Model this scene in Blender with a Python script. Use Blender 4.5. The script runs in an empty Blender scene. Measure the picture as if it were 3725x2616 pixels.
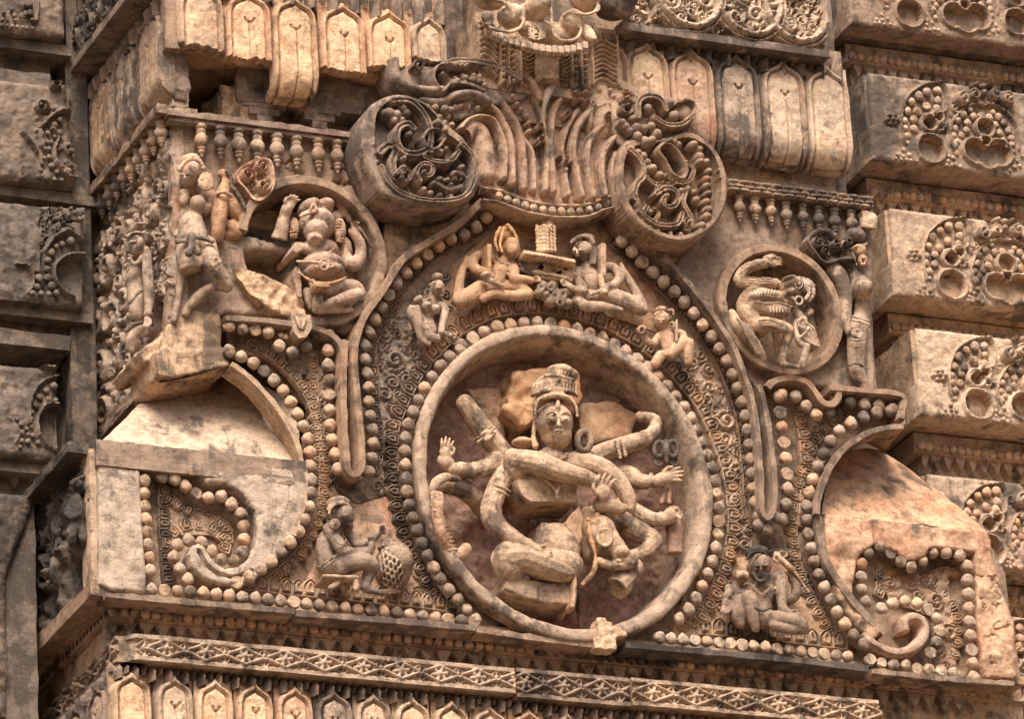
import bpy, bmesh, math, random
import numpy as np
from mathutils import Vector, Matrix
from mathutils.geometry import tessellate_polygon
random.seed(7); RNG = np.random.RandomState(5)
S = bpy.context.scene; COL = S.collection

# ---------------------------------------------------------------- camera, world, sun, exposure
TH, PH, RO, FOV, DIST = math.radians(23.4), math.radians(22.6), math.radians(-3.0), math.radians(10.0), 25.7
dr = Vector((math.sin(TH)*math.cos(PH), math.cos(TH)*math.cos(PH), math.sin(PH)))
rt0 = Vector((math.cos(TH), -math.sin(TH), 0)); up0 = rt0.cross(dr)
rt = rt0*math.cos(RO) + up0*math.sin(RO); up = -rt0*math.sin(RO) + up0*math.cos(RO)
CEN = Vector((0, 0, 11.6)); CAM = CEN - dr*DIST
cd = bpy.data.cameras.new('camera'); cam = bpy.data.objects.new('camera', cd); COL.objects.link(cam)
cd.sensor_width = 36; cd.lens = 18/math.tan(FOV/2); cd.clip_end = 600; cd.clip_start = .5
cam.matrix_world = Matrix(((rt.x, up.x, -dr.x, CAM.x), (rt.y, up.y, -dr.y, CAM.y), (rt.z, up.z, -dr.z, CAM.z), (0, 0, 0, 1)))
S.camera = cam
SUN_EL, SUN_AZ = math.radians(54), math.radians(-26)     # azimuth measured from the wall's normal, minus is to the viewer's left
w = bpy.data.worlds.new('World'); S.world = w; w.use_nodes = True
nt = w.node_tree; bg = nt.nodes['Background']; sky = nt.nodes.new('ShaderNodeTexSky')
sky.sky_type = 'NISHITA'; sky.sun_disc = False; sky.sun_elevation = SUN_EL; sky.dust_density = 7.0; sky.air_density = 1.0; sky.ozone_density = .6
tosun = Vector((math.sin(SUN_AZ)*math.cos(SUN_EL), -math.cos(SUN_AZ)*math.cos(SUN_EL), math.sin(SUN_EL)))
sky.sun_rotation = math.atan2(tosun.x, tosun.y)
nt.links.new(sky.outputs[0], bg.inputs[0]); bg.inputs[1].default_value = .125
sl = bpy.data.lights.new('sun', 'SUN'); sl.energy = 3.2; sl.angle = math.radians(34); sl.color = (1, .93, .845)
so = bpy.data.objects.new('sun', sl); COL.objects.link(so); so.rotation_euler = tosun.to_track_quat('Z', 'Y').to_euler(); so.location = (-4, -8, 22)
S.view_settings.view_transform = 'Standard'; S.view_settings.look = 'None'; S.view_settings.exposure = 0.60; S.view_settings.gamma = 1

# ---------------------------------------------------------------- mapping from the photograph's pixels to the facade planes
WI, HI = 3725.0, 2616.0; WT = 2*math.tan(FOV/2); PPM = WI/(WT*DIST)
def V(px, py, d=0.0):
    r = dr + rt*((px-WI/2)/WI*WT) - up*((py-HI/2)/WI*WT)
    return CAM + r*((-d-CAM.y)/r.y)
def VX(px, py, x):                                        # point on a plane of constant X (the left return faces)
    r = dr + rt*((px-WI/2)/WI*WT) - up*((py-HI/2)/WI*WT)
    return CAM + r*((x-CAM.x)/r.x)
class Fr:
    def __init__(s, ox, oy, k): s.o = (ox, oy); s.k = k; s.m = 1/(PPM*k)
    def __call__(s, x, y, d=0.0): return V(s.o[0]+x/s.k, s.o[1]+y/s.k, d)
    def X(s, x, y, wx): return VX(s.o[0]+x/s.k, s.o[1]+y/s.k, wx)
    def xz(s, pts, d=0.0):
        r = []
        for p in pts:
            v = s(p[0], p[1], d); r.append((v.x, v.z))
        return r
P0 = Fr(0, 0, 1); D = Fr(0, 0, .6161); A = Fr(0, 0, 2.296); B = Fr(900, 0, 2.296); C = Fr(1800, 0, 2.296); DR = Fr(2725, 0, 2.296)
E = Fr(0, 650, 2.296); G = Fr(2725, 650, 2.296); H = Fr(0, 1300, 2.296); I = Fr(2725, 1300, 2.296)
M = Fr(1450, 1250, 1.535); N = Fr(600, 600, 2.48); O = Fr(1450, 700, 2.087); Q = Fr(2500, 700, 2.3025)
R = Fr(0, 1950, 2.296); SS = Fr(900, 1650, 2.149); T = Fr(2500, 1800, 1.874); U = Fr(900, 2100, 1.2756)

# ---------------------------------------------------------------- stone materials
def stone(name, c1, c2, dark=.4, red=.2, pale=.15, seed=0., darkc=(.075, .06, .048), redc=(.36, .12, .055), bump=.6, scale=1.):
    m = bpy.data.materials.new(name); m.use_nodes = True; t = m.node_tree; L = t.links.new
    def nd(k, **kw):
        n = t.nodes.new(k)
        for a, b in kw.items(): setattr(n, a, b)
        return n
    bs = t.nodes['Principled BSDF']; bs.inputs['Roughness'].default_value = .88; bs.inputs['Specular IOR Level'].default_value = .22
    geo = nd('ShaderNodeNewGeometry')
    mp = nd('ShaderNodeMapping'); mp.inputs['Location'].default_value = (seed*3.1, seed*1.7, seed); L(geo.outputs['Position'], mp.inputs[0])
    mps = nd('ShaderNodeMapping'); mps.inputs['Scale'].default_value = (5, 5, .8); mps.inputs['Location'].default_value = (seed, 0, 2*seed); L(geo.outputs['Position'], mps.inputs[0])
    def noise(src, sc, det, ro, dist=0.):
        n = nd('ShaderNodeTexNoise'); n.inputs['Scale'].default_value = sc; n.inputs['Detail'].default_value = det
        n.inputs['Roughness'].default_value = ro; n.inputs['Distortion'].default_value = dist; L(src.outputs[0], n.inputs['Vector']); return n.outputs['Fac']
    n1 = noise(mp, 2.1*scale, 8, .62, .6); n2 = noise(mp, 11*scale, 9, .7, .3); n3 = noise(mp, 105, 5, .75); ns = noise(mps, 2.0, 7, .65, .4)
    mp2 = nd('ShaderNodeMapping'); mp2.inputs['Location'].default_value = (9+seed, 4, 7); L(geo.outputs['Position'], mp2.inputs[0])
    nr = noise(mp2, 2.6*scale, 7, .65, .8); nl = noise(mp2, 30, 9, .76, .2)
    def math_(op, a, b=None, c=None):
        n = nd('ShaderNodeMath', operation=op)
        for i, v in enumerate((a, b, c)):
            if v is None: continue
            if isinstance(v, (int, float)): n.inputs[i].default_value = v
            else: L(v, n.inputs[i])
        return n.outputs[0]
    def ramp(v, lo, hi):
        n = nd('ShaderNodeMapRange', interpolation_type='SMOOTHSTEP'); L(v, n.inputs[0]); n.inputs[1].default_value = lo; n.inputs[2].default_value = hi; return n.outputs[0]
    def mix(f, a, b):
        n = nd('ShaderNodeMix', data_type='RGBA')
        if isinstance(f, float): n.inputs[0].default_value = f
        else: L(f, n.inputs[0])
        for i, v in ((6, a), (7, b)):
            if isinstance(v, tuple): n.inputs[i].default_value = (*v, 1)
            else: L(v, n.inputs[i])
        return n.outputs[2]
    col = mix(ramp(n2, .32, .68), c1, c2)
    rm = ramp(math_('MULTIPLY_ADD', nl, .35, nr), .86-.42*red, 1.02-.42*red)
    col = mix(math_('MULTIPLY', rm, .55), col, redc)
    # weathering crust: large patches, vertical runs, fine speckle
    dm = math_('MULTIPLY_ADD', n1, .55, math_('MULTIPLY_ADD', ns, .45, math_('MULTIPLY', n2, .5)))
    gr = ramp(math_('MULTIPLY_ADD', nl, .7, math_('MULTIPLY', n2, .5)), .50, .72)
    col = mix(math_('MULTIPLY', gr, .42), col, tuple(.42*x+.25*y for x, y in zip(c2, darkc)))
    dk = ramp(dm, .95-.36*dark, 1.07-.36*dark)
    col = mix(math_('MULTIPLY', dk, .80), col, darkc)
    sp = ramp(math_('MULTIPLY_ADD', n3, .65, math_('MULTIPLY', nl, .6)), .64, .77)
    col = mix(math_('MULTIPLY', sp, .6), col, darkc)
    pl = ramp(math_('MULTIPLY_ADD', nl, .7, math_('MULTIPLY', nr, .5)), .80-.2*pale, .9-.2*pale)
    col = mix(math_('MULTIPLY', pl, .5), col, (.50, .44, .36))
    oi = nd('ShaderNodeObjectInfo'); hs = nd('ShaderNodeHueSaturation')
    L(math_('MULTIPLY_ADD', oi.outputs['Random'], .26, .86), hs.inputs['Value']); L(math_('MULTIPLY_ADD', oi.outputs['Random'], .25, .85), hs.inputs['Saturation'])
    L(col, hs.inputs['Color']); L(hs.outputs[0], bs.inputs['Base Color'])
    bp = nd('ShaderNodeBump'); bp.inputs['Strength'].default_value = bump; bp.inputs['Distance'].default_value = .011
    mpb = nd('ShaderNodeMapping'); mpb.inputs['Scale'].default_value = (1, 1, 2.2); L(geo.outputs['Position'], mpb.inputs[0])
    nb = noise(mpb, 42, 9, .75, .3)
    L(math_('MULTIPLY_ADD', n3, .35, nb), bp.inputs['Height']); L(bp.outputs[0], bs.inputs['Normal'])
    return m
BUFF = stone('buff_sandstone', (.58, .40, .27), (.46, .305, .20), .56, .22, .3, 0)
WARM = stone('warm_sandstone', (.62, .405, .27), (.52, .315, .20), .48, .42, .35, 3)
PALE = stone('pale_sandstone', (.65, .475, .335), (.54, .375, .255), .52, .22, .4, 5)
GREY = stone('weathered_grey_sandstone', (.37, .26, .185), (.265, .182, .13), .68, .18, .35, 8)
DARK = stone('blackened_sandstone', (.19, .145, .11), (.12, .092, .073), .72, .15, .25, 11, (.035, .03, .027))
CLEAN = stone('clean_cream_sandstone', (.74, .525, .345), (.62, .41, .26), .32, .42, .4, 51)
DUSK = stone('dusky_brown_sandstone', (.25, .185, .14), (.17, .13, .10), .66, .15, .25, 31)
SOIL = stone('ground_soil', (.20, .15, .10), (.15, .11, .075), .3, .1, .1, 41)
RED = stone('reddened_sandstone', (.50, .29, .19), (.38, .185, .12), .45, .5, .2, 14, (.07, .045, .038), (.34, .11, .065))
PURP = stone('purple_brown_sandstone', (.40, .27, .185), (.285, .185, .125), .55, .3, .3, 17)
ORNG = stone('orange_sandstone', (.56, .35, .21), (.48, .27, .145), .40, .42, .25, 21)

# ---------------------------------------------------------------- objects
def link(name, me, mat=None, parent=None, origin=None):
    n = len(me.vertices); co = np.empty(n*3, 'f'); me.vertices.foreach_get('co', co); co = co.reshape(-1, 3)
    c = (co.min(0)+co.max(0))/2 if origin is None else np.array(origin)
    me.vertices.foreach_set('co', (co-c).astype('f').ravel()); me.update()
    o = bpy.data.objects.new(name, me); COL.objects.link(o); me.name = name
    if mat is not None: me.materials.clear(); me.materials.append(mat)
    o.location = Vector([float(x) for x in c])
    if parent is not None: o.parent = parent; o.location = o.location - wloc(parent)
    return o
def wloc(o):
    v = Vector(o.location)
    while o.parent: o = o.parent; v += Vector(o.location)
    return v
def tag(o, label, cat, group=None, kind=None):
    if label: o['label'] = label
    if cat: o['category'] = cat
    if group: o['group'] = group
    if kind: o['kind'] = kind
    return o
def thing(name, loc, label, cat, group=None):
    o = bpy.data.objects.new(name, None); COL.objects.link(o); o.location = loc; o.empty_display_size = .05
    return tag(o, label, cat, group)
def me_from(vs, fs, smooth=True):
    me = bpy.data.meshes.new('m'); me.from_pydata([tuple(v) for v in vs], [], [tuple(f) for f in fs]); me.validate(); me.update()
    me.polygons.foreach_set('use_smooth', [smooth]*len(me.polygons)); return me
TEX = {}
def tex(sc, depth=3):
    k = (sc, depth)
    if k not in TEX:
        t = bpy.data.textures.new('stone_wear', 'CLOUDS'); t.noise_scale = sc; t.noise_depth = depth; TEX[k] = t
    return TEX[k]
def process(me, voxel=None, smooth=0, amp=0., nsc=.05, amp2=0., nsc2=.25, sharp=None, sub=0):
    o = bpy.data.objects.new('tmp', me); COL.objects.link(o)
    if sub:
        s_ = o.modifiers.new('s', 'SUBSURF'); s_.subdivision_type = 'SIMPLE'; s_.levels = sub
    if voxel:
        m = o.modifiers.new('r', 'REMESH'); m.mode = 'VOXEL'; m.voxel_size = voxel; m.use_smooth_shade = True
    if smooth:
        m = o.modifiers.new('sm', 'SMOOTH'); m.factor = .5; m.iterations = smooth
    for a, s_ in ((amp, nsc), (amp2, nsc2)):
        if a:
            m = o.modifiers.new('d', 'DISPLACE'); m.texture = tex(s_); m.strength = a; m.mid_level = .5; m.texture_coords = 'GLOBAL'
    dg = bpy.context.evaluated_depsgraph_get(); ev = o.evaluated_get(dg)
    out = bpy.data.meshes.new_from_object(ev, depsgraph=dg)
    bpy.data.objects.remove(o); bpy.data.meshes.remove(me)
    out.polygons.foreach_set('use_smooth', [True]*len(out.polygons))
    if sharp: 
        try: out.set_sharp_from_angle(angle=math.radians(sharp))
        except Exception: pass
    return out
class MB:
    def __init__(s): s.v = []; s.f = []
    def add(s, vs, fs):
        n = len(s.v); s.v += [tuple(v) for v in vs]; s.f += [tuple(i+n for i in f) for f in fs]
    def sph(s, c, r, sc=(1, 1, 1), n=10, rot=None):
        vs = []; fs = []; m = max(5, n*2//3)
        for j in range(m+1):
            t = math.pi*j/m
            for i in range(n):
                a = 2*math.pi*i/n; p = Vector((math.sin(t)*math.cos(a)*r*sc[0], math.sin(t)*math.sin(a)*r*sc[1], math.cos(t)*r*sc[2]))
                if rot: p = rot @ p
                vs.append(c+p)
        for j in range(m):
            for i in range(n): k = (i+1) % n; fs.append((j*n+i, j*n+k, (j+1)*n+k, (j+1)*n+i)[::-1])
        s.add(vs, fs)
    def tube(s, pts, rs, seg=8, cap=True, flat=1.):
        pts = [Vector(p) for p in pts]; n = len(pts)
        if isinstance(rs, (int, float)): rs = [rs]*n
        vs = []; fs = []; ref = Vector((0, -1, 0)); ref2 = Vector((.3, 0, 1)).normalized()
        for i, p in enumerate(pts):
            t = (pts[min(i+1, n-1)]-pts[max(i-1, 0)])
            t = t.normalized() if t.length > 1e-7 else Vector((1, 0, 0))
            q = ref if abs(t.dot(ref)) < .92 else ref2
            a = t.cross(q).normalized(); b = a.cross(t).normalized()
            for k in range(seg):
                w_ = 2*math.pi*k/seg; vs.append(p + a*(math.cos(w_)*rs[i]) + b*(math.sin(w_)*rs[i]*flat))
        for i in range(n-1):
            for k in range(seg): l = (k+1) % seg; fs.append((i*seg+k, i*seg+l, (i+1)*seg+l, (i+1)*seg+k))
        fs.append(tuple(range(seg))[::-1]); fs.append(tuple((n-1)*seg+k for k in range(seg)))
        s.add(vs, fs)
        if cap: s.sph(pts[0], rs[0]*.99, (1, 1, 1), seg); s.sph(pts[-1], rs[-1]*.99, (1, 1, 1), seg)
    def prism(s, xz, y0, y1):                              # polygon in the facade plane from y0 (front) to y1 (back)
        n = len(xz); a = sum(xz[i][0]*xz[(i+1) % n][1]-xz[(i+1) % n][0]*xz[i][1] for i in range(n))
        if a < 0: xz = xz[::-1]
        vs = [(x, y0, z) for x, z in xz]+[(x, y1, z) for x, z in xz]
        tr = tessellate_polygon([[Vector((x, z, 0)) for x, z in xz]]); fs = []
        for t in tr:
            p = [Vector((xz[i][0], xz[i][1])) for i in t]; cr = (p[1]-p[0]).x*(p[2]-p[0]).y-(p[1]-p[0]).y*(p[2]-p[0]).x
            t = tuple(t) if cr > 0 else tuple(t)[::-1]
            fs.append(t); fs.append(tuple(i+n for i in t)[::-1])
        for i in range(n): j = (i+1) % n; fs.append((i, i+n, j+n, j))
        s.add(vs, fs)
    def ribbon(s, xz, w_, y0, y1, closed=False, prof='flat'):
        pts = [Vector(p) for p in xz]; n = len(pts); vs = []; fs = []
        if isinstance(w_, (int, float)): w_ = [w_]*n
        if prof == 'flat': pr = [(-.5, 1), (-.5, .12), (-.40, 0), (.40, 0), (.5, .12), (.5, 1)]
        elif prof == 'round': pr = [(-.5, 1), (-.5, .45), (-.42, .2), (-.22, .03), (0, 0), (.22, .03), (.42, .2), (.5, .45), (.5, 1)]
        else: pr = [(-.5, 1), (-.5, .08), (-.44, 0), (-.22, 0), (-.16, .22), (.16, .22), (.22, 0), (.44, 0), (.5, .08), (.5, 1)]
        k = len(pr)
        for i, p in enumerate(pts):
            if closed: t = pts[(i+1) % n]-pts[i-1]
            else: t = pts[min(i+1, n-1)]-pts[max(i-1, 0)]
            t.normalize(); nn = Vector((-t.y, t.x))
            for u, v in pr:
                q = p+nn*(u*w_[i]); vs.append((q.x, y0+(y1-y0)*v, q.y))
        m = n if closed else n-1
        for i in range(m):
            j = (i+1) % n
            for q in range(k): r_ = (q+1) % k; fs.append((i*k+q, i*k+r_, j*k+r_, j*k+q))
        if not closed: fs.append(tuple(range(k))[::-1]); fs.append(tuple((n-1)*k+q for q in range(k)))
        s.add(vs, fs)
    def box(s, a, b):
        x0, y0, z0 = a; x1, y1, z1 = b
        s.add([(x0, y0, z0), (x1, y0, z0), (x1, y1, z0), (x0, y1, z0), (x0, y0, z1), (x1, y0, z1), (x1, y1, z1), (x0, y1, z1)],
              [(0, 3, 2, 1), (4, 5, 6, 7), (0, 1, 5, 4), (1, 2, 6, 5), (2, 3, 7, 6), (3, 0, 4, 7)])
    def build(s, name, mat, parent=None, voxel=None, smooth=0, amp=0., nsc=.05, amp2=0., nsc2=.25, sharp=None, origin=None, shade=True, sub=0):
        me = me_from(s.v, s.f, shade)
        bm = bmesh.new(); bm.from_mesh(me); bmesh.ops.recalc_face_normals(bm, faces=bm.faces); bm.to_mesh(me); bm.free()
        if voxel or amp or smooth or sub: me = process(me, voxel, smooth, amp, nsc, amp2, nsc2, sharp, sub)
        elif sharp:
            me.polygons.foreach_set('use_smooth', [True]*len(me.polygons)); me.set_sharp_from_angle(angle=math.radians(sharp))
        return link(name, me, mat, parent, origin)
def catmull(pts, step=None, closed=False, n=8):
    P = [np.array(p, float) for p in pts]; k = len(P); out = []
    m = k if closed else k-1
    for i in range(m):
        if closed: p0, p1, p2, p3 = P[i-1], P[i], P[(i+1) % k], P[(i+2) % k]
        else: p0, p1, p2, p3 = P[max(i-1, 0)], P[i], P[i+1], P[min(i+2, k-1)]
        for j in range(n):
            t = j/n; out.append(.5*((2*p1)+(p2-p0)*t+(2*p0-5*p1+4*p2-p3)*t*t+(3*p1-p0-3*p2+p3)*t**3))
    if not closed: out.append(P[-1])
    if step:
        q = out+([out[0]] if closed else []); L_ = [0]
        for a, b in zip(q, q[1:]): L_.append(L_[-1]+float(np.linalg.norm(b-a)))
        tot = L_[-1]; c = max(1, round(tot/step)); st = tot/c; res = []
        for i in range(c if closed else c+1):
            tt = min(i*st, tot); j = min(max(np.searchsorted(L_, tt, side='right')-1, 0), len(q)-2)
            f = (tt-L_[j])/max(L_[j+1]-L_[j], 1e-9); res.append(q[j]*(1-f)+q[j+1]*f)
        return res
    return out

# ---------------------------------------------------------------- carved relief as a height grid
def vnoise(X, Z, sc, seed=0):
    r = np.random.RandomState(seed).rand(64, 64); x = X/sc+100; z = Z/sc+100; i = np.floor(x).astype(int); j = np.floor(z).astype(int)
    fx = x-i; fz = z-j; fx = fx*fx*(3-2*fx); fz = fz*fz*(3-2*fz); g = lambda a, b: r[a % 64, b % 64]
    return (g(i, j)*(1-fx)+g(i+1, j)*fx)*(1-fz)+(g(i, j+1)*(1-fx)+g(i+1, j+1)*fx)*fz-.5
def fbm(X, Z, sc, o=4, seed=0): return sum(vnoise(X, Z, sc/2**k, seed+k)/1.7**k for k in range(o))
def sst(a, b, x): t = np.clip((x-a)/(b-a), 0, 1); return t*t*(3-2*t)
FRONT = (Vector((1, 0, 0)), Vector((0, 0, 1)), Vector((0, -1, 0)))
class Relief:
    def __init__(s, a0, a1, b0, b1, res, h=0.):
        na = max(3, int((a1-a0)/res)+1); nb = max(3, int((b1-b0)/res)+1)
        s.a = np.linspace(a0, a1, na); s.b = np.linspace(b0, b1, nb); s.A, s.B = np.meshgrid(s.a, s.b); s.H = np.full(s.A.shape, float(h)); s.M = np.ones(s.A.shape, bool)
    def sl(s, pts, m):
        x = [p[0] for p in pts]; z = [p[1] for p in pts]
        i0, i1 = np.searchsorted(s.a, [min(x)-m, max(x)+m]); j0, j1 = np.searchsorted(s.b, [min(z)-m, max(z)+m]); return slice(j0, j1), slice(i0, i1)
    def dist(s, pts, m, closed=False):
        q = s.sl(pts, m); A_, B_ = s.A[q], s.B[q]; d = np.full(A_.shape, 9.)
        if A_.size == 0: return q, d
        for p, r_ in zip(pts, list(pts[1:])+([pts[0]] if closed else [])):
            dx, dz = r_[0]-p[0], r_[1]-p[1]; l = dx*dx+dz*dz+1e-12; t = np.clip(((A_-p[0])*dx+(B_-p[1])*dz)/l, 0, 1)
            d = np.minimum(d, np.hypot(A_-p[0]-t*dx, B_-p[1]-t*dz))
        return q, d
    def stroke(s, pts, w_, h, prof='round', closed=False, mode='max', base=None):
        q, d = s.dist(pts, w_, closed)
        if d.size == 0: return
        t = np.clip(1-(d/(w_/2)), 0, 1)
        p = np.sqrt(np.clip(1-(1-t)**2, 0, 1)) if prof == 'round' else sst(0, .35, t)
        cur = s.H[q]
        if mode == 'max': b = base if base is not None else 0; s.H[q] = np.where(t > 0, np.maximum(cur, b+h*p), cur)
        elif mode == 'add': s.H[q] = cur+h*p
    def dome(s, c, r, h, mode='max'):
        q = s.sl([c], r)
        if s.A[q].size == 0: return
        d = np.hypot(s.A[q]-c[0], s.B[q]-c[1])/r; p = h*np.sqrt(np.clip(1-d*d, 0, 1)); cur = s.H[q]
        s.H[q] = np.where(d < 1, np.maximum(cur, p) if mode == 'max' else cur+p, cur)
    def inside(s, poly):
        q = s.sl(poly, .0); A_, B_ = s.A[q], s.B[q]; c = np.zeros(A_.shape, bool); n = len(poly)
        for i in range(n):
            x1, z1 = poly[i]; x2, z2 = poly[i-1]
            if z1 == z2: continue
            k = ((z1 > B_) != (z2 > B_)) & (A_ < (x2-x1)*(B_-z1)/(z2-z1)+x1); c ^= k
        return q, c
    def fill(s, poly, h, soft=0.):
        q, c = s.inside(poly)
        if soft:
            q, d = s.dist(poly, soft, True); q2, c2 = s.inside(poly); full = np.zeros(s.H.shape, bool); full[q2] = c2
            c = full[q]; t = np.where(c, sst(-soft, soft, d), 0); s.H[q] = s.H[q]*(1-t)+h*t
        else:
            v = s.H[q]; v[c] = h; s.H[q] = v
    def mask(s, poly, keep=True):
        q, c = s.inside(poly); f = np.zeros(s.H.shape, bool); f[q] = c; s.M &= f if keep else ~f
    def cut(s, poly, keep=True):                            # mask to a polygon and pull the rim vertices onto its outline
        res = s.a[1]-s.a[0]; q, c = s.inside(poly); f = np.zeros(s.H.shape, bool); f[q] = c
        q = s.sl(poly, res*1.5); A_, B_ = s.A[q].copy(), s.B[q].copy(); bd = np.full(A_.shape, 9.); na = A_.copy(); nb = B_.copy()
        for p, r_ in zip(poly, list(poly[1:])+[poly[0]]):
            dx, dz = r_[0]-p[0], r_[1]-p[1]; l = dx*dx+dz*dz+1e-12; t = np.clip(((A_-p[0])*dx+(B_-p[1])*dz)/l, 0, 1)
            x, z = p[0]+t*dx, p[1]+t*dz; d = np.hypot(A_-x, B_-z); k = d < bd; bd = np.where(k, d, bd); na = np.where(k, x, na); nb = np.where(k, z, nb)
        k = bd < res*.62; s.A[q] = np.where(k, na, A_); s.B[q] = np.where(k, nb, B_)
        if not keep: f = ~f
        g = f[q]; g |= k; f[q] = g; s.M &= f; s.rim = (q, bd)
    def wear(s, amp, sc, seed=0, o=4): s.H += amp*fbm(s.A, s.B, sc, o, seed)
    def mesh(s, name, mat, parent, org, basis=FRONT, thick=.05, roll=None, sharp=None):
        ax, az, nr = basis; A_, B_, H_ = s.A, s.B, s.H
        if roll:                                            # surface turns under below b = roll[0] with radius roll[1]
            t = np.clip((roll[0]-B_)/roll[1], 0, math.pi/2); over = np.maximum(roll[0]-B_-roll[1]*math.pi/2, 0); rr = roll[1]+H_
            Bz = np.where(B_ < roll[0], roll[0]-rr*np.sin(t), B_); Nn = np.where(B_ < roll[0], -roll[1]+rr*np.cos(t)-over, H_)
        else: Bz, Nn = B_, H_
        f = lambda k: org[k]+A_*ax[k]+Bz*az[k]+Nn*nr[k]
        P_ = np.stack([f(0), f(1), f(2)], -1)
        ok = s.M[:-1, :-1] & s.M[1:, :-1] & s.M[:-1, 1:] & s.M[1:, 1:]; nb, na = s.H.shape; idx = np.arange(nb*na).reshape(nb, na)
        q = np.stack([idx[:-1, :-1], idx[:-1, 1:], idx[1:, 1:], idx[1:, :-1]], -1)[ok]
        ed = np.concatenate([q[:, [0, 1]], q[:, [1, 2]], q[:, [2, 3]], q[:, [3, 0]]]); key = np.sort(ed, 1); k1 = key[:, 0].astype(np.int64)*(nb*na)+key[:, 1]
        _, inv, cnt = np.unique(k1, return_inverse=True, return_counts=True); bd = ed[cnt[inv] == 1]
        back = P_.reshape(-1, 3).copy(); nv = np.array(nr)
        if thick:
            hh = (back-np.array(org)) @ nv; back -= np.outer(hh+thick, nv)
            q2 = np.stack([bd[:, 1], bd[:, 0], bd[:, 0]+nb*na, bd[:, 1]+nb*na], 1); allv = np.concatenate([P_.reshape(-1, 3), back]); q = np.concatenate([q, q2])
        else: allv = P_.reshape(-1, 3)
        used, inv = np.unique(q, return_inverse=True); q = inv.reshape(-1, 4); allv = allv[used]
        hand = ax.cross(az).dot(nr)
        if hand < 0: q = q[:, ::-1]
        me = bpy.data.meshes.new(name); me.vertices.add(len(allv)); me.vertices.foreach_set('co', allv.astype('f').ravel())
        me.loops.add(q.size); me.loops.foreach_set('vertex_index', q.astype('i').ravel()); me.polygons.add(len(q))
        me.polygons.foreach_set('loop_start', np.arange(0, q.size, 4, dtype='i')); me.polygons.foreach_set('loop_total', np.full(len(q), 4, 'i'))
        me.update(calc_edges=True); me.validate(); me.polygons.foreach_set('use_smooth', [True]*len(q))
        me.set_sharp_from_angle(angle=math.radians(sharp or 55))
        if getattr(s, 'mi', None) is not None:
            fm = np.zeros(len(me.polygons), 'i'); nq = int(ok.sum()); sel = s.mi[:-1, :-1][ok].astype('i')
            if len(me.polygons) >= nq: fm[:nq] = sel
            me.materials.append(mat); me.materials.append(s.mat2); o_ = link(name, me, None, parent); me.polygons.foreach_set('material_index', fm); me.update(); return o_
        return link(name, me, mat, parent)
ORG = Vector((0, 0, 0))
def front_relief(xzs, res, d, h=0., pad=0.):
    x = [p[0] for p in xzs]; z = [p[1] for p in xzs]; return Relief(min(x)-pad, max(x)+pad, min(z)-pad, max(z)+pad, res, h), Vector((0, -d, 0))
# ================================================================ shared pieces
def copy_into(proto, parent, loc, name=None, scale=1., rot=None, roty=None, mat=None):
    o = proto.copy(); COL.objects.link(o); o.parent = parent; o.location = Vector(loc)-wloc(parent)
    o.scale = (scale,)*3 if isinstance(scale, (int, float)) else scale
    if roty is not None: o.rotation_euler = (0, roty, 0)
    if rot is not None: o.rotation_euler = rot
    for k in list(o.keys()): 
        if k in ('label', 'category', 'group', 'kind'): del o[k]
    return o
class Proto:                                              # a mesh datablock that copies share; the first object made from it is the original
    def __init__(s, me): s.me = me; s.mats = {}
    def new(s, name, parent, loc, mat, scale=1., rot=(0, 0, 0)):
        if mat.name not in s.mats:
            m = s.me.copy(); m.materials.clear(); m.materials.append(mat); m.name = name; s.mats[mat.name] = m
        o = bpy.data.objects.new(name, s.mats[mat.name]); COL.objects.link(o); o.parent = parent; o.location = Vector(loc)-(wloc(parent) if parent else Vector())
        o.scale = (scale,)*3 if isinstance(scale, (int, float)) else scale; o.rotation_euler = rot; return o
def bead_mesh(k):
    b = MB(); b.sph(Vector((0, 0, 0)), 1., (1, .9, 1), 20)
    if k != 2: b.tube([(0, -.05, 0), (0, -.1, .93), (0, -.1, 1.12)], [.6, .22, .05], 8, False)
    me = me_from(b.v, b.f); me = process(me, .11, 1, .16, .8, 0)
    return me
BEADS = []
for k in range(4):
    me = bead_mesh(k); n = len(me.vertices); co = np.empty(n*3, 'f'); me.vertices.foreach_get('co', co); co = co.reshape(-1, 3)
    co += .05*np.sin(co[:, [1, 2, 0]]*(3+k)+k)
    if k == 3: co[:, 1] = np.maximum(co[:, 1], -.35+.12*co[:, 0])            # a bead whose front has broken away
    me.vertices.foreach_set('co', co.ravel().astype('f')); BEADS.append(Proto(me))
def bead(parent, p, r, mat=BUFF, broken=.06, name='bead'):
    k = 3 if random.random() < broken else random.randrange(3)
    return BEADS[k].new(name, parent, p, mat, (r*random.uniform(.98, 1.1), r*random.uniform(.95, 1.1), r*random.uniform(.98, 1.1)), (random.uniform(-.25, .25), random.uniform(0, 6.28) if k == 3 else random.uniform(-.5, .5), random.uniform(-.2, .2)))
def bead_string(parent, fr, pts, step, r, d, mat=BUFF, closed=False, n=8, broken=.06, mats=None):
    out = []
    for i, q in enumerate(catmull(pts, step, closed, n)):
        m_ = mats(q[0], q[1]) if mats else mat
        out.append(bead(parent, fr(q[0], q[1], d), r*fr.m, m_, broken))
    return out
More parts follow.
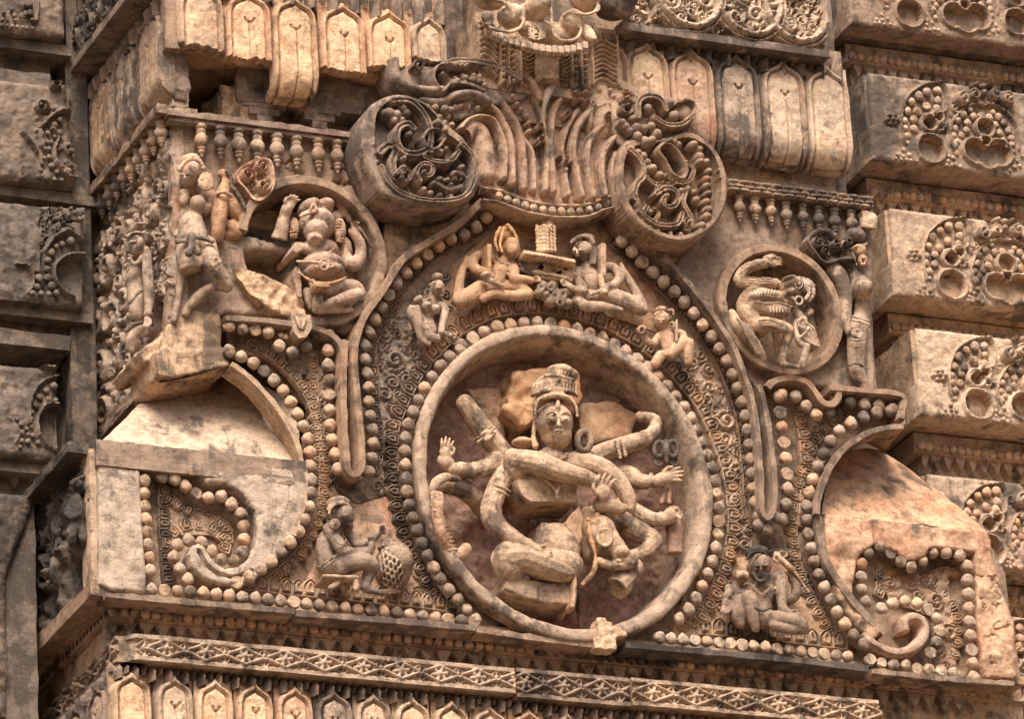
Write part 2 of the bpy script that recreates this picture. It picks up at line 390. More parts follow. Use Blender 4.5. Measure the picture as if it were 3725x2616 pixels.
def petal_small():                                        # little lotus petal with two ridges and a T shaped vein, unit width, base at 0
    r = Relief(-.5, .5, 0, 1.0, .028); A_, B_ = r.A, r.B
    wv = np.where(B_ < .5, .47-.03*(1-B_/.5), .47*np.clip(1-((B_-.5)/.5)**2.0, 0, 1)**.8); s_ = wv-np.abs(A_); s_ = np.minimum(s_, B_+.03)
    r.H = .17*sst(-.01, .07, s_)-.16*sst(.12, .17, s_)+.20*sst(.20, .30, s_)-.10*sst(.36, .40, s_)
    r.M &= s_ > -.025; o = r.mesh('petal', None, None, ORG, thick=.22); me = o.data; me.transform(Matrix.Translation(o.location)); bpy.data.objects.remove(o); return Proto(me)
PETAL = petal_small()
def petal_string(parent, fr, pts, step, size, d, side=1, mat=BUFF, closed=False, depth=1.):
    q = catmull(pts, step, closed)
    for i, p in enumerate(q):
        a = q[max(i-1, 0)]; b = q[min(i+1, len(q)-1)]; A_ = fr(a[0], a[1], d); B_ = fr(b[0], b[1], d); t = (B_-A_).normalized()
        nrm = Vector((-t.z, 0, t.x))*side; ang = math.atan2(nrm.x, nrm.z); s_ = size*fr.m*random.uniform(1.08, 1.2)
        PETAL.new('petal', parent, fr(p[0], p[1], d), mat, (s_, s_*depth*1.5, s_), (random.uniform(-.08, .08), ang+random.uniform(-.06, .06), random.uniform(-.08, .08)))
def curl(rel, c, r, hand=1, a0=0., turns=1.35, w_=None, h=.03, eye=True):
    w_ = w_ or r*.36; pts = []
    for i in range(22):
        t = i/21; rr = r*(1-.74*t); a = a0+hand*t*turns*2*math.pi; pts.append((c[0]+rr*math.cos(a), c[1]+rr*math.sin(a)))
    rel.stroke(pts, w_, h)
    if eye: rel.dome(pts[-1], w_*.62, h*1.25)
    return pts
def scrollwork(rel, poly, size, seed=0, h=.03, dens=1., leaf=True):
    rr = np.random.RandomState(seed); x = [p[0] for p in poly]; z = [p[1] for p in poly]; pts = []
    tries = int(900*dens)
    for _ in range(tries):
        s_ = size*rr.choice([1, .72, .5, .36], p=[.2, .3, .3, .2]); p = (rr.uniform(min(x), max(x)), rr.uniform(min(z), max(z)))
        n = len(poly); c = False
        for i in range(n):
            x1, z1 = poly[i]; x2, z2 = poly[i-1]
            if (z1 > p[1]) != (z2 > p[1]) and p[0] < (x2-x1)*(p[1]-z1)/(z2-z1)+x1: c = not c
        if not c or any(math.hypot(p[0]-q[0], p[1]-q[1]) < (s_+q[2])*.86 for q in pts): continue
        pts.append((p[0], p[1], s_)); a0 = rr.uniform(0, 6.28); hd = rr.choice([-1, 1])
        h_ = min(h, s_*.62)
        if s_ > max(size*.45, .02):
            c_ = curl(rel, p, s_*.9, hd, a0, rr.uniform(1.0, 1.35), s_*.42, h_*rr.uniform(.85, 1.1), eye=rr.rand() < .5)
            if leaf:
                for k in range(5):
                    a = a0-hd*(.25+.42*k); q = (p[0]+s_*1.02*math.cos(a), p[1]+s_*1.02*math.sin(a)); rel.dome(q, s_*.22, h_*.8)
        else:
            k = rr.randint(3)
            if k == 0 and s_ < .012: rel.dome(p, s_*.85, h_*.9)
            else:
                for j in range(5):
                    a = a0+(j-2)*.62; rel.stroke([p, (p[0]+s_*math.cos(a), p[1]+s_*math.sin(a))], s_*.55, h_*.75)
    return pts
def plate(name, mat, parent, poly, d, thick, res=.007, rnd=.02, wear=.012, seed=0, ops=None, holes=()):
    rel, org = front_relief(poly, res, d, 0, .01); rel.cut(poly)
    if rnd: q, bd = rel.rim; rel.H[q] -= rnd*(1-np.sqrt(np.clip(1-(1-np.clip(bd/rnd, 0, 1))**2, 0, 1)))
    for h_ in holes: rel.cut(h_, False)
    if ops: ops(rel)
    if wear: rel.wear(wear, .16, seed)
    return rel.mesh(name, mat, parent, org, thick=thick)
def circ(c, rx, rz=None, n=72, a0=0., a1=2*math.pi):
    rz = rz or rx; full = abs(a1-a0) > 6.28
    return [(c[0]+rx*math.cos(a0+(a1-a0)*i/(n if full else n-1)), c[1]+rz*math.sin(a0+(a1-a0)*i/(n if full else n-1))) for i in range(n)]

# ================================================================ ground and the tower's core
g = MB(); g.add([(-150, -150, 0), (150, -150, 0), (150, 150, 0), (-150, 150, 0)], [(0, 1, 2, 3)])
tag(g.build('ground', SOIL), None, None, None, 'structure')
core = thing('temple_tower', (0, 3, 0), 'weathered sandstone tower core behind and around all the carved tiers', 'tower')
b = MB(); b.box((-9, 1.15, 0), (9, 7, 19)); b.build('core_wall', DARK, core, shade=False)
xUL = D(392, 500).x; xLL = D(211, 1200).x; xUR = D(1962, 650).x; xLR = D(2268, 1380).x
zU0 = D(600, 815).z; zTopL = D(600, 286).z; zTopR = D(1800, 442).z; zLed = D(600, 1352).z; zSl = D(450, 1022).z
b = MB(); b.box((xUL+.04, .34, zU0), (xUR, 1.16, zTopL-.02)); b.build('upper_mass', GREY, core, sub=5, amp=.03, nsc=.2, sharp=40)
b = MB(); b.box((xLL+.04, .34, zLed-.02), (xLR, 1.16, zSl-.05)); b.build('lower_mass', GREY, core, sub=5, amp=.03, nsc=.2, sharp=40)
b = MB(); b.box((xUL+.35, .12, zTopL-.3), (xUR-.05, 1.17, zTopL+1.2)); b.build('recessed_wall', GREY, core, sub=5, amp=.03, nsc=.2, sharp=40)
b = MB(); b.box((xLL+.16, .16, 0), (xLR+.1, 1.17, zLed)); b.build('lower_shaft', BUFF, core, shade=False)
# dark buttress between the left hand tiers and the projecting bay
bx0 = H(615, 600, -.85).x; bx1 = H(800, 600, -.85).x
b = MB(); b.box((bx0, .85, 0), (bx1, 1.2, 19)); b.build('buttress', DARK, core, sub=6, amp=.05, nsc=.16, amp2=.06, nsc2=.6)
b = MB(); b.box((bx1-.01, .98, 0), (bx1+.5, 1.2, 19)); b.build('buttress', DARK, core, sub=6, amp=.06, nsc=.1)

# ================================================================ petal cornices
def petal_panel(name, parent, mat, c, hw, zb, zt, org, basis, seed, roll=.11, below=.18, brk=None, plain=False, left_cut=None):
    rel = Relief(c-hw*.985, c+hw*.985, zb-below, zt, .005); u = (rel.A-c)/hw; v = (rel.B-zb)/(zt-zb)
    oc = [(.965, -1.2), (.965, .60), (.94, .69), (.87, .765), (.72, .825), (.52, .862), (.33, .89), (.18, .925), (.07, .965), (0, 1.0)]; hgt = zt-zb
    ol = [(c+p*hw, zb+q*hgt) for p, q in oc]+[(c-p*hw, zb+q*hgt) for p, q in oc[::-1][1:]]
    _, dd = rel.dist(ol, 9.); q_, ins = rel.inside(ol+[(c-2*hw, zb-9), (c+2*hw, zb-9)] if False else ol); f_ = np.zeros(rel.H.shape, bool); f_[q_] = ins; s_ = np.where(f_, dd, -dd)
    s_ = np.where((rel.B < zb+.6*hgt), .965*hw-np.abs(rel.A-c), s_)
    H_ = -.03+.03*sst(-.004, .006, s_)+.010*sst(.004, .010, s_)-.022*sst(.019, .026, s_)+.016*sst(.028, .040, s_)+.006*np.clip(s_/hw, 0, 1)
    rel.H = H_
    if not plain:
        zz = zb+(zt-zb)*random.uniform(.50, .56); rel.stroke([(c, zb-below), (c+random.uniform(-.004, .004), zz)], .0085, -.013, 'flat', mode='add')
        cw = random.uniform(.15, .22); rel.stroke([(c+hw*cw*math.cos(t_), zz+.018+.020*math.sin(t_)) for t_ in np.linspace(math.pi+.1, 2*math.pi-.1, 7)], .011, -.012, 'flat', mode='add')
    rel.mi = (s_ > .030+.012*fbm(rel.A, rel.B, .05, 3, seed)) & (fbm(rel.A, rel.B, .16, 4, seed+2) > -.30); rel.mat2 = CLEAN if mat is not GREY else BUFF
    rel.wear(.007, .16, seed); rel.wear(.003, .025, seed+9)
    if brk is not None: rel.M &= rel.B > brk+.035*fbm(rel.A, rel.B, .09, 3, seed+3)
    rel.M &= v < 1.0
    return rel.mesh(name, mat, parent, org, basis, thick=.06, roll=(zb, roll))
def leaf_tips(name, parent, mat, a0, a1, z0, z1, org, basis, step=.055, n=.0):
    b = MB(); ax, az, nr = basis; i = 0; a = a0
    while a < a1:
        big = i % 2; w_ = step*(1.15 if big else .75); out = .03 if big else .012; zt = z1; zb = z0 if big else z0+(z1-z0)*.35; c = org+ax*a+nr*n; zb, zt = zt-.004, zb
        P_ = [c-ax*w_/2+az*(zt-0), c+ax*w_/2+az*(zt-0), c+az*zb+nr*out*.2, c+az*(zb*.45+zt*.55)+nr*(out+.03), c+az*zt+nr*(out+.02)]
        P_ += [c-ax*w_*.5+az*(zb*.5+zt*.5)+nr*.0, c+ax*w_*.5+az*(zb*.5+zt*.5)+nr*.0]
        b.add(P_, [(0, 5, 3, 4), (4, 3, 6, 1), (5, 2, 3), (3, 2, 6)]); a += step*random.uniform(.9, 1.1); i += 1
    return b.build(name, mat, parent, shade=False)
# right hand cornice
dC = .16
rc = thing('petal_cornice', C(2000, 1100, dC), 'pale lotus petal cornice at the upper right, smooth tall petals under a scroll band', 'cornice')
zt = C(1650, 375, dC).z; zb = C(1650, 1035, dC).z; org = Vector((0, -dC, 0))
xs = [C(950, 700, dC).x, C(1283, 700, dC).x, C(1655, 700, dC).x, C(2030, 700, dC).x, DR(298, 800, dC).x, DR(672, 900, dC).x]; hw = (xs[4]-xs[1])/6
for i, x in enumerate(xs):
    o = petal_panel('petal', rc, [BUFF, BUFF, WARM, GREY, BUFF, PALE][i], x, hw, zb, zt-(.0), org, FRONT, 40+i, plain=i == 5)
    if i == 5: pass
leaf_tips('leaf_tips', rc, GREY, xs[0]-hw, xs[5]+hw*.8, zt-.085, zt+.045, org, FRONT, .048, -.03)
b = MB(); b.box((xs[0]-hw, -dC+.05, zb-.02), (xs[5]+hw*.96, .9, zt+.10)); b.box((xs[0]-hw, -dC+.16, zb-.19), (xs[5]+hw*.75, .9, zb-.015)); b.build('core', BUFF, rc, sub=4, amp=.03, nsc=.1, sharp=40)
# scroll band above it
sx0 = C(1080, 100, dC+.06).x; sx1 = DR(640, 400, dC+.06).x; sz0 = C(1800, 305, dC+.06).z
sc_ = thing('scroll_frieze', C(2000, 250, dC), 'pale scrollwork frieze of curling vines above the upper right petals', 'frieze')
r = Relief(sx0, sx1, sz0-.0, sz0+.42, .0055); r.H -= .03
for k, cx in enumerate((C(1560, 30, dC).x, C(2060, 60, dC).x, DR(330, 100, dC).x)):
    cz = sz0+.20; rr = .155; r.stroke(circ((cx, cz), rr, rr*1.1), .035, .05, closed=True); r.stroke(circ((cx, cz), rr+.028, rr*1.1+.028), .014, .03, closed=True)
    for j in range(14): a = j*.449; r.dome((cx+rr*math.cos(a), cz+rr*1.1*math.sin(a)), .013, .062)
    scrollwork(r, circ((cx, cz), rr*.86, rr*.95, 20), .07, 60+k, .05); 
scrollwork(r, [(sx0, sz0+.03), (sx1, sz0+.03), (sx1, sz0+.42), (sx0, sz0+.42)], .032, 77, .018, 2.)
r.wear(.008, .05, 5); r.mesh('scroll_relief', PALE, sc_, Vector((0, -dC-.06, 0)), thick=.2)
b = MB(); b.box((sx0-.03, -dC-.085, sz0-.035), (sx1+.005, -dC+.3, sz0+.002)); b.build('ledge', GREY, sc_, sub=4, amp=.012, nsc=.05, sharp=40)
b = MB(); b.box((sx0-.03, -dC+.1, sz0), (sx1-.02, .9, sz0+1.3)); b.build('core', GREY, sc_, shade=False)
# left hand cornice, its corner and its return
lx = [A(1690, 250, dC).x, A(2085, 250, dC).x, B(405, 300, dC).x, B(805, 300, dC).x, B(1185, 300, dC).x, B(1520, 300, dC).x]
lc = thing('petal_cornice', A(1700, 500, dC), 'broken lotus petal cornice at the upper left, its lower edge snapped off', 'cornice')
zbl = B(400, 575, dC).z; ztl = B(800, 0, dC).z+.0; hwl = (lx[4]-lx[1])/6
brk = [A(1650, 395, dC).z, A(2080, 490, dC).z, None, B(805, 590, dC).z, B(1185, 560, dC).z, B(1520, 500, dC).z]
for i, x in enumerate(lx):
    petal_panel('petal', lc, [BUFF, WARM, BUFF, WARM, WARM, BUFF][i], x, hwl*(1.0 if i < 5 else .8), zbl, ztl, org, FRONT, 50+i, brk=brk[i], plain=i in (0, 5), below=.2 if i == 2 else .02)
leaf_tips('leaf_tips', lc, GREY, lx[0]-hwl*.3, lx[5]+hwl, ztl-.06, ztl+.12, org, FRONT, .05, -.03)
xc = lx[0]-hwl*.95
def rough(name, mat, parent, a, c, amp=.06, nsc=.12, sub=5): b = MB(); b.box(a, c); return b.build(name, mat, parent, sub=sub, amp=amp, nsc=nsc, amp2=amp, nsc2=.35, sharp=30)
rough('broken_underside', ORNG, lc, (xc+.03, -dC+.08, brk[0]+.02), (lx[5]+hwl, .5, ztl+.5), .07)
rough('broken_block', GREY, lc, (lx[1]-.0, -dC+.16, zbl-.10), (lx[5]+hwl*.6, .5, brk[0]+.03), .07, .1)
rough('broken_block', BUFF, lc, (xc+.25, .02, zbl-.19), (lx[2]-.05, .5, zbl-.04), .06, .1)
# return face, petals going back from the corner
bL = (Vector((0, 1, 0)), Vector((0, 0, 1)), Vector((-1, 0, 0))); xr = A(1360, 300, dC).x+.02; orgL = Vector((xr, 0, 0))
lr = thing('petal_cornice', A.X(1000, 1000, xr), 'grey lotus petal cornice turning back round the upper left corner', 'cornice')
p1 = [A.X(1245, 500, xr).y, A.X(1035, 700, xr).y, A.X(845, 950, xr).y]; zrt = A.X(1030, 350, xr).z; zrb = A.X(1040, 990, xr).z; hr = (p1[2]-p1[0])/4
for i, y in enumerate(p1): petal_panel('petal', lr, GREY, y, hr, zrb, zrt, orgL, bL, 70+i)
leaf_tips('leaf_tips', lr, GREY, p1[0]-hr, p1[2]+hr, zrt-.08, zrt+.05, orgL, bL, .05, -.03)
b = MB(); b.box((xr+.05, -dC+.12, brk[0]+.1), (xr+1.2, p1[2]+hr, zrt+.1)); b.box((xr+.05, p1[0]-hr+.02, zrb-.15), (xr+.13, p1[2]+hr, brk[0]+.12)); b.build('core', PURP, lr, sub=5, amp=.05, nsc=.08, sharp=40)
b = MB(); b.box((xr+.004, -dC+.03, brk[0]), (xr+.08, p1[0]-hr, zrt+.4)); b.build('corner_stone', GREY, lr, sub=4, amp=.03, nsc=.1, sharp=40)
r = Relief(-dC, p1[2]+hr, zrt+.08, zrt+.6, .008); scrollwork(r, [(-dC, zrt+.1), (p1[2]+hr, zrt+.1), (p1[2]+hr, zrt+.6), (-dC, zrt+.6)], .06, 31, .04, 3.); r.mesh('scroll_relief', DARK, lr, orgL+Vector((-.07, 0, 0)), bL, thick=.3)
b = MB(); b.box((xr-.10, -dC, zrt+.045), (xr+.3, p1[2]+hr, zrt+.085)); b.build('ledge', GREY, lr, sub=4, amp=.012, nsc=.05, sharp=40)
rough('wall_below', ORNG, core, (xr+.10, .16, zTopL-.1), (xUL+.4, 1.2, zrb-.15), .04)

# stepped brackets under the right and left cornices
def bracket(parent, fr, x, y, d, mat):
    p = fr(x, y, d); b = MB()
    for k, w_ in enumerate((.20, .14, .07)): b.box((p.x-w_/2, p.y, p.z-.036*(k+1)+.003), (p.x+w_/2, p.y+.09-.012*k, p.z-.036*k))
    o = b.build('stepped_bracket', mat, None, sub=3, amp=.008, nsc=.05, sharp=40, origin=tuple(p)); return o
for i, (f_, x, y) in enumerate(((B, 140, 835), (B, 600, 885), (DR, 160, 1375), (DR, 520, 1420), (DR, -190, 1340))):
    o = bracket(None, f_, x, y, .0, GREY if i < 2 else BUFF)
    tag(o, ['grey stepped bracket under the broken left cornice, nearer the corner', 'stepped bracket left of the crest volute, under the broken cornice', 'middle stepped bracket under the upper right cornice', 'stepped bracket at the right end under the upper right cornice', 'stepped bracket beside the right volute, half in shadow'][i], 'bracket', 'stepped brackets below the cornices')

# ================================================================ stacked tiers on the far right
TB = [(1415,795,38),(1485,760,38),(1570,755,38),(1355,850,37),(1575,840,37),(1325,925,35),(1480,885,36),(1565,905,36),(1405,940,37),(1300,1003,30),(1375,1000,35),(1300,1065,28),(1370,1075,36),(1325,1132,33),(1327,1195,20),(1285,1255,20),(1335,1290,20),(1290,1300,16),(1355,1335,15),(1245,1290,17),(1310,1330,14),(1268,1326,13),(1230,1322,12),(1400,1345,13),
 (1790,955,34),(1740,1005,34),(1825,1028,36),(1845,912,24),(1870,970,31),(1935,970,33),(2005,980,31),(2030,940,26),(2080,978,34),(2122,1022,34),(2057,1045,30),(1720,1070,34),(1815,1090,33),(1710,1135,30),(1775,1130,30),(1738,1176,28),(1712,1212,32),(2165,1088,35),(2087,1105,32),(2185,1155,33),(2112,1168,28),(2193,1208,30),(2155,1213,20),(2200,1262,26),(2200,1312,23),(1732,1276,24),(1665,1302,19),(1705,1318,19),(1660,1340,17),(1765,1387,21),(1727,1372,19),(1690,1380,17),(1652,1375,16),(2190,1350,18),(2215,1395,22),(2240,1340,16),(2262,1388,18),(2180,1420,14),(2285,1300,17),(2310,1340,18)]
def tier(i, dx, dy, d, mats, label, x1=3990, bl=(1010, 1332), top=600, moul=True):
    f = Fr(2725+dx, dy, 2.296); t = thing('carved_tier', f(1500, 1400, d), label, 'carved block', 'stacked tiers with clover niches at the far right')
    x0 = f(bl[0], 1200, d).x; xe = V(x1, 700, d).x; z0 = f(bl[0], bl[1], d).z; z1 = f(bl[0]+10, top, d).z; xu = f(1022, 900, d).x; zm = f(1000, 1045, d).z
    poly = [(x0, z0), (xe, z0), (xe, z1), (xu, z1), (xu, zm+.01), (x0, zm-.01)]
    X = lambda pts: f.xz(pts, d); rel, org = front_relief(poly, .0055, d, 0, .01); rel.cut(poly); q, bd = rel.rim; rel.H[q] -= .012*(1-np.clip(bd/.02, 0, 1))**2
    q_, c_ = rel.inside([(x0-.1, z0-.1), (xe+.1, z0-.1), (xe+.1, zm), (x0-.1, zm)]); v = rel.H[q_]; v[c_] += .014; rel.H[q_] = v
    rel.wear(.008, .14, i)
    k1 = 1/2.296/PPM
    def nic(circles, dep=-.11, w_=.02):
        for cx, cy, r_ in circles:
            rel.stroke(circ(X([(cx, cy)])[0], r_*k1*1.09+.008, None, 40), w_, .028, closed=True, mode='max', base=.005)
        for cx, cy, r_ in circles: rel.fill(circ(X([(cx, cy)])[0], r_*k1*1.0, None, 40), dep, .006)
    for cc in ([(1505, 1255, 118), (1490, 1035, 60), (1560, 985, 40)], [(1880, 1275, 105), (2070, 1290, 110), (1955, 1080, 72), (1960, 1190, 38), (1975, 1320, 100)], [(2400, 1330, 110), (2400, 1130, 65)]): nic(cc)
    def st(pts, w_=12, h=.032, n=6): rel.stroke(catmull(X(pts), None, False, n), w_*k1*2.0, h, 'round')
    st([(1295, 1215), (1268, 1120), (1262, 980), (1290, 860), (1340, 785), (1450, 715), (1600, 690)]); st([(1605, 690), (1640, 780), (1635, 920), (1600, 950), (1500, 965), (1440, 1010), (1430, 1060), (1455, 1105)], 12)
    st([(1640, 1040), (1655, 1120), (1665, 1210), (1700, 1265)], 12); st([(1700, 1265), (1665, 1120), (1705, 1000), (1780, 920), (1880, 880), (2000, 885), (2110, 930), (2200, 1030), (2235, 1150), (2240, 1260)], 13)
    for a in range(6): rel.dome(X([(1188+42*math.cos(a*1.047), 1005+42*math.sin(a*1.047))])[0], 24*k1, .028)
    rel.dome(X([(1188, 1005)])[0], 22*k1, .036)
    for a in range(6): rel.dome(X([(1590+30*math.cos(a*1.047), 1075+30*math.sin(a*1.047))])[0], 20*k1, .035)
    st([(1075, 1095), (1170, 1110), (1235, 1180), (1235, 1260), (1200, 1310), (1140, 1315)], 9, .012); st([(1075, 1095), (1078, 1300)], 9, .012); curl(rel, X([(1165, 1265)])[0], 34*k1, 1, 2, 1.2, .01, .01)
    scrollwork(rel, X([(1600, 1110), (1650, 1040), (1690, 1250), (1640, 1290), (1610, 1180)]), .022, i+5, .025, 1.); scrollwork(rel, X([(1660, 900), (1700, 800), (1800, 780), (1860, 850), (1760, 900), (1690, 980)]), .03, i+15, .03, 1.); scrollwork(rel, X([(1140, 1060), (1240, 1060), (1290, 1250), (1240, 1240)]), .014, i+6, .018, .6)
    # crest of the clover arch: two scroll ends, a ribbed band and a flower cap
    for sx, hand, cx in ((-1, 1, 1760), (1, -1, 2130)):
        curl(rel, X([(cx, 850)])[0], 62*k1, hand, 1.57, 1.3, .026, .06); curl(rel, X([(cx+sx*-95, 815)])[0], 54*k1, -hand, 1.57, 1.0, .024, .055)
    for k in range(9): rel.dome(X([(1858+k*20, 880+4*math.sin(k*.39)*3)])[0], 11*k1, .045)
    for cx, cy, r_ in ((1810, 675, 40), (1870, 720, 38), (1935, 680, 48), (1990, 725, 38), (2055, 690, 38), (1930, 740, 40), (1935, 790, 34)): rel.dome(X([(cx, cy)])[0], r_*k1, .055)
    rel.mi = rel.H < -.07; rel.mat2 = ORNG; rel.wear(.006, .03, i+50)
    rel.mesh('block_face', mats[0], t, org, thick=.12)
    b = MB(); b.box((x0+.006, -d+.03, z0+.003), (xe, 1.15, z1-.004)); b.build('block', mats[1], t, sub=5, amp=.012, nsc=.08, sharp=40)
    for cx, cy, r_ in TB: bead(t, f(cx+random.uniform(-4, 4), cy+random.uniform(-4, 4), d+.014), r_*k1*random.uniform(1.02, 1.18), mats[2], .02)
    if not moul: return t
    dm = d-.17; mz = z0-.075; xm = x0+.06
    b = MB(); b.box((xm+.0, -dm+.012, mz-.026), (xe, 1.1, z0-.008)); b.build('moulding', BUFF, t, sub=4, amp=.01, nsc=.06, sharp=40)
    mb = t
    x = xm+.03
    while x < xe: bead(mb, Vector((x, -dm+.005, mz)), .0215, BUFF if random.random() < .8 else ORNG, .12); x += .041
    # zigzag course under the beads
    zz = mz-.058; dz = dm-.06; rel = Relief(xm+.05, xe, zz-.05, zz+.034, .005); p_ = .062; fr_ = np.abs(((rel.A/p_) % 1)-.5)*2
    rel.H = np.where((zz+.03-rel.B)/.072 < fr_, .02, -.02); rel.wear(.006, .05, i); rel.mesh('zigzag_course', BUFF, t, Vector((0, -dz, 0)), thick=.2)
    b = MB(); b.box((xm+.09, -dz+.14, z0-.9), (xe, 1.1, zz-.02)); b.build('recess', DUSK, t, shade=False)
    return t
tier(1, -78, -494, -.72, (PURP, GREY, BUFF), 'topmost clover niche block at the upper right corner, purple tinted at its left end')
tier(2, 0, 0, -.60, (GREY, GREY, BUFF), 'second clover niche block from the top at the far right, beside the lotus petals')
tier(3, 78, 494, -.48, (BUFF, BUFF, BUFF), 'third clover niche block at the far right, blackened at its lower left')
tier(4, 172, 930, -.36, (PALE, BUFF, BUFF), 'fourth clover niche block at the far right, above the smooth sloping slab')
tier(5, 215, 1462, -.26, (BUFF, BUFF, WARM), 'lowest clover niche block at the far right, mostly behind the sloping slab')
tier(6, 300, 1960, -.16, (BUFF, BUFF, WARM), 'fragment of clover niche block at the bottom right corner', moul=False)

# ================================================================ stacked tiers on the far left
def ltier(i, fr, pts, d, mat, label, motifs, zig=None, shelf=None):
    t = thing('carved_tier', fr(pts[0][0]+100, pts[0][1], d), label, 'carved block', 'stacked dark tiers at the far left')
    poly = fr.xz(pts, d); zz0 = min(z for x, z in poly); zz1 = max(z for x, z in poly); xa = min(x for x, z in poly); xb = max(x for x, z in poly)
    rel, org = front_relief(poly, .007, d, 0, .01); rel.cut(poly); q, bd = rel.rim; rel.H[q] -= .02*(1-np.clip(bd/.03, 0, 1))**2; rel.wear(.022, .22, i+20)
    motifs(rel, t, fr, d); rel.wear(.01, .03, i+60); rel.mesh('block_face', mat, t, org, thick=.1)
    b = MB(); b.box((xa-1., -d+.04, zz0+.01), (xb-.01, 1.15, zz1-.01)); b.build('block', DUSK, t, sub=4, amp=.02, nsc=.1, sharp=40)
    if zig:
        z = fr(zig[0], zig[1], d-.13).z; xe = fr(zig[2], zig[1], d-.13).x; rel = Relief(xa-.5, xe, z-.05, z+.05, .006); fr_ = np.abs(((rel.A/.085) % 1)-.5)*2
        rel.H = np.where((z+.04-rel.B)/.085 < fr_, .02, -.03); rel.wear(.01, .05, i); rel.mesh('zigzag_course', mat, t, Vector((0, -d+.13, 0)), thick=.1)
        b = MB(); b.box((xa-1, -d+.16, z-.16), (xe-.02, 1.1, zz0+.02)); b.box((xa-1, -d+.06, zz0-.045), (xe+.05, 1.1, zz0+.005)); b.box((xa-.6, -d+.08, z-.20), (xe-.05, 1.1, z-.13)); b.build('moulding', DUSK, t, sub=4, amp=.02, nsc=.08, sharp=40)
    return t
def beads_at(lst, k=1/2.296/PPM):
    def f_(rel, t, fr, d):
        for x, y, r_ in lst: bead(t, fr(x, y, d+.01), r_*k, DUSK, .05)
    return f_
def mo1(rel, t, fr, d):
    X = lambda p: fr.xz(p, d); rel.stroke(catmull(X([(300, 0), (310, 60), (290, 180)])), .02, .03)
    beads_at([(100, 75, 22), (235, 35, 38), (125, 125, 22), (180, 130, 25), (215, 110, 25), (250, 105, 30), (130, 165, 18), (270, 160, 18), (30, 100, 20), (20, 160, 20), (65, 150, 20)]+[(20+k*42, 205+k*5, 18) for k in range(7)])(rel, t, fr, d)
def mo2(rel, t, fr, d):
    X = lambda p: fr.xz(p, d); curl(rel, X([(340, 900)])[0], .032, 1, 0, 1.4, .014, .035); curl(rel, X([(455, 700)])[0], .03, -1, 2, 1.2, .016, .035)
    for p in ([(430, 1080), (480, 1160), (450, 1260), (470, 1380), (560, 1480), (650, 1490)], [(350, 1050), (430, 970), (520, 930), (590, 950)], [(180, 1110), (250, 1200), (300, 1270)], [(330, 1100), (345, 1230)]): rel.stroke(catmull(X(p)), .018, .035)
    scrollwork(rel, X([(260, 1000), (420, 860), (600, 920), (560, 1000), (330, 1130)]), .025, 3, .03); scrollwork(rel, X([(470, 1190), (600, 1190), (650, 1400), (560, 1450), (480, 1350)]), .04, 4, .035); scrollwork(rel, X([(150, 1300), (280, 1270), (250, 1480), (150, 1480)]), .02, 5, .025)
    beads_at([(455, 1040, 28), (500, 1000, 25), (400, 1110, 24), (500, 1105, 28), (395, 1185, 20), (460, 1140, 20), (430, 1185, 18), (410, 1240, 22), (375, 1240, 20), (370, 1320, 20), (410, 1310, 24), (355, 1365, 20), (430, 1385, 28), (340, 1420, 20), (475, 1435, 22), (320, 1475, 24), (390, 1490, 26), (455, 1495, 20), (515, 1500, 20)])(rel, t, fr, d)
def mo3(rel, t, fr, d):
    X = lambda p: fr.xz(p, d); rel.fill(X([(480, 700), (560, 660), (690, 650), (690, 990), (600, 980), (500, 880), (460, 780)]), -.07, .012); rel.stroke(catmull(X([(700, 640), (560, 650), (460, 720), (450, 820), (500, 920), (610, 1000)])), .02, .03)
    rel.stroke(X([(370, 600), (440, 500), (560, 440), (690, 520)]), .02, .035); rel.stroke(catmull(X([(140, 710), (230, 730), (275, 800), (270, 900), (235, 950)])), .012, .02); rel.stroke(X([(355, 380), (360, 1000)]), .012, -.03, 'flat', mode='add'); rel.stroke(X([(320, 365), (800, 340)]), .01, -.03, 'flat', mode='add')
    scrollwork(rel, X([(330, 230), (780, 220), (740, 330), (340, 350)]), .03, 8, .03); scrollwork(rel, X([(370, 380), (560, 380), (650, 440), (450, 480), (370, 560)]), .028, 9, .03)
    beads_at([(590, 520, 38), (520, 545, 26), (470, 565, 24), (425, 620, 38), (400, 685, 34), (395, 755, 30), (315, 765, 28), (400, 830, 36), (325, 830, 38), (430, 895, 34), (308, 903, 28), (345, 958, 25), (410, 962, 25), (470, 955, 28), (270, 955, 22)])(rel, t, fr, d)
def mo4(rel, t, fr, d):
    X = lambda p: fr.xz(p, d); rel.fill(X([(330, 520), (400, 430), (478, 410), (478, 750), (400, 740), (330, 650)]), -.06, .012); rel.stroke(catmull(X([(478, 400), (380, 410), (315, 500), (310, 620), (360, 720), (450, 790)])), .016, .03)
    rel.stroke(catmull(X([(240, 560), (245, 400), (290, 280), (370, 200), (478, 165)])), .016, .03); rel.stroke(catmull(X([(50, 500), (120, 560), (155, 640), (130, 720)])), .01, .015); curl(rel, X([(400, 20)])[0], .06, -1, 1.5, 1.2, .022, .03)
    beads_at([(450, 240, 32), (385, 280, 30), (330, 335, 30), (405, 350, 26), (300, 405, 24), (465, 360, 22), (270, 460, 18), (265, 515, 18), (140, 515, 20), (175, 560, 20), (265, 580, 20), (225, 600, 20), (185, 630, 22), (235, 645, 18), (275, 655, 22), (185, 700, 22), (235, 705, 25), (320, 715, 22), (170, 750, 18)])(rel, t, fr, d)
ltier(1, A, [(-150, -300), (545, -300), (545, 300), (-150, 240)], -.75, DUSK, 'dark beaded block at the upper left corner, cut by the photo edge', mo1, zig=(200, 415, 470))
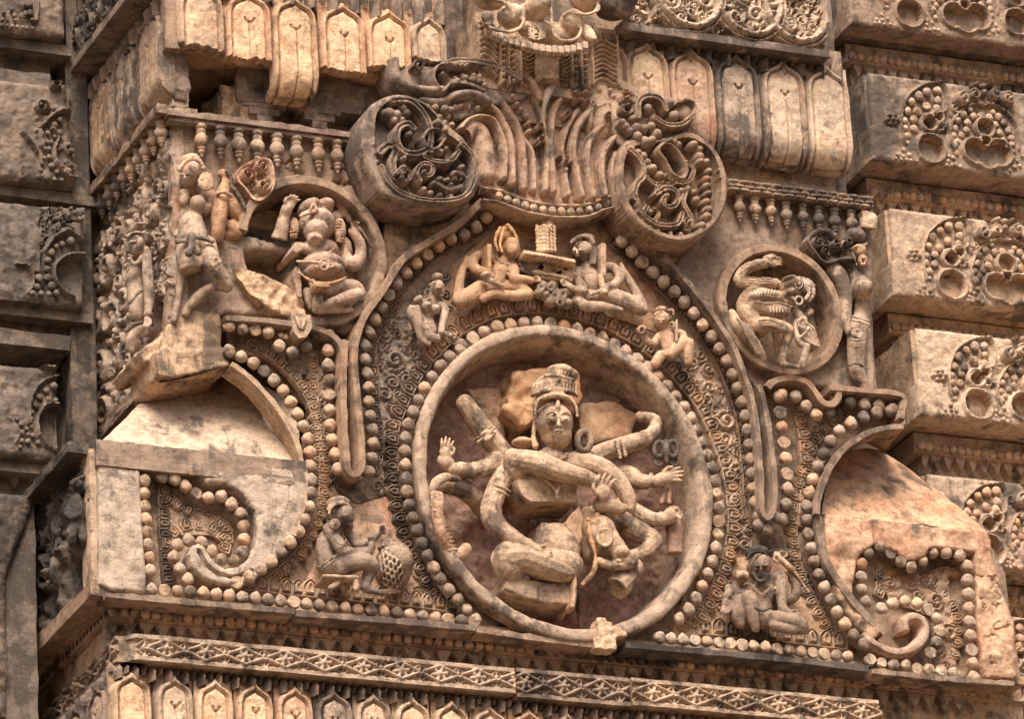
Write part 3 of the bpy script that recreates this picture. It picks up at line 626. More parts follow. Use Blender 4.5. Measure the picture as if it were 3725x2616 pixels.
ltier(2, A, [(-150, 640), (390, 690), (560, 690), (640, 1540), (-150, 1480)], -.78, DUSK, 'dark block with a trail of beads and leaf scrolls, left of the broken petal cornice', mo2, zig=(200, 1625, 760))
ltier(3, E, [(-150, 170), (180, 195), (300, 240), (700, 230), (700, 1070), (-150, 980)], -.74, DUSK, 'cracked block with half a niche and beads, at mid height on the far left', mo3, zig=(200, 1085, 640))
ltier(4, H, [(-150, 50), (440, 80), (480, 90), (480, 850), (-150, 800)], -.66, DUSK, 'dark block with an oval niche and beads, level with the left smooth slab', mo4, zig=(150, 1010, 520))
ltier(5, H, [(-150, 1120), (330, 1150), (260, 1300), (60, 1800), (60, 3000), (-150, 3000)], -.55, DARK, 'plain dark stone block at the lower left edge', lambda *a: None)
# ================================================================ the carved gable: panels, frames, scoops
def at0(pts): return D.xz(pts, 0)
MEDC = M(918, 782, .03); MRX, MRZ = .70, .735
def ringpts(c, rx, rz, n=96, a0=0., a1=2*math.pi): return circ((c.x, c.z), rx, rz, n, a0, a1)
GAN = N(1312, 790, .03); GRX, GRZ = .325, .335
RIG = Q(770, 997, .03); RRX, RRZ = .288, .30
ped = thing('carved_gable', D(1150, 1400), 'big stone gable panel filled with figures, beads and petals in the middle of the facade', 'gable')
lower = [(212, 1012), (232, 990), (681, 1055), (698, 905), (602, 800), (510, 790), (505, 705), (760, 748), (800, 738), (905, 610), (1085, 450), (1385, 468), (1500, 640), (1600, 738), (1700, 868), (1840, 862), (2024, 882), (2028, 952), (1930, 985), (1870, 1040), (1842, 1120), (1835, 1158), (2205, 1195), (2250, 1290), (2290, 1535), (1330, 1452), (1070, 1412), (700, 1378), (212, 1342)]
# relief ground behind beads and petals, with a hole for the great roundel
o = plate('ground_panel', PURP, ped, D.xz(lower, -.05), -.05, .07, .0075, .0, .02, 3, holes=[ringpts(MEDC, MRX-.04, MRZ-.04)])  # darker stone colour stands in for crevice shade and grime between beads
# upper panels
for k_, pl in enumerate(([(985, 620), (1090, 530), (1130, 490), (1360, 505), (1440, 610), (1490, 700), (1470, 745), (1400, 720), (1300, 690), (1200, 680), (1100, 695), (1000, 740)], [(915, 700), (985, 620), (1010, 740), (950, 780), (915, 760)], [(680, 1310), (740, 1200), (745, 1110), (800, 1130), (880, 1110), (925, 1200), (960, 1330), (900, 1352), (760, 1330)], [(1570, 1400), (1620, 1330), (1650, 1250), (1760, 1250), (1800, 1300), (1850, 1410), (1860, 1440), (1700, 1425)], [(375, 1130), (440, 1150), (510, 1190), (520, 1225), (470, 1200), (400, 1200), (380, 1260)])):
    plate('backdrop', [ORNG, ORNG, WARM, ORNG, BUFF][k_], ped, D.xz(pl, -.042), -.042, .03, .007, .004, .015, 60+k_)
ul = [(385, 264), (500, 276), (800, 313), (885, 640), (845, 702), (800, 745), (762, 748), (700, 716), (505, 702), (415, 742), (368, 850), (375, 700), (388, 500)]
ur = [(1560, 400), (1640, 420), (1957, 464), (1955, 700), (1968, 878), (1840, 868), (1800, 856), (1740, 852), (1700, 872), (1600, 742), (1500, 610), (1540, 560)]
def ulo(rel): rel.H[...] -= .0; rel.stroke(at0([(930, 480), (1000, 520)]), .05, .01)
def nob(rel):
    rr = np.random.RandomState(4)
    for _ in range(14):
        x, y = rr.uniform(600, 860), rr.uniform(330, 420); q = [(x+k*9, y+rr.uniform(-8, 8)+k*1.2) for k in range(5)]; rel.stroke(at0(q), .012, -.012, 'flat', mode='add')
plate('left_panel', PURP, ped, at0(ul), 0, .06, .007, .015, .022, 5, nob, [ringpts(GAN, GRX-.02, GRZ-.02)])
plate('right_panel', PURP, ped, at0(ur), 0, .06, .007, .015, .022, 6, None, [ringpts(RIG, RRX-.02, RRZ-.02)])
mid = [(800, 300), (1640, 420), (1560, 600), (1500, 640), (1395, 480), (1085, 452), (905, 614), (850, 690), (870, 400)]
plate('middle_panel', BUFF, ped, D.xz(mid, -.03), -.03, .06, .009, .0, .03, 7)
plate('upper_wall', GREY, ped, D.xz([(870, 160), (1480, 250), (1640, 430), (800, 320)], -.06), -.06, .06, .012, 0, .03, 8)

def rim_strip(fr, pts, w_, d0, d1, name, mat, parent, prof='flat', n=8, closed=False, amp=.012, seg=.02):
    b = MB(); q = catmull(fr.xz(pts, d0), seg, closed, n); b.ribbon(q, w_, -d0, -d1, closed, prof)
    return b.build(name, mat, parent, amp=amp, nsc=.06, amp2=.006, nsc2=.02, sharp=38, shade=True)
# ---- outline ribs of the gable: the arch shoulders and the two long hairpins
rib = [(640, 60), (560, 135), (440, 245), (230, 372), (40, 500)]
leftrib = [(O.o[0]+x/O.k, O.o[1]+y/O.k) for x, y in rib]
leftrib = [(x*.6161, y*.6161) for x, y in leftrib]+[(858, 652), (822, 702), (800, 755), (795, 810), (800, 870), (806, 930), (810, 985), (812, 1030), (806, 1058), (792, 1063), (780, 1050), (776, 1000), (772, 930), (770, 860), (772, 800), (776, 762)]
rim_strip(D, leftrib, .036, .085, -.05, 'arch_rib', PURP, ped, 'flat', 6)
rightrib = [(O.o[0]+x/O.k, O.o[1]+y/O.k) for x, y in [(1660, 130), (1790, 240), (1985, 440), (2215, 700)]]
rightrib = [(x*.6161, y*.6161) for x, y in rightrib]+[(1592, 695), (1640, 768), (1668, 835), (1688, 900), (1698, 960), (1704, 1030), (1707, 1090), (1708, 1138), (1717, 1160), (1729, 1156), (1737, 1120), (1736, 1060), (1728, 990), (1719, 930), (1708, 880), (1700, 862)]
rim_strip(D, rightrib, .030, .085, -.05, 'arch_rib', GREY, ped, 'flat', 6)
# shoulder ribs under the roundels
rim_strip(D, [(505, 712), (580, 716), (645, 724), (700, 733), (735, 745), (758, 762), (770, 790), (775, 820)], .03, .075, -.05, 'shoulder_rib', PURP, ped, 'flat', 5)
b = MB(); q = at0([(636, 716), (682, 722), (684, 750), (672, 772), (655, 774), (642, 760)]); b.prism(q, -.085, .05); b.build('drop_block', BUFF, ped, sub=2, amp=.01, sharp=40)
b = MB(); q = at0([(648, 730), (655, 752), (662, 755), (668, 732)]); b.tube([(x, -.09, z) for x, z in q], .007, 6); b.build('hook_carving', BUFF, ped)
rim_strip(D, [(1722, 868), (1738, 852), (1775, 846), (1810, 856), (1830, 880), (1845, 902), (1868, 905), (1880, 890), (1880, 872), (1865, 866)], .034, .075, -.05, 'shoulder_rib', PURP, ped, 'flat', 5)
rim_strip(D, [(1860, 868), (1930, 874), (2022, 884), (2024, 915), (2022, 938)], .03, .08, -.05, 'shoulder_rib', PURP, ped, 'flat', 3)
# ---- bottom ledge in pieces, dipping to the right
def ledge(pts, w_, d, name='bottom_ledge', mat=GREY): return rim_strip(D, pts, w_, d, -.05, name, mat, ped, 'flat', 4, amp=.026, seg=.03)
ledge([(236, 1333), (400, 1348), (660, 1371)], .030, .06); ledge([(664, 1375), (850, 1389), (1066, 1408)], .034, .065); ledge([(1068, 1411), (1200, 1430), (1330, 1446)], .034, .05, mat=PURP)
ledge([(1402, 1446), (1600, 1463), (1800, 1482), (1948, 1500)], .034, .06, mat=DARK); ledge([(1955, 1504), (2100, 1520), (2275, 1533)], .030, .07)
b = MB()
for cx, cy, r_, s_ in ((1345, 1396, 9, 1), (1352, 1410, 17, 1), (1375, 1420, 15, 1), (1395, 1424, 8, 1), (1358, 1442, 22, 1), (1345, 1446, 16, 1)): p_ = D(cx, cy, .06); b.box(tuple(p_-Vector((r_*D.m, .02, r_*D.m*.8))), tuple(p_+Vector((r_*D.m, .06, r_*D.m*.8))))
o = b.build('broken_stone', PALE, None, voxel=.005, smooth=2, amp=.018, nsc=.03); tag(o, 'pale broken stump of stone standing on the ledge below the great ring', 'stone stump')
# ---- scoops: smooth slabs that lean back under the side arches
def loft(rows, name, mat, parent, n=14, amp=.02, nsc=.12, thick=None):
    vs = []; m = len(rows[0])
    res = []
    for r0, r1 in zip(rows, rows[1:]):
        for k in range(n):
            t = k/n; res.append([a.lerp(b_, t) for a, b_ in zip(r0, r1)])
    res.append(rows[-1]); fs = []
    for r_ in res: vs += [tuple(p) for p in r_]
    for i in range(len(res)-1):
        for j in range(m-1): fs.append((i*m+j, i*m+j+1, (i+1)*m+j+1, (i+1)*m+j))
    b = MB(); b.add(vs, fs); me = me_from(b.v, b.f); bm = bmesh.new(); bm.from_mesh(me); bmesh.ops.recalc_face_normals(bm, faces=bm.faces); bm.to_mesh(me); bm.free()
    me = process(me, None, 0, amp, nsc, amp*.5, .03); return link(name, me, mat, parent)
def lin(fr, a, b_, n=24): return [fr(a[0]+(b_[0]-a[0])*i/(n-1), a[1]+(b_[1]-a[1])*i/(n-1), a[2]+(b_[2]-a[2])*i/(n-1)) for i in range(n)]
def crv(fr, pts, n=24):
    q = catmull(pts, None, False, 12); return [fr(*q[round(i*(len(q)-1)/(n-1))]) for i in range(n)]
ls = thing('sloping_slab', H(1500, 800), 'smooth pale slab leaning back under the broken left side arch', 'slab')
loft([crv(H, [(860, 690, .0), (1450, 770, 0), (2000, 830, 0), (2500, 900, 0)]), crv(H, [(1130, 430, -.22), (1600, 400, -.2), (2150, 480, -.15), (2500, 640, -.06)]), crv(H, [(1375, 190, -.42), (1650, 160, -.4), (2100, 200, -.3), (2440, 380, -.14)])], 'slab_face', PALE, ls, 14, .02, .2)
loft([crv(H, [(1330, 215, -.02), (1440, 190, .0), (1700, 130, .02), (1935, 72, .03), (2090, 180, .03), (2215, 320, .03), (2270, 480, .03)]), crv(H, [(1320, 200, -.5), (1440, 190, -.48), (1650, 170, -.42), (1850, 170, -.36), (2000, 260, -.30), (2130, 370, -.22), (2200, 500, -.14)])], 'arch_soffit', BUFF, ls, 8, .02, .1)
rs = thing('sloping_slab', I(1300, 1100), 'smooth orange and cream slab leaning back under the right side arch', 'slab')
loft([crv(I, [(600, 1310, .0), (1000, 1355, 0), (1500, 1410, 0), (2010, 1480, 0)]), crv(I, [(640, 1080, -.12), (900, 1000, -.18), (1300, 1050, -.2), (1800, 1290, -.1)]), crv(I, [(700, 900, -.25), (850, 780, -.35), (1120, 790, -.40), (1560, 1110, -.28)])], 'slab_face', WARM, rs, 14, .015, .2)
loft([crv(I, [(610, 1310, .06), (640, 1100, .06), (700, 900, .06), (830, 740, .06), (1050, 610, .06), (1290, 590, .06)]), crv(I, [(560, 1320, -.1), (600, 1050, -.24), (660, 880, -.32), (800, 770, -.38), (960, 720, -.42), (1130, 790, -.44)])], 'arch_soffit', ORNG, rs, 8, .015, .1)
rim_strip(I, [(1290, 575), (1120, 590), (950, 655), (800, 760), (700, 890), (625, 1050), (585, 1200), (575, 1310)], .030, .085, -.05, 'arch_lip', GREY, rs, 'flat', 5)
rim_strip(I, [(578, 1325), (590, 1450), (610, 1560), (650, 1700), (740, 1860), (850, 2010), (1000, 2180), (1140, 2300)], .044, .06, -.06, 'arch_lip', GREY, rs, 'flat', 5)
rim_strip(D, [(519, 815), (558, 843), (594, 880), (622, 915), (648, 955), (668, 1000), (680, 1052), (684, 1100), (676, 1150), (658, 1200)], .028, .055, -.06, 'arch_lip', BUFF, ls, 'flat', 5)
# broken rock ledge at the corner, above the slab
rk = MB(); rk.prism(E.xz([(1385, 1235), (1500, 1165), (1640, 1092), (1720, 1110), (1830, 1132), (1848, 1200), (1850, 1400), (1945, 1560), (1700, 1620), (1430, 1670), (1370, 1660), (1350, 1450)], .01), -.012, .38); rk.prism(E.xz([(1300, 1440), (1400, 1400), (1500, 1440), (1840, 1420), (1930, 1555), (1700, 1610), (1430, 1665), (1330, 1640)], .03), -.03, .3)
rk.prism(E.xz([(1120, 1480), (1340, 1330), (1380, 1400), (1350, 1480), (1180, 1570)], -.1), .05, .4)
o = rk.build('broken_ledge', BUFF, ped, voxel=.008, smooth=1, amp=.016, nsc=.05, amp2=.02, nsc2=.2)
# ---- side scrolls shaped like a G, with bead strings
GL = [(212, 1012), (232, 992), (683, 1053), (684, 1110), (674, 1160), (652, 1208), (606, 1270), (564, 1306), (523, 1319), (478, 1317), (443, 1303), (421, 1277), (415, 1250), (421, 1234), (436, 1228), (452, 1236), (462, 1255), (475, 1273), (497, 1284), (526, 1280), (550, 1259), (566, 1224), (570, 1198), (562, 1155), (538, 1118), (497, 1094), (455, 1091), (440, 1076), (437, 1061), (303, 1042), (306, 1069), (319, 1338), (240, 1332), (214, 1318)]
def gl(rel):
    rel.stroke(at0([(437, 1244), (452, 1275), (482, 1298), (520, 1303), (556, 1290)]), .018, -.03, 'round', mode='add')
    rel.stroke(at0([(214, 1050), (330, 1066), (450, 1080), (560, 1072), (683, 1088)]), .006, -.012, 'flat', mode='add'); rel.stroke(at0([(598, 985+55), (597, 1085)]), .006, -.012, 'flat', mode='add')
    rel.stroke(at0([(640, 1090), (640, 1130), (600, 1250)]), .004, -.006, 'flat', mode='add')
gs = thing('side_scroll', D(450, 1300), 'pale left side scroll curling into a hook, with a string of beads inside', 'carved scroll')
plate('scroll_face', PALE, gs, at0(GL), .05, .11, .006, .014, .012, 15, gl)
b = MB(); b.box((xLL, -.055, D(300, 1052).z-.02), (D(676, 1052).x, .03, D(300, 1000).z-.012)); b.build('top_block', GREY, gs, sub=5, amp=.012, nsc=.08, sharp=40)
mk = lambda m1, m2, p=.25: (lambda x, y: m2 if random.random() < p else m1)
kL = [(322, 1078), (322, 1105), (324, 1135), (326, 1163), (328, 1193), (330, 1222), (333, 1250), (335, 1280)]
bead_string(gs, D, kL, 28.5, 14.2, .02, mats=mk(BUFF, WARM)); bead_string(gs, D, [(362, 1070), (395, 1076), (428, 1100), (458, 1117), (492, 1112), (522, 1135), (545, 1163), (545, 1198), (546, 1235), (515, 1262), (480, 1242), (455, 1220), (432, 1213), (405, 1215), (388, 1245), (405, 1280), (420, 1300)], 29.5, 14, .02, mats=mk(BUFF, WARM))
petal_string(gs, D, [(352, 1100), (352, 1150), (354, 1200), (357, 1250), (362, 1300)], 26, 27, -.045, 1, GREY)
petal_string(gs, D, [(380, 1110), (420, 1130), (470, 1155), (505, 1170), (522, 1200), (515, 1235)], 25, 25, -.045, -1, BUFF)
petal_string(gs, D, [(385, 1225), (400, 1200), (430, 1190), (470, 1198), (490, 1215)], 26, 25, -.045, 1, BUFF)
# right hand counterpart, worn and cracked
GR = [(1842, 1160), (2205, 1200), (2225, 1290), (2262, 1400), (2270, 1528), (2200, 1525), (2190, 1500), (2183, 1400), (2180, 1300), (2176, 1246), (2085, 1236), (2070, 1240), (2060, 1258), (2040, 1265), (2015, 1262), (2000, 1245), (1950, 1228), (1918, 1250), (1905, 1300), (1900, 1360), (1935, 1400), (1965, 1424), (1945, 1448), (1905, 1410), (1870, 1350), (1850, 1290), (1838, 1220)]
def gr(rel):
    rr = np.random.RandomState(2)
    for k in range(16):
        x, y = rr.uniform(2190, 2255), rr.uniform(1290, 1500); q = [(x, y)]
        for _ in range(4): q.append((q[-1][0]+rr.uniform(-12, 16), q[-1][1]+rr.uniform(-8, 16)))
        rel.stroke(at0(q), .005, -.01, 'flat', mode='add')
    rel.stroke(at0([(1940, 1395), (1985, 1428), (2030, 1438)]), .03, -.02, mode='add'); rel.stroke(at0([(1945, 1160), (1948, 1230)]), .005, -.015, 'flat', mode='add')
gt = thing('side_scroll', D(2050, 1450), 'cracked warm right side scroll with a small spiral and worn beads inside', 'carved scroll')
plate('scroll_face', WARM, gt, at0(GR), .05, .11, .006, .014, .03, 16, gr)
rim_strip(D, [(1935, 1418), (1965, 1442), (2005, 1460), (2045, 1455), (2074, 1428), (2076, 1396), (2055, 1380), (2032, 1390), (2034, 1412)], .052, .055, -.05, 'scroll_hook', WARM, gt, 'round', 8)
bead_string(gt, D, [(2120, 1240), (2162, 1253), (2168, 1300), (2170, 1340), (2172, 1390), (2176, 1440), (2180, 1490), (2182, 1520)], 30, 14.5, .03, mats=mk(BUFF, WARM)); bead_string(gt, D, [(2090, 1240), (2060, 1262), (2035, 1272), (2000, 1245), (1965, 1228), (1935, 1255), (1930, 1285), (1930, 1320), (1940, 1350)], 29, 14, .03, mats=mk(BUFF, ORNG))
bead_string(gt, D, [(1975, 1365), (2008, 1352), (2040, 1350), (2070, 1360), (2098, 1385), (2106, 1415), (2098, 1445), (2085, 1465)], 28, 14, .03, mat=PALE, broken=.5)
bead_string(gt, D, [(1950, 1480), (1990, 1490), (2030, 1492), (2060, 1500), (2095, 1503), (2135, 1510)], 27, 13, .02, mat=PALE, broken=.6)
petal_string(gt, D, [(1975, 1262), (2010, 1285), (2060, 1300), (2100, 1275), (2140, 1275)], 26, 25, -.045, -1, ORNG); petal_string(gt, D, [(1960, 1290), (1965, 1340), (2000, 1325), (2060, 1315), (2110, 1345), (2130, 1390), (2130, 1440), (2120, 1490)], 26, 26, -.045, 1, BUFF)
r, og = front_relief(at0([(1950, 1260), (2150, 1500)]), .006, -.035, 0, 0); scrollwork(r, at0([(1985, 1290), (2145, 1280), (2150, 1500), (2100, 1490), (2100, 1380), (2000, 1340)]), .04, 14, .03, 1.2); r.cut(at0([(1985, 1290), (2145, 1280), (2150, 1500), (2100, 1490), (2100, 1380), (2000, 1340)])); r.mesh('worn_carving', ORNG, gt, og, thick=.02)

# ================================================================ great roundel
rd = thing('ring_frame', M(918, 1640, .05), 'large round stone ring framing the many armed figure', 'round frame')
b = MB(); q = ringpts(MEDC, MRX-.030, MRZ-.030, 120); prof = [(.034, .02), (.034, -.052), (.029, -.062), (-.006, -.066), (-.018, -.060), (-.029, -.03), (-.038, .02), (-.047, .10), (-.056, .26)]
vs = []; fs = []; n = len(q)
for i in range(n):
    x, z = q[i]; dx, dz = x-MEDC.x, z-MEDC.z; l = math.hypot(dx, dz)
    for u, y in prof: vs.append((x+dx/l*u, y, z+dz/l*u))
k = len(prof)
for i in range(n):
    j = (i+1) % n
    for p in range(k-1): fs.append((i*k+p, i*k+p+1, j*k+p+1, j*k+p))
b.add(vs, fs); b.build('ring', BUFF, rd, amp=.016, nsc=.12, amp2=.007, nsc2=.03, sub=1)
def rbk(rel):
    cx, cz = MEDC.x-.0, MEDC.z
    rr = np.random.RandomState(3)
    rel.wear(.06, .30, 3); rel.wear(.03, .08, 4); rel.stroke([(M(985, 200, -.2).x, M(985, 200, -.2).z), (M(985, 1600, -.2).x, M(985, 1600, -.2).z)], .012, -.03, 'flat', mode='add')
    for x, y, r_ in ((430, 330, .16), (1150, 420, .14), (700, 250, .12), (1300, 330, .1)): c = M(x, y, -.2); rel.dome((c.x, c.z), r_, .035, 'add')
plate('back', RED, rd, ringpts(MEDC, MRX-.06, MRZ-.06), -.20, .06, .008, 0, .0, 9, rbk)
# bead and petal collar around the ring
lk = [(375, 8), (293, 65), (240, 120), (195, 178), (150, 240), (113, 312), (82, 383), (53, 450), (40, 525), (35, 597), (37, 668), (42, 745), (45, 820), (57, 893), (77, 970), (103, 1047), (130, 1125), (168, 1200), (207, 1280), (255, 1348), (310, 1412), (367, 1477), (430, 1545)]
rkk = [(1210, 15), (1285, 55), (1355, 105), (1422, 160), (1483, 220), (1543, 293), (1595, 357), (1635, 423), (1668, 493), (1700, 567), (1725, 640), (1750, 715), (1770, 795), (1780, 868), (1787, 942), (1786, 1015), (1778, 1090), (1763, 1165), (1745, 1235), (1718, 1300), (1688, 1370), (1658, 1425), (1618, 1488), (1565, 1540)]
ok_ = [(1745, 1220), (1640, 1160), (1540, 1105), (1425, 1068), (1312, 1030), (1200, 1010), (1090, 990), (972, 990), (865, 1005), (755, 1018), (650, 1060), (558, 1110), (470, 1165), (390, 1235)]
mz = [(M.o[0]+x/M.k, M.o[1]+y/M.k) for x, y in lk[::-1]]+[(O.o[0]+x/O.k, O.o[1]+y/O.k) for x, y in ok_[::-1]][1:-1]+[(M.o[0]+x/M.k, M.o[1]+y/M.k) for x, y in rkk[1:]]
bc = thing('bead_collar', P0(*mz[0], 0), 'collar of round stone beads following the rim of the great ring', 'bead border')
GB = GREY
bead_string(bc, P0, mz, 49.3, 23.3, .03, mats=lambda x, y: (GREY if x < 1700 and random.random() < .8 else (WARM if y < 1400 and x > 1750 and random.random() < .5 else BUFF)))
pcx, pcy = 2040, 1762
def off(pts, o): 
    out = []
    for i, p in enumerate(pts):
        a = pts[max(i-1, 0)]; c = pts[min(i+1, len(pts)-1)]; dx, dy = c[0]-a[0], c[1]-a[1]; l = math.hypot(dx, dy); out.append((p[0]+dy/l*o, p[1]-dx/l*o))
    return out
pc = thing('petal_collar', P0(*mz[10], 0), 'collar of small lotus petals outside the beads of the great ring', 'petal border')
petal_string(pc, P0, off(mz[3:20], 26), 47, 50, -.04, 1, GREY, depth=1.1); petal_string(pc, P0, off(mz[20:36], 26), 50, 58, -.04, 1, WARM, depth=1.1); petal_string(pc, P0, off(mz[36:-1], 26), 47, 54, -.04, 1, BUFF, depth=1.1)
# ---- bead strings and petals of the arch
ab = thing('arch_beading', D(815, 1000), 'string of dark beads and petals down the left side of the pointed arch', 'bead border')
la = [(1090, 487), (1068, 508), (1040, 526), (1010, 535), (985, 550), (955, 572), (930, 592), (905, 615), (885, 640), (866, 668), (850, 698), (833, 731), (821, 762), (816, 795), (822, 830), (826, 862), (826, 895), (829, 927), (834, 960), (836, 995), (833, 1030), (825, 1058)]
bead_string(ab, D, la[::-1], 31, 14.6, .03, mats=lambda x, y: GREY if y > 600 or random.random() < .4 else ORNG)
petal_string(ab, D, [(x+(24 if i > 5 else 16), y+(14 if i < 14 else 0)) for i, (x, y) in enumerate(la)], 25, 27, -.045, -1, GREY)
ab2 = thing('arch_beading', D(1690, 1000), 'string of beads and petals down the right side of the pointed arch', 'bead border')
ra = [(1393, 541), (1422, 570), (1450, 598), (1480, 625), (1508, 650), (1537, 680), (1562, 712), (1587, 744), (1610, 777), (1630, 812), (1645, 848), (1658, 884), (1668, 916), (1674, 950), (1678, 985), (1681, 1020), (1684, 1055), (1687, 1090), (1691, 1125), (1700, 1160)]
bead_string(ab2, D, ra, 33, 15, .03, mats=lambda x, y: BUFF if y < 740 else GREY)
petal_string(ab2, D, [(x-24, y+14) for x, y in ra], 25, 28, -.045, 1, PURP)
bead_string(ab2, D, [(1718, 1188), (1700, 1178)], 28, 14, .04, GREY); bead_string(ab2, D, [(1740, 1160), (1720, 1190)], 28, 14, .03, GREY)
# columns of beads between hairpin and side arch
cb = thing('bead_column', D(740, 1000), 'upright column of pale beads left of the dark hairpin rib', 'bead border')
bead_string(cb, D, [(737, 752), (735, 780), (736, 838), (738, 908), (742, 978), (758, 1052)], 32, 14.3, .03, mats=mk(BUFF, WARM)); petal_string(cb, D, [(712, 800), (712, 850), (714, 900), (718, 960), (724, 1020), (728, 1080)], 24, 25, -.045, -1, BUFF)
bead_string(cb, D, [(706, 750), (690, 775), (655, 790), (625, 775)], 30, 14, .03, mats=mk(BUFF, GREY)); bead_string(cb, D, [(514, 730), (541, 737), (573, 740), (601, 745)], 29, 14.5, .04, mats=mk(BUFF, BUFF)); bead_string(cb, D, [(630, 752), (640, 755)], 30, 7, .03, BUFF)
cb2 = thing('bead_column', D(1770, 1000), 'column of warm beads right of the lower hairpin, under the arched shoulder rib', 'bead border')
bead_string(cb2, D, [(1745, 890), (1748, 925), (1752, 960), (1757, 1000), (1762, 1045), (1765, 1090), (1762, 1130), (1752, 1165)], 33, 15, .03, mats=mk(WARM, GREY)); bead_string(cb2, D, [(1752, 885), (1785, 890), (1808, 912), (1832, 932), (1860, 925)], 31, 14.5, .035, mats=mk(BUFF, GREY))
bead_string(cb2, D, [(1873, 895), (1905, 903), (1938, 908), (1970, 910), (2000, 918)], 32, 15, .035, mats=mk(GREY, BUFF)); petal_string(cb2, D, [(1775, 920), (1785, 965), (1790, 1010), (1792, 1060), (1790, 1110), (1785, 1170)], 28, 30, -.045, 1, WARM)
# strings that follow the side arches
sa = thing('side_beading', D(690, 1100), 'curved string of beads and petals round the left side arch', 'bead border')
bead_string(sa, D, [(513, 787), (553, 806), (580, 822), (607, 846), (632, 873), (653, 905), (672, 940), (686, 972), (694, 1005), (694, 1050), (696, 1090), (694, 1130), (684, 1162), (668, 1192), (645, 1222), (618, 1250), (590, 1272), (560, 1292), (530, 1308)], 30.5, 14.2, .04, mats=mk(BUFF, GREY))
petal_string(sa, D, [(560, 785), (600, 805), (640, 840), (672, 880), (695, 930), (708, 985), (712, 1040), (712, 1100), (704, 1150), (686, 1195), (660, 1235), (625, 1270), (590, 1297)], 24, 26, -.045, 1, BUFF)
sb = thing('side_beading', D(1810, 1200), 'curved string of beads and petals round the right side arch', 'bead border')
bead_string(sb, D, [(1995, 922), (1965, 925), (1935, 936), (1905, 950), (1880, 968), (1860, 992), (1845, 1020), (1832, 1048), (1820, 1080), (1812, 1110), (1808, 1145), (1808, 1180), (1815, 1215), (1822, 1250), (1833, 1285), (1848, 1320), (1868, 1360), (1890, 1395), (1912, 1425), (1935, 1445)], 31.5, 15, .035, mats=mk(GREY, BUFF))
petal_string(sb, D, [(1895, 935), (1860, 965), (1835, 1000), (1815, 1040), (1800, 1085), (1788, 1130), (1785, 1180), (1790, 1230), (1800, 1280), (1820, 1330), (1845, 1375), (1870, 1415)], 26, 27, -.045, -1, BUFF)
# bottom strings
bs_ = thing('base_beading', D(700, 1370), 'row of beads and lotus petals along the bottom ledge, left of the great ring', 'bead border')
bead_string(bs_, D, [(340, 1322), (450, 1330), (560, 1341), (660, 1352), (760, 1363), (860, 1372), (960, 1384), (1062, 1396)], 29, 13.8, .04, mats=mk(BUFF, GREY, .4), broken=.15)
petal_string(bs_, D, [(560, 1328), (680, 1342), (780, 1352), (880, 1362), (960, 1370), (1010, 1378)], 27, 38, -.045, 1, BUFF, depth=.8)
bt_ = thing('base_beading', D(1700, 1470), 'row of broken beads and lotus petals along the bottom ledge, right of the great ring', 'bead border')
bead_string(bt_, D, [(1478, 1430), (1540, 1436), (1600, 1440), (1700, 1450), (1800, 1462), (1900, 1473)], 26.5, 13.5, .04, mats=mk(PALE, BUFF, .4), broken=.55)
petal_string(bt_, D, [(1580, 1428), (1700, 1440), (1800, 1450), (1880, 1460)], 30, 40, -.045, 1, BUFF, depth=.8)
# carved foliage filling the ground between strings
def fill_foliage(name, poly, size, seed, mat, h=.038, d=-.045, dens=1.):
    q = D.xz(poly, d); r, og = front_relief(q, .0045, d, 0, .01); scrollwork(r, q, size*1.9, seed, h, dens); r.cut(q); r.wear(.004, .03, seed); return r.mesh(name, mat, ped, og, thick=.02)
fill_foliage('vine_carving', [(850, 760), (880, 700), (950, 640), (1090, 560), (1060, 640), (960, 760), (920, 850), (900, 950), (860, 1000), (845, 900)], .024, 5, GREY, .028, dens=2.5)
fill_foliage('vine_carving', [(1480, 690), (1550, 760), (1620, 870), (1650, 980), (1655, 1100), (1630, 1180), (1615, 1000), (1580, 900), (1500, 800)], .024, 6, BUFF, .03, dens=2.5)
fill_foliage('vine_carving', [(700, 820), (725, 820), (735, 960), (745, 1080), (725, 1090), (712, 950)], .014, 7, BUFF, .025)
fill_foliage('vine_carving', [(505, 770), (620, 770), (700, 800), (700, 850), (600, 800)], .016, 8, PURP, .03)
fill_foliage('vine_carving', [(860, 1050), (905, 1000), (915, 1200), (960, 1300), (1010, 1370), (930, 1340), (890, 1200)], .02, 9, GREY, .03)
fill_foliage('vine_carving', [(1620, 1180), (1650, 1120), (1700, 1230), (1780, 1230), (1770, 1190), (1800, 1260), (1880, 1430), (1840, 1400), (1790, 1290), (1740, 1245), (1660, 1240)], .018, 10, GREY, .035)
fill_foliage('vine_carving', [(1560, 1240), (1600, 1150), (1640, 1200), (1640, 1330), (1570, 1420), (1500, 1440)], .022, 11, BUFF, .03)
fill_foliage('vine_carving', [(770, 1070), (840, 1070), (880, 1080), (860, 1110), (800, 1130), (755, 1100), (740, 1070)], .016, 12, GREY, .05)
fill_foliage('vine_carving', [(1800, 950), (1860, 930), (1850, 970), (1800, 1050)], .014, 13, WARM, .03)

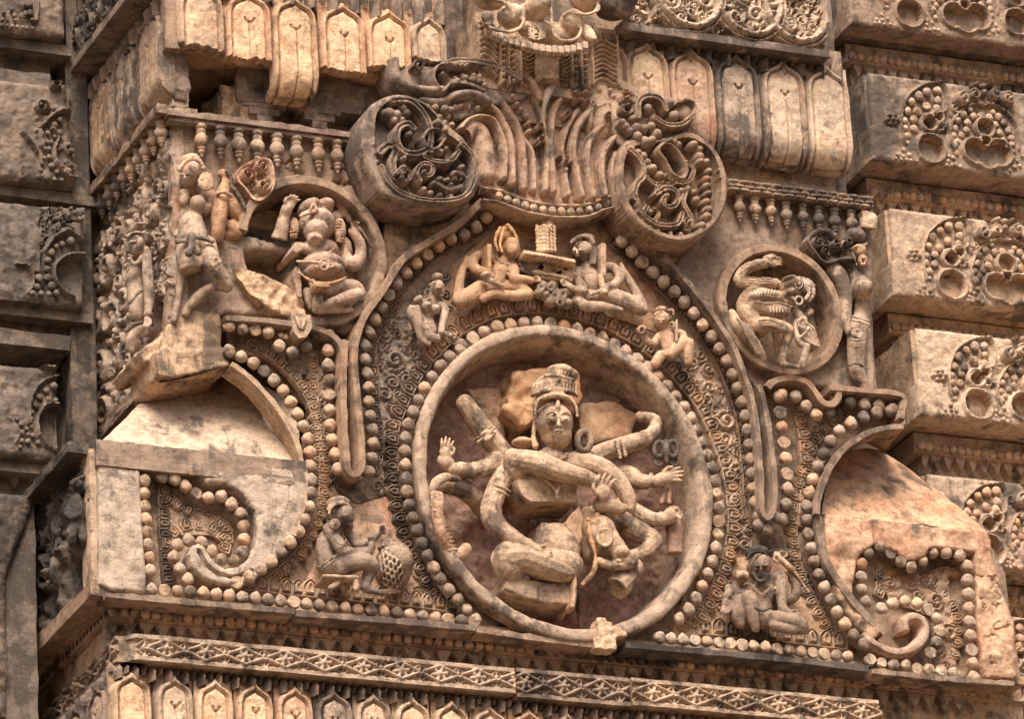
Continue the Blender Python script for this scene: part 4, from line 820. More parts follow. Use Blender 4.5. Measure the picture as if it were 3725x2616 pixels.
# ================================================================ courses below the gable
uc = thing('under_course', R(1500, 650, -.1), 'shadowed double course of beads and zigzag between gable and flower band', 'moulding')
z0 = R(1000, 640, -.10).z; xa = R(900, 640, -.1).x; xe = T(2100, 1375, -.1).x
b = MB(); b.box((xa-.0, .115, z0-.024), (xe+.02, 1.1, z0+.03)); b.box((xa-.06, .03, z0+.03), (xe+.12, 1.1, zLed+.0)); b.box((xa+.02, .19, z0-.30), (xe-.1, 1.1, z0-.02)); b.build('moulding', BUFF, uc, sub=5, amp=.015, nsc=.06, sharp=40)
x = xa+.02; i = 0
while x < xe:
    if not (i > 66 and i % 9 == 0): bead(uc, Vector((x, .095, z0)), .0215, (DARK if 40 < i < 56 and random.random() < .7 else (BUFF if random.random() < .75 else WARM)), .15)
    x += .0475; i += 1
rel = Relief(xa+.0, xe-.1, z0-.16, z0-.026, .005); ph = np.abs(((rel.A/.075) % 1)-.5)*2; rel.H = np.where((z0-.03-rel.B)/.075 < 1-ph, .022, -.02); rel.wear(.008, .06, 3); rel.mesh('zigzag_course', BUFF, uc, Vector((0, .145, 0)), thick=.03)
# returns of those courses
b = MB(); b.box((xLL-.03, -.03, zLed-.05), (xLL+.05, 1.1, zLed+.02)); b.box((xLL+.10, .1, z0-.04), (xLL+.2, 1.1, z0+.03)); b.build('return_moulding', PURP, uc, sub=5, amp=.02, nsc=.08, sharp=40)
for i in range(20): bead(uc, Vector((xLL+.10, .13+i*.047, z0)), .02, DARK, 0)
# flower band in three lengths
dF = .06
def diamond_band(fr0, x0, x1, top, bot, label, mat, seed, cell=.176, first=0., corner=False, brk=False):
    t = thing('flower_band', V(x0, bot[1], dF), label, 'carved band', 'flower bands under the gable')
    zt_ = V(*top, dF).z; zb_ = V(*bot, dF).z; xa = V(x0, top[1], dF).x; xb = V(x1, top[1]+(x1-x0)*.1, dF).x; hz = (zt_-zb_); zc = (zt_+zb_)/2
    rel = Relief(xa, xb, zb_, zt_, .0042); e = np.minimum(rel.B-zb_, zt_-rel.B); rel.H = np.where(e < .018, .018, 0.); hi = hz/2-.02
    c = xa+first
    while c < xb+cell:
        L_ = [(c-cell/2, zc), (c, zc+hi), (c+cell/2, zc), (c, zc-hi), (c-cell/2, zc)]
        for a, b_ in zip(L_, L_[1:]): rel.stroke([a, b_], .019, .026, 'round')
        rel.dome((c-cell/2, zc), .017, .034); rel.dome((c-cell/2, zc), .008, -.012, 'add')
        for k in range(6):
            a = k*math.pi/3+.2; p = (c+.03*math.cos(a)*1.05, zc+.026*math.sin(a)); rel.stroke([(c+.012*math.cos(a), zc+.01*math.sin(a)), p], .022, .024)
        rel.dome((c, zc), .013, .036)
        for sx in (-1, 1): rel.dome((c+sx*.055, zc), .011, .014)
        for sz in (-1, 1):
            for k in range(5):
                a = math.pi*(k/4); p = (c-cell/2+.042*math.cos(a), zc+sz*(hi+.0-.036*math.sin(a))); rel.stroke([(c-cell/2, zc+sz*(hi+.006)), p], .010, .014)
        c += cell
    rel.wear(.007, .08, seed); rel.M &= rel.B > zb_-.01
    if brk: rel.M &= (xb-rel.A) > .03+.06*fbm(rel.A, rel.B, .08, 3, 5)
    if corner: rel.H -= .10*(1-sst(0, .10, rel.A-xa))**2
    rel.mesh('band_face', mat, t, Vector((0, -dF, 0)), thick=.12)
    b = MB(); b.box((xa+.01, -dF+.05, zb_+.004), (xb-.004, .3, zt_-.004)); b.build('core', mat, t, sub=3, amp=.01, nsc=.06, sharp=40); return t, xa, xb, zb_, zt_
s1 = R.o; 
t1, bxa, bxb, bzb, bzt = diamond_band(R, 432, 1866, (480, 2310), (470, 2402), 'long left length of diamond and flower band, rounded at the corner', BUFF, 1, first=.20, corner=True)
diamond_band(U, 1872, 2284, (1880, 2436), (1900, 2542), 'short middle length of diamond and flower band, with a red stained end', GREY, 2, first=.04)
diamond_band(U, 2290, 3215, (2300, 2472), (2310, 2570), 'right length of diamond and flower band, broken off at its right end', BUFF, 3, .20, first=.10, brk=True)
# return of the band and the petal row beneath
xF = bxa+.015; rl = thing('flower_band', V(200, 2500), 'worn flower band turning back round the lower left corner', 'carved band')
rel = Relief(-dF+.03, 1.1, bzb, bzt, .006); e = np.minimum(rel.B-bzb, bzt-rel.B); rel.H = np.where(e < .018, .016, 0.); zc = (bzb+bzt)/2; c = .05; hi = (bzt-bzb)/2-.02
while c < 1.1:
    L_ = [(c-.08, zc), (c, zc+hi), (c+.08, zc), (c, zc-hi), (c-.08, zc)]
    for a, b_ in zip(L_, L_[1:]): rel.stroke([a, b_], .018, .02, 'flat')
    for k in range(6): a = k*1.047; rel.dome((c+.026*math.cos(a), zc+.022*math.sin(a)), .013, .018)
    c += .16
rel.wear(.02, .06, 3); rel.mesh('band_face', GREY, rl, Vector((xF, 0, 0)), bL, thick=.1)
b = MB(); b.box((xF+.02, .0, bzb+.004), (xF+.4, 1.1, bzt-.004)); b.build('core', GREY, rl, shade=False)
lp = thing('petal_cornice', V(600, 2616, .03), 'row of pale lotus petals along the bottom edge under the flower band', 'cornice')
dP = .03; zt = R(1460, 1150, dP).z; zb = zt-.32; og = Vector((0, -dP, 0)); px_ = [R(1105, 1300, dP).x, R(1462, 1300, dP).x, R(1803, 1300, dP).x, R(2130, 1300, dP).x]; st_ = (px_[3]-px_[1])/2; hw = st_/2*.97
k = 0; x = px_[1]
petal_panel('petal', lp, BUFF, px_[0], hw*1.05, zb, zt, og, FRONT, 90, plain=True)
while x < V(3150, 2600, dP).x:
    petal_panel('petal', lp, [BUFF, PALE, BUFF, WARM, GREY][k % 5] if k < 9 else WARM, x, hw, zb, zt-.008*(k > 7), og, FRONT, 91+k, plain=k in (8, 9)); x += st_; k += 1
leaf_tips('leaf_tips', lp, GREY, px_[0]-hw, x, zt-.045, bzb+.01, og, FRONT, .036, -.03)
b = MB(); b.box((px_[0]-hw*.9, -dP+.05, 9.5), (x, .5, bzb+.005)); b.build('core', GREY, lp, shade=False)
lq = thing('petal_cornice', V(250, 2600), 'dark lotus petals turning back below the lower left corner', 'cornice'); xq = px_[0]-hw*1.02
for k in range(3): petal_panel('petal', lq, GREY, .18+k*.27, .125, zb, zt, Vector((xq, 0, 0)), bL, 99+k)
leaf_tips('leaf_tips', lq, GREY, 0, 1., zt-.045, bzb+.01, Vector((xq, 0, 0)), bL, .036, -.04)
b = MB(); b.box((xq+.05, .03, 9.5), (xq+.3, 1.1, bzb+.005)); b.build('core', GREY, lq, shade=False)

# ================================================================ hanging balusters under the top ledges
def pendant_mesh():
    b = MB(); pr = [(.0, .78), (.05, .80), (.06, .86), (.10, .84), (.12, .62), (.17, .62), (.19, .72), (.24, .70), (.27, .60), (.31, .72), (.38, .93), (.46, 1.0), (.54, .93), (.61, .72), (.65, .46), (.67, .40), (.69, .58), (.73, .60), (.75, .44), (.78, .42), (.80, .52), (.84, .50), (.86, .32), (.90, .26), (.95, .30), (1.0, .0)]
    n = 20; vs = []; fs = []
    for z, r_ in pr:
        for k in range(n): a = 2*math.pi*k/n; vs.append((r_*math.cos(a), -r_*math.sin(a), -z*3.6))
    for i in range(len(pr)-1):
        for k in range(n): l = (k+1) % n; fs.append((i*n+k, i*n+l, (i+1)*n+l, (i+1)*n+k)[::-1])
    b.add(vs, fs); return me_from(b.v, b.f)
PEN = Proto(pendant_mesh())
def pendants(fr, pts, r_, d, L_, tags, mat_fn, grp):
    for i, (x, y) in enumerate(pts):
        t = PEN.new('hanging_baluster', None, fr(x, y+4, d), mat_fn(i), (r_*fr.m, r_*fr.m*.9, r_*fr.m*L_), (0, 0, random.uniform(0, 6)))
        t.parent = None; t.location = fr(x, y+4, d); tag(t, tags(i), 'baluster', grp)
ordn = ['first', 'second', 'third', 'fourth', 'fifth', 'sixth', 'seventh', 'eighth', 'ninth', 'tenth']
PL = [(742, 455), (812, 463), (878, 471), (946, 478), (1017, 489), (1088, 500), (1168, 508), (1236, 515)]
pendants(P0, [(x-12+0, y-6) for x, y in PL], 28, .04, 1.32, lambda i: '%s baluster from the left under the upper left ledge, %s' % (ordn[i], 'pale and clean' if i < 5 else 'stained purple brown'), lambda i: BUFF if i < 5 else PURP, 'balusters hanging under the upper left ledge')
PR_ = [(2686, 705), (2742, 712), (2801, 721), (2857, 732), (2917, 740), (2974, 748), (3032, 755), (3094, 762)]
pendants(P0, PR_, 25, .035, 1.25, lambda i: '%s baluster from the left under the upper right ledge, %s' % (ordn[i], 'reddish stone' if i < 4 else 'grey stone'), lambda i: [PURP, BUFF, BUFF, PURP, GREY, GREY, GREY, GREY][i], 'balusters hanging under the upper right ledge')
tl = thing('top_ledge', D(600, 280, .06), 'thin double moulded ledge over the left balusters, chipped at the corner', 'ledge')
zt = D(600, 285, .06).z; x0 = D(378, 262, .08).x; x1 = D(800, 310, .06).x
b = MB(); b.box((x0, -.075, zt-.004), (x1, .2, zt+.022)); b.box((x0+.01, -.06, zt-.022), (x1, .2, zt-.007)); b.build('ledge_stone', PURP, tl, sub=5, amp=.02, nsc=.06, sharp=35)
tr_ = thing('top_ledge', D(1800, 445, .06), 'ledge of small brick like courses over the right balusters', 'ledge')
zt = D(1800, 438, .05).z; x0 = D(1630, 420, .06).x; x1 = D(1953, 458, .06).x
rel = Relief(x0, x1, zt-.032, zt+.03, .0045); row = np.floor((rel.B-zt+.055)/.021).astype(int); fa = ((rel.A/.055+row*.5) % 1); fb = ((rel.B-zt+.055)/.021) % 1
rel.H = .018*sst(.0, .14, np.minimum(fa, 1-fa))*sst(0, .25, np.minimum(fb, 1-fb)); rel.wear(.012, .05, 3); rel.mesh('brick_course', GREY, tr_, Vector((0, -.065, 0)), thick=.2)
b = MB(); b.box((x1-.06, -.08, zt-.13), (x1+.005, .05, zt-.05)); b.build('corner_stone', BUFF, tr_, sub=4, amp=.03, nsc=.05, sharp=35)
b = MB(); q = [(x0, zt-.0)]
# upper left return, a wall crowded with carving
ur_ = thing('return_wall', D(300, 700), 'side wall of the gable at the left corner, crowded with worn small carving', 'wall')
y1 = A.X(1000, 1600, xUL).y; 
rel = Relief(-.0, 1.15, zU0-.02, zTopL, .006); scrollwork(rel, [(.0, zU0+.3), (1.1, zU0+.3), (1.1, zTopL-.1), (0, zTopL-.1)], .10, 12, .04, 3.); scrollwork(rel, [(.0, zU0), (1.1, zU0), (1.1, zU0+.28), (0, zU0+.28)], .09, 13, .04, 2.); rel.wear(.03, .1, 3)
rel.mesh('carved_face', BUFF, ur_, Vector((xUL, 0, 0)), bL, thick=.05)
b = MB(); b.box((xUL-.09, -.06, zTopL-.02), (xUL+.1, 1.15, zTopL+.02)); b.box((xUL-.04, -.0, zU0-.03), (xUL+.05, 1.15, zU0+.03)); b.build('ledge', GREY, ur_, sub=5, amp=.03, nsc=.06, sharp=35)
for i in range(9):
    p = Vector((xUL-.045, .02+i*.10, zTopL-.025)); PEN.new('baluster', ur_, p, BUFF if i < 5 else GREY, (.032, .032, .034), (0, 0, i))
# lower left return, dark with hanging figures
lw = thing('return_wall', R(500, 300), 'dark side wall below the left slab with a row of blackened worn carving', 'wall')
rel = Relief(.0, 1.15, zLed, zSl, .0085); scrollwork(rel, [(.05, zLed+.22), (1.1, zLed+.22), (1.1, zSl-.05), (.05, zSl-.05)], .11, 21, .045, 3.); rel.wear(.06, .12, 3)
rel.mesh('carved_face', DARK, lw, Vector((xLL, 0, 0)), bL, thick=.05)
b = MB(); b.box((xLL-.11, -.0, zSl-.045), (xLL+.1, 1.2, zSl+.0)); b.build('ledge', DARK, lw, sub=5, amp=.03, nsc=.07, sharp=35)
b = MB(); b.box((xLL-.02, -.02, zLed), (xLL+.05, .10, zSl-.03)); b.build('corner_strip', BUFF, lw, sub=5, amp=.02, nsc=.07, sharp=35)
# ================================================================ crest above the arch
def spiral3(fr, c, r, turns, hand, a0, d, w0, w1=None, rise=.03, ball=True, n=30, ex=None):
    b = MB(); pts = []; rs = []; w1 = w1 or w0*.55
    for i in range(n):
        t = i/(n-1); rr = r*(1-.72*t); a = a0+hand*t*turns*2*math.pi
        pts.append(fr(c[0]+rr*math.cos(a), c[1]+rr*math.sin(a), d+rise*t)); rs.append((w0*(1-t)+w1*t)*fr.m)
    b.tube(pts, rs, 10)
    if ball: b.sph(pts[-1], rs[-1]*1.7, (1, 1, 1), 12)
    return b
def tubep(fr, pts, r_, flat=1.):
    b = MB(); q = catmull([(p[0], p[1], p[2]) for p in pts], None, False, 7); n = len(q)
    rr = [r_]*n if isinstance(r_, (int, float)) else [float(np.interp(i/(n-1), np.linspace(0, 1, len(r_)), r_)) for i in range(n)]
    b.tube([fr(*p) for p in q], [k*fr.m for k in rr], 10, True, flat); return b
def merge(*bs):
    m = MB()
    for b in bs: m.add(b.v, b.f)
    return m
def knobs(fr, pts, step, r_, d):
    b = MB()
    for p in catmull(pts, step): b.sph(fr(p[0], p[1], d), r_*fr.m*random.uniform(.85, 1.15), (1, .9, 1), 10)
    return b
cr = thing('crest', D(1200, 480), 'tall stone crest over the arch with a fan of curving ridges', 'crest')
fan_poly = [(1065, 405), (1058, 330), (1040, 300), (960, 290), (930, 250), (915, 205), (960, 165), (1040, 145), (1120, 165), (1200, 180), (1330, 180), (1400, 200), (1440, 240), (1420, 300), (1392, 330), (1388, 380), (1385, 432), (1330, 478), (1230, 482), (1140, 462), (1085, 425)]
WF = Fr(1237, 0, 1.5773)
def carve(rel, fr, d_, base=0.):
    k = fr.m
    def st(pts, w_, h, prof='flat', groove=0.):
        q = catmull(fr.xz(pts, d_), None, False, 8); rel.stroke(q, w_*k*1.15, h, prof, base=base)
        if groove: rel.stroke(q, w_*k*.22, -groove, 'round', mode='add')
    def ball(x, y, r_, h):
        p = fr.xz([(x, y)], d_)[0]; rr = r_*k; q = rel.sl([p], rr)
        if rel.A[q].size == 0: return
        dd = np.hypot(rel.A[q]-p[0], rel.B[q]-p[1])/rr; rel.H[q] = np.where(dd < 1, np.maximum(rel.H[q], base+h*(.35+.65*np.sqrt(np.clip(1-dd*dd, 0, 1)))), rel.H[q])
    def lob(pts, n, r_, h):
        q = catmull(pts, None, False, 8)
        for i in range(n): p = q[round(i*(len(q)-1)/max(n-1, 1))]; ball(p[0], p[1], r_*random.uniform(.85, 1.12), h)
    def cur(x, y, r_, hand, a0, h, w_=None, turns=1.1):
        w_ = w_ or r_*.42; st([(x+r_*(1-.72*t)*math.cos(a0+hand*t*turns*6.283), y+r_*(1-.72*t)*math.sin(a0+hand*t*turns*6.283)) for t in np.linspace(0, 1, 9)], w_, h, 'flat', .012); t = 1; ball(x+r_*.28*math.cos(a0+hand*turns*6.283), y+r_*.28*math.sin(a0+hand*turns*6.283), w_*.62, h*1.2)
    return st, ball, lob, cur
def fo(rel):
    st, ball, lob, cur = carve(rel, WF, .10)
    st([(690, 830), (735, 745), (795, 765), (825, 860), (835, 1010)], 95, .055, 'round')
    st([(650, 880), (672, 760), (745, 700), (845, 712), (900, 800), (922, 910), (920, 1040)], 36, .075, 'round')
    st([(640, 640), (740, 610), (850, 640), (925, 740), (962, 860), (970, 1070)], 50, .065, 'round')
    st([(850, 500), (870, 560), (940, 640), (1000, 740), (1030, 860), (1040, 1090)], 52, .055, 'round')
    st([(1020, 500), (1080, 550), (1120, 650), (1150, 770), (1165, 900), (1160, 1110)], 42, .06, 'round'); st([(1000, 760), (1085, 880), (1100, 1000), (1100, 1100)], 34, .045, 'round')
    st([(560, 410), (640, 372), (800, 388), (960, 440), (1060, 500), (1110, 600)], 50, .085, 'flat')
    st([(1205, 1120), (1192, 900), (1195, 720), (1235, 600), (1330, 520)], 46, .065, 'round'); st([(1290, 1140), (1265, 960), (1255, 850), (1290, 740), (1345, 650)], 36, .055, 'round')
    st([(1365, 1150), (1330, 990), (1312, 860), (1345, 740), (1430, 650), (1540, 620)], 48, .07, 'round'); st([(1435, 1150), (1405, 1010), (1400, 880), (1450, 770), (1540, 720)], 44, .055, 'round'); st([(1500, 1140), (1480, 1010), (1490, 900), (1555, 810)], 42, .065, 'round'); st([(1560, 1110), (1545, 1000), (1560, 900)], 36, .05, 'round')
    cur(870, 470, 34, 1, 1.5, .075); cur(1600, 615, 56, 1, 4.5, .09); cur(1270, 690, 24, -1, 0, .09); cur(1330, 600, 24, 1, 2, .09); cur(1390, 540, 24, -1, 1, .085); cur(1505, 700, 26, 1, 1, .09); cur(1120, 760, 24, 1, 2, .085); cur(1120, 830, 24, -1, 2, .085); cur(1270, 960, 22, 1, 2, .08)
    lob([(560, 560), (640, 480), (760, 470), (800, 520)], 8, 24, .085); lob([(590, 650), (640, 640), (690, 640), (760, 650)], 5, 20, .08); lob([(590, 700), (620, 780), (610, 840), (660, 860), (690, 920)], 7, 24, .09); lob([(930, 500), (960, 570), (1000, 640), (1050, 700), (1060, 780)], 8, 18, .075)
    lob([(1090, 560), (1130, 620), (1150, 700)], 4, 16, .075); lob([(1420, 640), (1380, 600), (1420, 560), (1500, 550), (1530, 590)], 6, 24, .09); lob([(1560, 720), (1600, 720), (1640, 760), (1600, 800)], 5, 28, .08); lob([(1240, 920), (1290, 950), (1270, 1000)], 3, 18, .07)
plate('fan', WARM, cr, D.xz(fan_poly, .10), .10, .16, .0055, .015, .012, 21, fo)
b = merge(tubep(C, [(330, 700, .12), (400, 640, .17), (480, 700, .14), (440, 780, .16), (410, 900, .16), (405, 1100, .14)], [30, 40, 46, 40, 22, 10])); b.build('stem', PALE, cr, smooth=1)
# column between the monster mask and the fan
r, og = front_relief(C.xz([(-130, 250), (1010, 250), (1010, 720), (-130, 720)], .16), .0045, .16, 0, 0)
X = lambda p: C.xz(p, .16)
r.fill(X([(320, 380), (505, 380), (510, 700), (320, 700)]), .05, .006); r.stroke(catmull(X([(345, 700), (380, 620), (420, 600), (460, 640), (490, 700)])), .01, .06)
for x in (20, 90, 190, 620, 700, 790, 1000): r.stroke(X([(x, 240), (x+14, 720)]), .016, .035, 'flat')
for x in (55, 140): 
    for k in range(8): r.dome(X([(x, 330+k*52)])[0], .0125, .045)
for x in (660, 742):
    for k in range(8): r.dome(X([(x, 420+k*52)])[0], .0135, .045)
for x0, x1 in ((205, 315), (545, 612)):
    for k in range(11): r.stroke(X([(x0, 360+k*34), ((x0+x1)/2, 385+k*34), (x1, 360+k*34)]), .008, .03)
for k in range(9): r.stroke(catmull(X([(815, 380+k*40), (880, 350+k*40), (985, 400+k*40)])), .018, .035)
for k in range(9): r.stroke(catmull(X([(-110, 180+k*48), (-60, 210+k*48), (-5, 270+k*48)])), .02, .04)
r.wear(.008, .06, 3); r.mesh('neck_panel', BUFF, cr, og, thick=.25)
b = MB(); p0 = C(-150, 730, .0); p1 = C(1010, 200, .0); b.box((p0.x, -.12, p0.z-.2), (p1.x, .5, 14.2)); b.build('core', GREY, cr, sub=4, amp=.02, sharp=40)
# garland of beads along the fan's foot
gd = [(640, 5), (760, 22), (860, 60), (960, 95), (1090, 125), (1250, 140), (1390, 138), (1480, 120), (1560, 85), (1640, 60)]
rim_strip(O, [(x, y-46) for x, y in gd], .018, .125, .03, 'garland_rim', BUFF, cr, 'round', 6); rim_strip(O, [(x, y+44) for x, y in gd], .020, .125, .01, 'garland_rim', BUFF, cr, 'round', 6)
bead_string(cr, O, gd[1:], 68, 35, .105, PALE, broken=.1)
# monster mask over it all
km = thing('monster_mask', C(400, 350, .3), 'fierce monster mask at the top edge with swirling cheeks and a row of teeth', 'carved mask')
def fc(fr, ch, flat=False):
    q = catmull([(p[0], p[1], p[2], p[3]) for p in ch], None, False, 4) if len(ch) > 2 else ch
    b = MB(); b.tube([fr(p[0], p[1], p[2]) for p in q], [float(p[3])*fr.m for p in q], 12, not flat); return b
def ell(fr, x, y, d, rx, rz, ry=None, rot=0):
    b = MB(); p = fr(x, y, d); ry_ = ry if ry else min(rx, rz)*fr.m; b.sph(p, 1., (rx*fr.m, ry_, rz*fr.m), 20, Matrix.Rotation(math.radians(rot), 3, 'Y')); return b
def tor(fr, x, y, d, rx, rz, r_, n=20):
    b = MB(); pts = [fr(x+rx*math.cos(2*math.pi*i/n), y+rz*math.sin(2*math.pi*i/n), d) for i in range(n+1)]; b.tube(pts, r_*fr.m, 8, False); return b
def pri(fr, pts, d0, d1): b = MB(); b.prism(fr.xz(pts, d0), -d0, -d1); return b
face = [ell(C, 130, 130, .34, 105, 100, .08), ell(C, 640, 190, .32, 105, 110, .08), ell(C, 350, 60, .36, 110, 110, .10), ell(C, 350, 250, .30, 170, 80, .06), ell(C, 460, 290, .28, 260, 90, .05), ell(C, -40, -40, .30, 160, 120, .08), ell(C, 800, -20, .3, 170, 120, .1), fc(C, [(760, 260, .34, 60), (800, 300, .37, 50), (840, 320, .40, 20)]), ell(C, -65, 145, .36, 50, 50)]
for k in range(4): face.append(fc(C, [(-130+k*28, -20+k*4, .36, 11), (0+k*20, -10+k*10, .39, 12), (110+k*12, 20+k*22, .41, 11), (200-k*14, 70+k*26, .40, 10)]))
face += [fc(C, [(-100, 130, .33, 13), (-60, 215, .36, 14), (0, 240, .38, 15), (120, 262, .40, 16), (210, 230, .40, 16), (245, 150, .40, 16), (235, 40, .4, 16)]), tor(C, -65, 145, .37, 56, 56, 10)]
for k in range(5): face.append(fc(C, [(565+k*4, 130-k*6, .36, 10), (650+k*6, 70+k*10, .40, 11), (740+k*6, 110+k*2, .41, 11), (820+k*14, 100-k*8, .38, 11), (870-k*10, 20-k*10, .34, 10)]))
face += [fc(C, [(470, 60, .36, 15), (475, 180, .39, 16), (500, 290, .38, 15), (570, 335, .38, 16), (680, 320, .38, 15), (720, 250, .38, 14), (700, 200, .37, 12)])]
for k in range(5): face.append(fc(C, [(270, 205+k*26, .35, 8), (350, 222+k*26, .37, 9), (430, 205+k*26, .35, 8)]))
m = merge(*face); m.build('face', PALE, km, voxel=.006, smooth=2, amp=.012, nsc=.05)
rr = np.random.RandomState(1)
jw = [(-50, 240, .30), (60, 300, .34), (200, 350, .36), (380, 392, .37), (560, 405, .36), (700, 385, .35), (800, 345, .32)]
m = tubep(C, jw, 18); m.build('jaw', BUFF, km, smooth=1)
for i, p in enumerate(catmull(jw, 52)): b = MB(); c = C(p[0], p[1]+4, p[2]+.02); b.box((c.x-.013, c.y-.012, c.z-.022), (c.x+.013, c.y+.03, c.z+.014)); b.build('tooth', PALE, km, voxel=.004, smooth=2, amp=.004, nsc=.02)
m = merge(fc(C, [(960, -120, .34, 150), (1010, 0, .36, 150), (1060, 60, .36, 120), (1090, 100, .34, 70)]), ell(C, 1020, 20, .32, 170, 130, .14)); o = m.build('horn_stump', GREY, None, voxel=.01, smooth=4, amp=.02, nsc=.1); tag(o, 'dark olive bulging stone stump at the top edge, right of the monster mask', 'stone stump')

def filigree(fr, poly, d_, size, seed, name, mat, th, n=400):
    rr = np.random.RandomState(seed); m = MB(); m.prism(fr.xz(poly, d_-.05), -(d_-.05), -(d_-.085)); pts = []; xs_ = [p[0] for p in poly]; ys_ = [p[1] for p in poly]
    for _ in range(n):
        s_ = size*rr.choice([1, .75, .5]); p = (rr.uniform(min(xs_), max(xs_)), rr.uniform(min(ys_), max(ys_))); c = False
        for i in range(len(poly)):
            x1, y1 = poly[i]; x2, y2 = poly[i-1]
            if (y1 > p[1]) != (y2 > p[1]) and p[0] < (x2-x1)*(p[1]-y1)/(y2-y1)+x1: c = not c
        if not c or any(math.hypot(p[0]-q[0], p[1]-q[1]) < (s_+q[2])*.80 for q in pts): continue
        pts.append((p[0], p[1], s_)); h = rr.choice([-1, 1]); a0 = rr.uniform(0, 6.28)
        if s_ > size*.6:
            sp = spiral3(fr, p, s_*.88, rr.uniform(.85, 1.15), h, a0, d_-.035, s_*.30, s_*.2, .022, True, 18); m = merge(m, sp)
            for k in range(9): t_ = k/12; a = a0+h*t_*2*math.pi; q = s_*(1.12-.66*t_); m.sph(fr(p[0]+q*math.cos(a), p[1]+q*math.sin(a), d_-.022), s_*.19*fr.m, (1, 1, 1), 8)
        else: m.sph(fr(p[0], p[1], d_-.03), s_*.7*fr.m, (1, .9, 1), 10)
    return m.build(name, mat, th, voxel=.0055, smooth=1, amp=.008, nsc=.04)
# scroll volutes either side
def volute(th, outer, inner, d, mats, seed, carving, dep=-.07):
    fr = WF; P_ = [tuple(p) for p in catmull(fr.xz(outer, d), None, True, 7)]; Q_ = [tuple(p) for p in catmull(fr.xz(inner, d), None, True, 7)]
    def op(rel):
        rel.fill(Q_, dep, .008); carving(rel, *carve(rel, fr, d, dep)); rel.stroke(P_, .02, -.008, 'round', True, 'add')
    plate('volute_disc', mats[0], th, P_, d, d+.02, .0045, .014, .010, seed, op)
vl = thing('scroll_volute', D(930, 460, .2), 'left scroll volute of the crest, a thick grey brown disc with pierced curling leaves', 'volute')
def cl(rel, st, ball, lob, cur):
    h = .085
    st([(300, 575), (400, 580), (480, 660), (515, 760), (505, 850), (430, 885), (355, 865), (322, 800), (335, 735), (385, 712), (420, 740)], 50, h, 'flat', .014); ball(400, 770, 30, h)
    st([(470, 800), (500, 755), (560, 750), (600, 800)], 24, h+.012, 'round'); st([(470, 800), (490, 850), (550, 860), (600, 800)], 24, h+.012, 'round')
    lob([(230, 600), (280, 650), (340, 690), (390, 650), (370, 610)], 6, 32, h-.01); lob([(290, 640), (330, 650)], 2, 40, h)
    st([(240, 860), (290, 820), (330, 850), (310, 930), (330, 1010)], 60, h-.03, 'flat', .01); lob([(195, 830), (200, 880), (215, 930)], 3, 20, h); lob([(350, 870), (375, 930), (350, 990)], 4, 24, h)
    cur(370, 1010, 48, 1, 3.4, h, 26); st([(235, 960), (270, 1040), (350, 1110), (480, 1150), (620, 1150), (720, 1120), (770, 1020), (762, 900), (700, 830)], 40, h, 'flat', .010)
    cur(495, 985, 62, 1, 2.2, h, 34); lob([(460, 1040), (500, 1090), (560, 1110), (640, 1120)], 5, 26, h-.01); st([(560, 1060), (620, 1090), (690, 1070)], 30, h); lob([(540, 1050), (600, 1020), (640, 1060)], 4, 24, h)
    st([(480, 900), (560, 930), (640, 920), (680, 870)], 36, h, 'flat', .01); lob([(520, 880), (560, 860), (590, 890), (640, 980), (680, 1000), (700, 960)], 7, 28, h+.01); lob([(560, 700), (590, 660), (620, 720), (580, 780), (610, 850)], 6, 26, h); cur(680, 1020, 36, -1, 0, h, 20)
volute(vl, [(300, 538), (200, 580), (135, 660), (110, 760), (130, 880), (185, 1010), (240, 1110), (360, 1160), (500, 1180), (640, 1175), (760, 1130), (800, 1020), (780, 900), (720, 790), (640, 720), (560, 640), (480, 570), (390, 540)], [(300, 570), (220, 640), (200, 760), (205, 880), (240, 1000), (300, 1090), (420, 1140), (560, 1150), (700, 1120), (765, 1020), (745, 900), (690, 820), (620, 760), (560, 680), (480, 600), (390, 565)], .21, (GREY,), 33, cl)
def ts(rel):
    st, ball, lob, cur = carve(rel, WF, .15)
    st([(290, 375), (300, 470), (360, 525), (470, 545), (560, 540)], 66, .075, 'round'); cur(430, 400, 36, 1, 3, .06); st([(540, 545), (505, 480), (530, 415), (600, 400)], 30, .085, 'round'); st([(560, 560), (595, 510), (555, 455)], 24, .09, 'round'); lob([(610, 400), (700, 405)], 4, 20, .08); st([(570, 395), (640, 368), (760, 375), (900, 410), (1010, 470)], 46, .05, 'flat', .006)
    st([(450, 595), (560, 600), (660, 560), (760, 560), (830, 600)], 56, .055, 'round', .0); lob([(480, 640), (560, 640), (620, 650)], 4, 26, .06); lob([(620, 500), (700, 470), (780, 490)], 5, 26, .06); st([(590, 480), (700, 500), (800, 540)], 30, .05)
plate('top_scroll', GREY, vl, [tuple(p) for p in catmull(WF.xz([(250, 370), (310, 345), (420, 370), (560, 370), (660, 340), (820, 350), (980, 410), (1060, 480), (1060, 560), (900, 600), (700, 680), (560, 680), (420, 600), (300, 530)], .15), None, True, 6)], .15, .16, .0045, .014, .01, 45, ts)
b = MB(); b.prism(D.xz([(905, 190), (965, 205), (1050, 280), (1075, 320), (940, 260), (870, 215)], .1), -.1, .1); b.build('core', GREY, vl, sharp=40)
vr = thing('scroll_volute', D(1500, 540, .2), 'right scroll volute of the crest, purple brown curling leaves knotted together', 'volute')
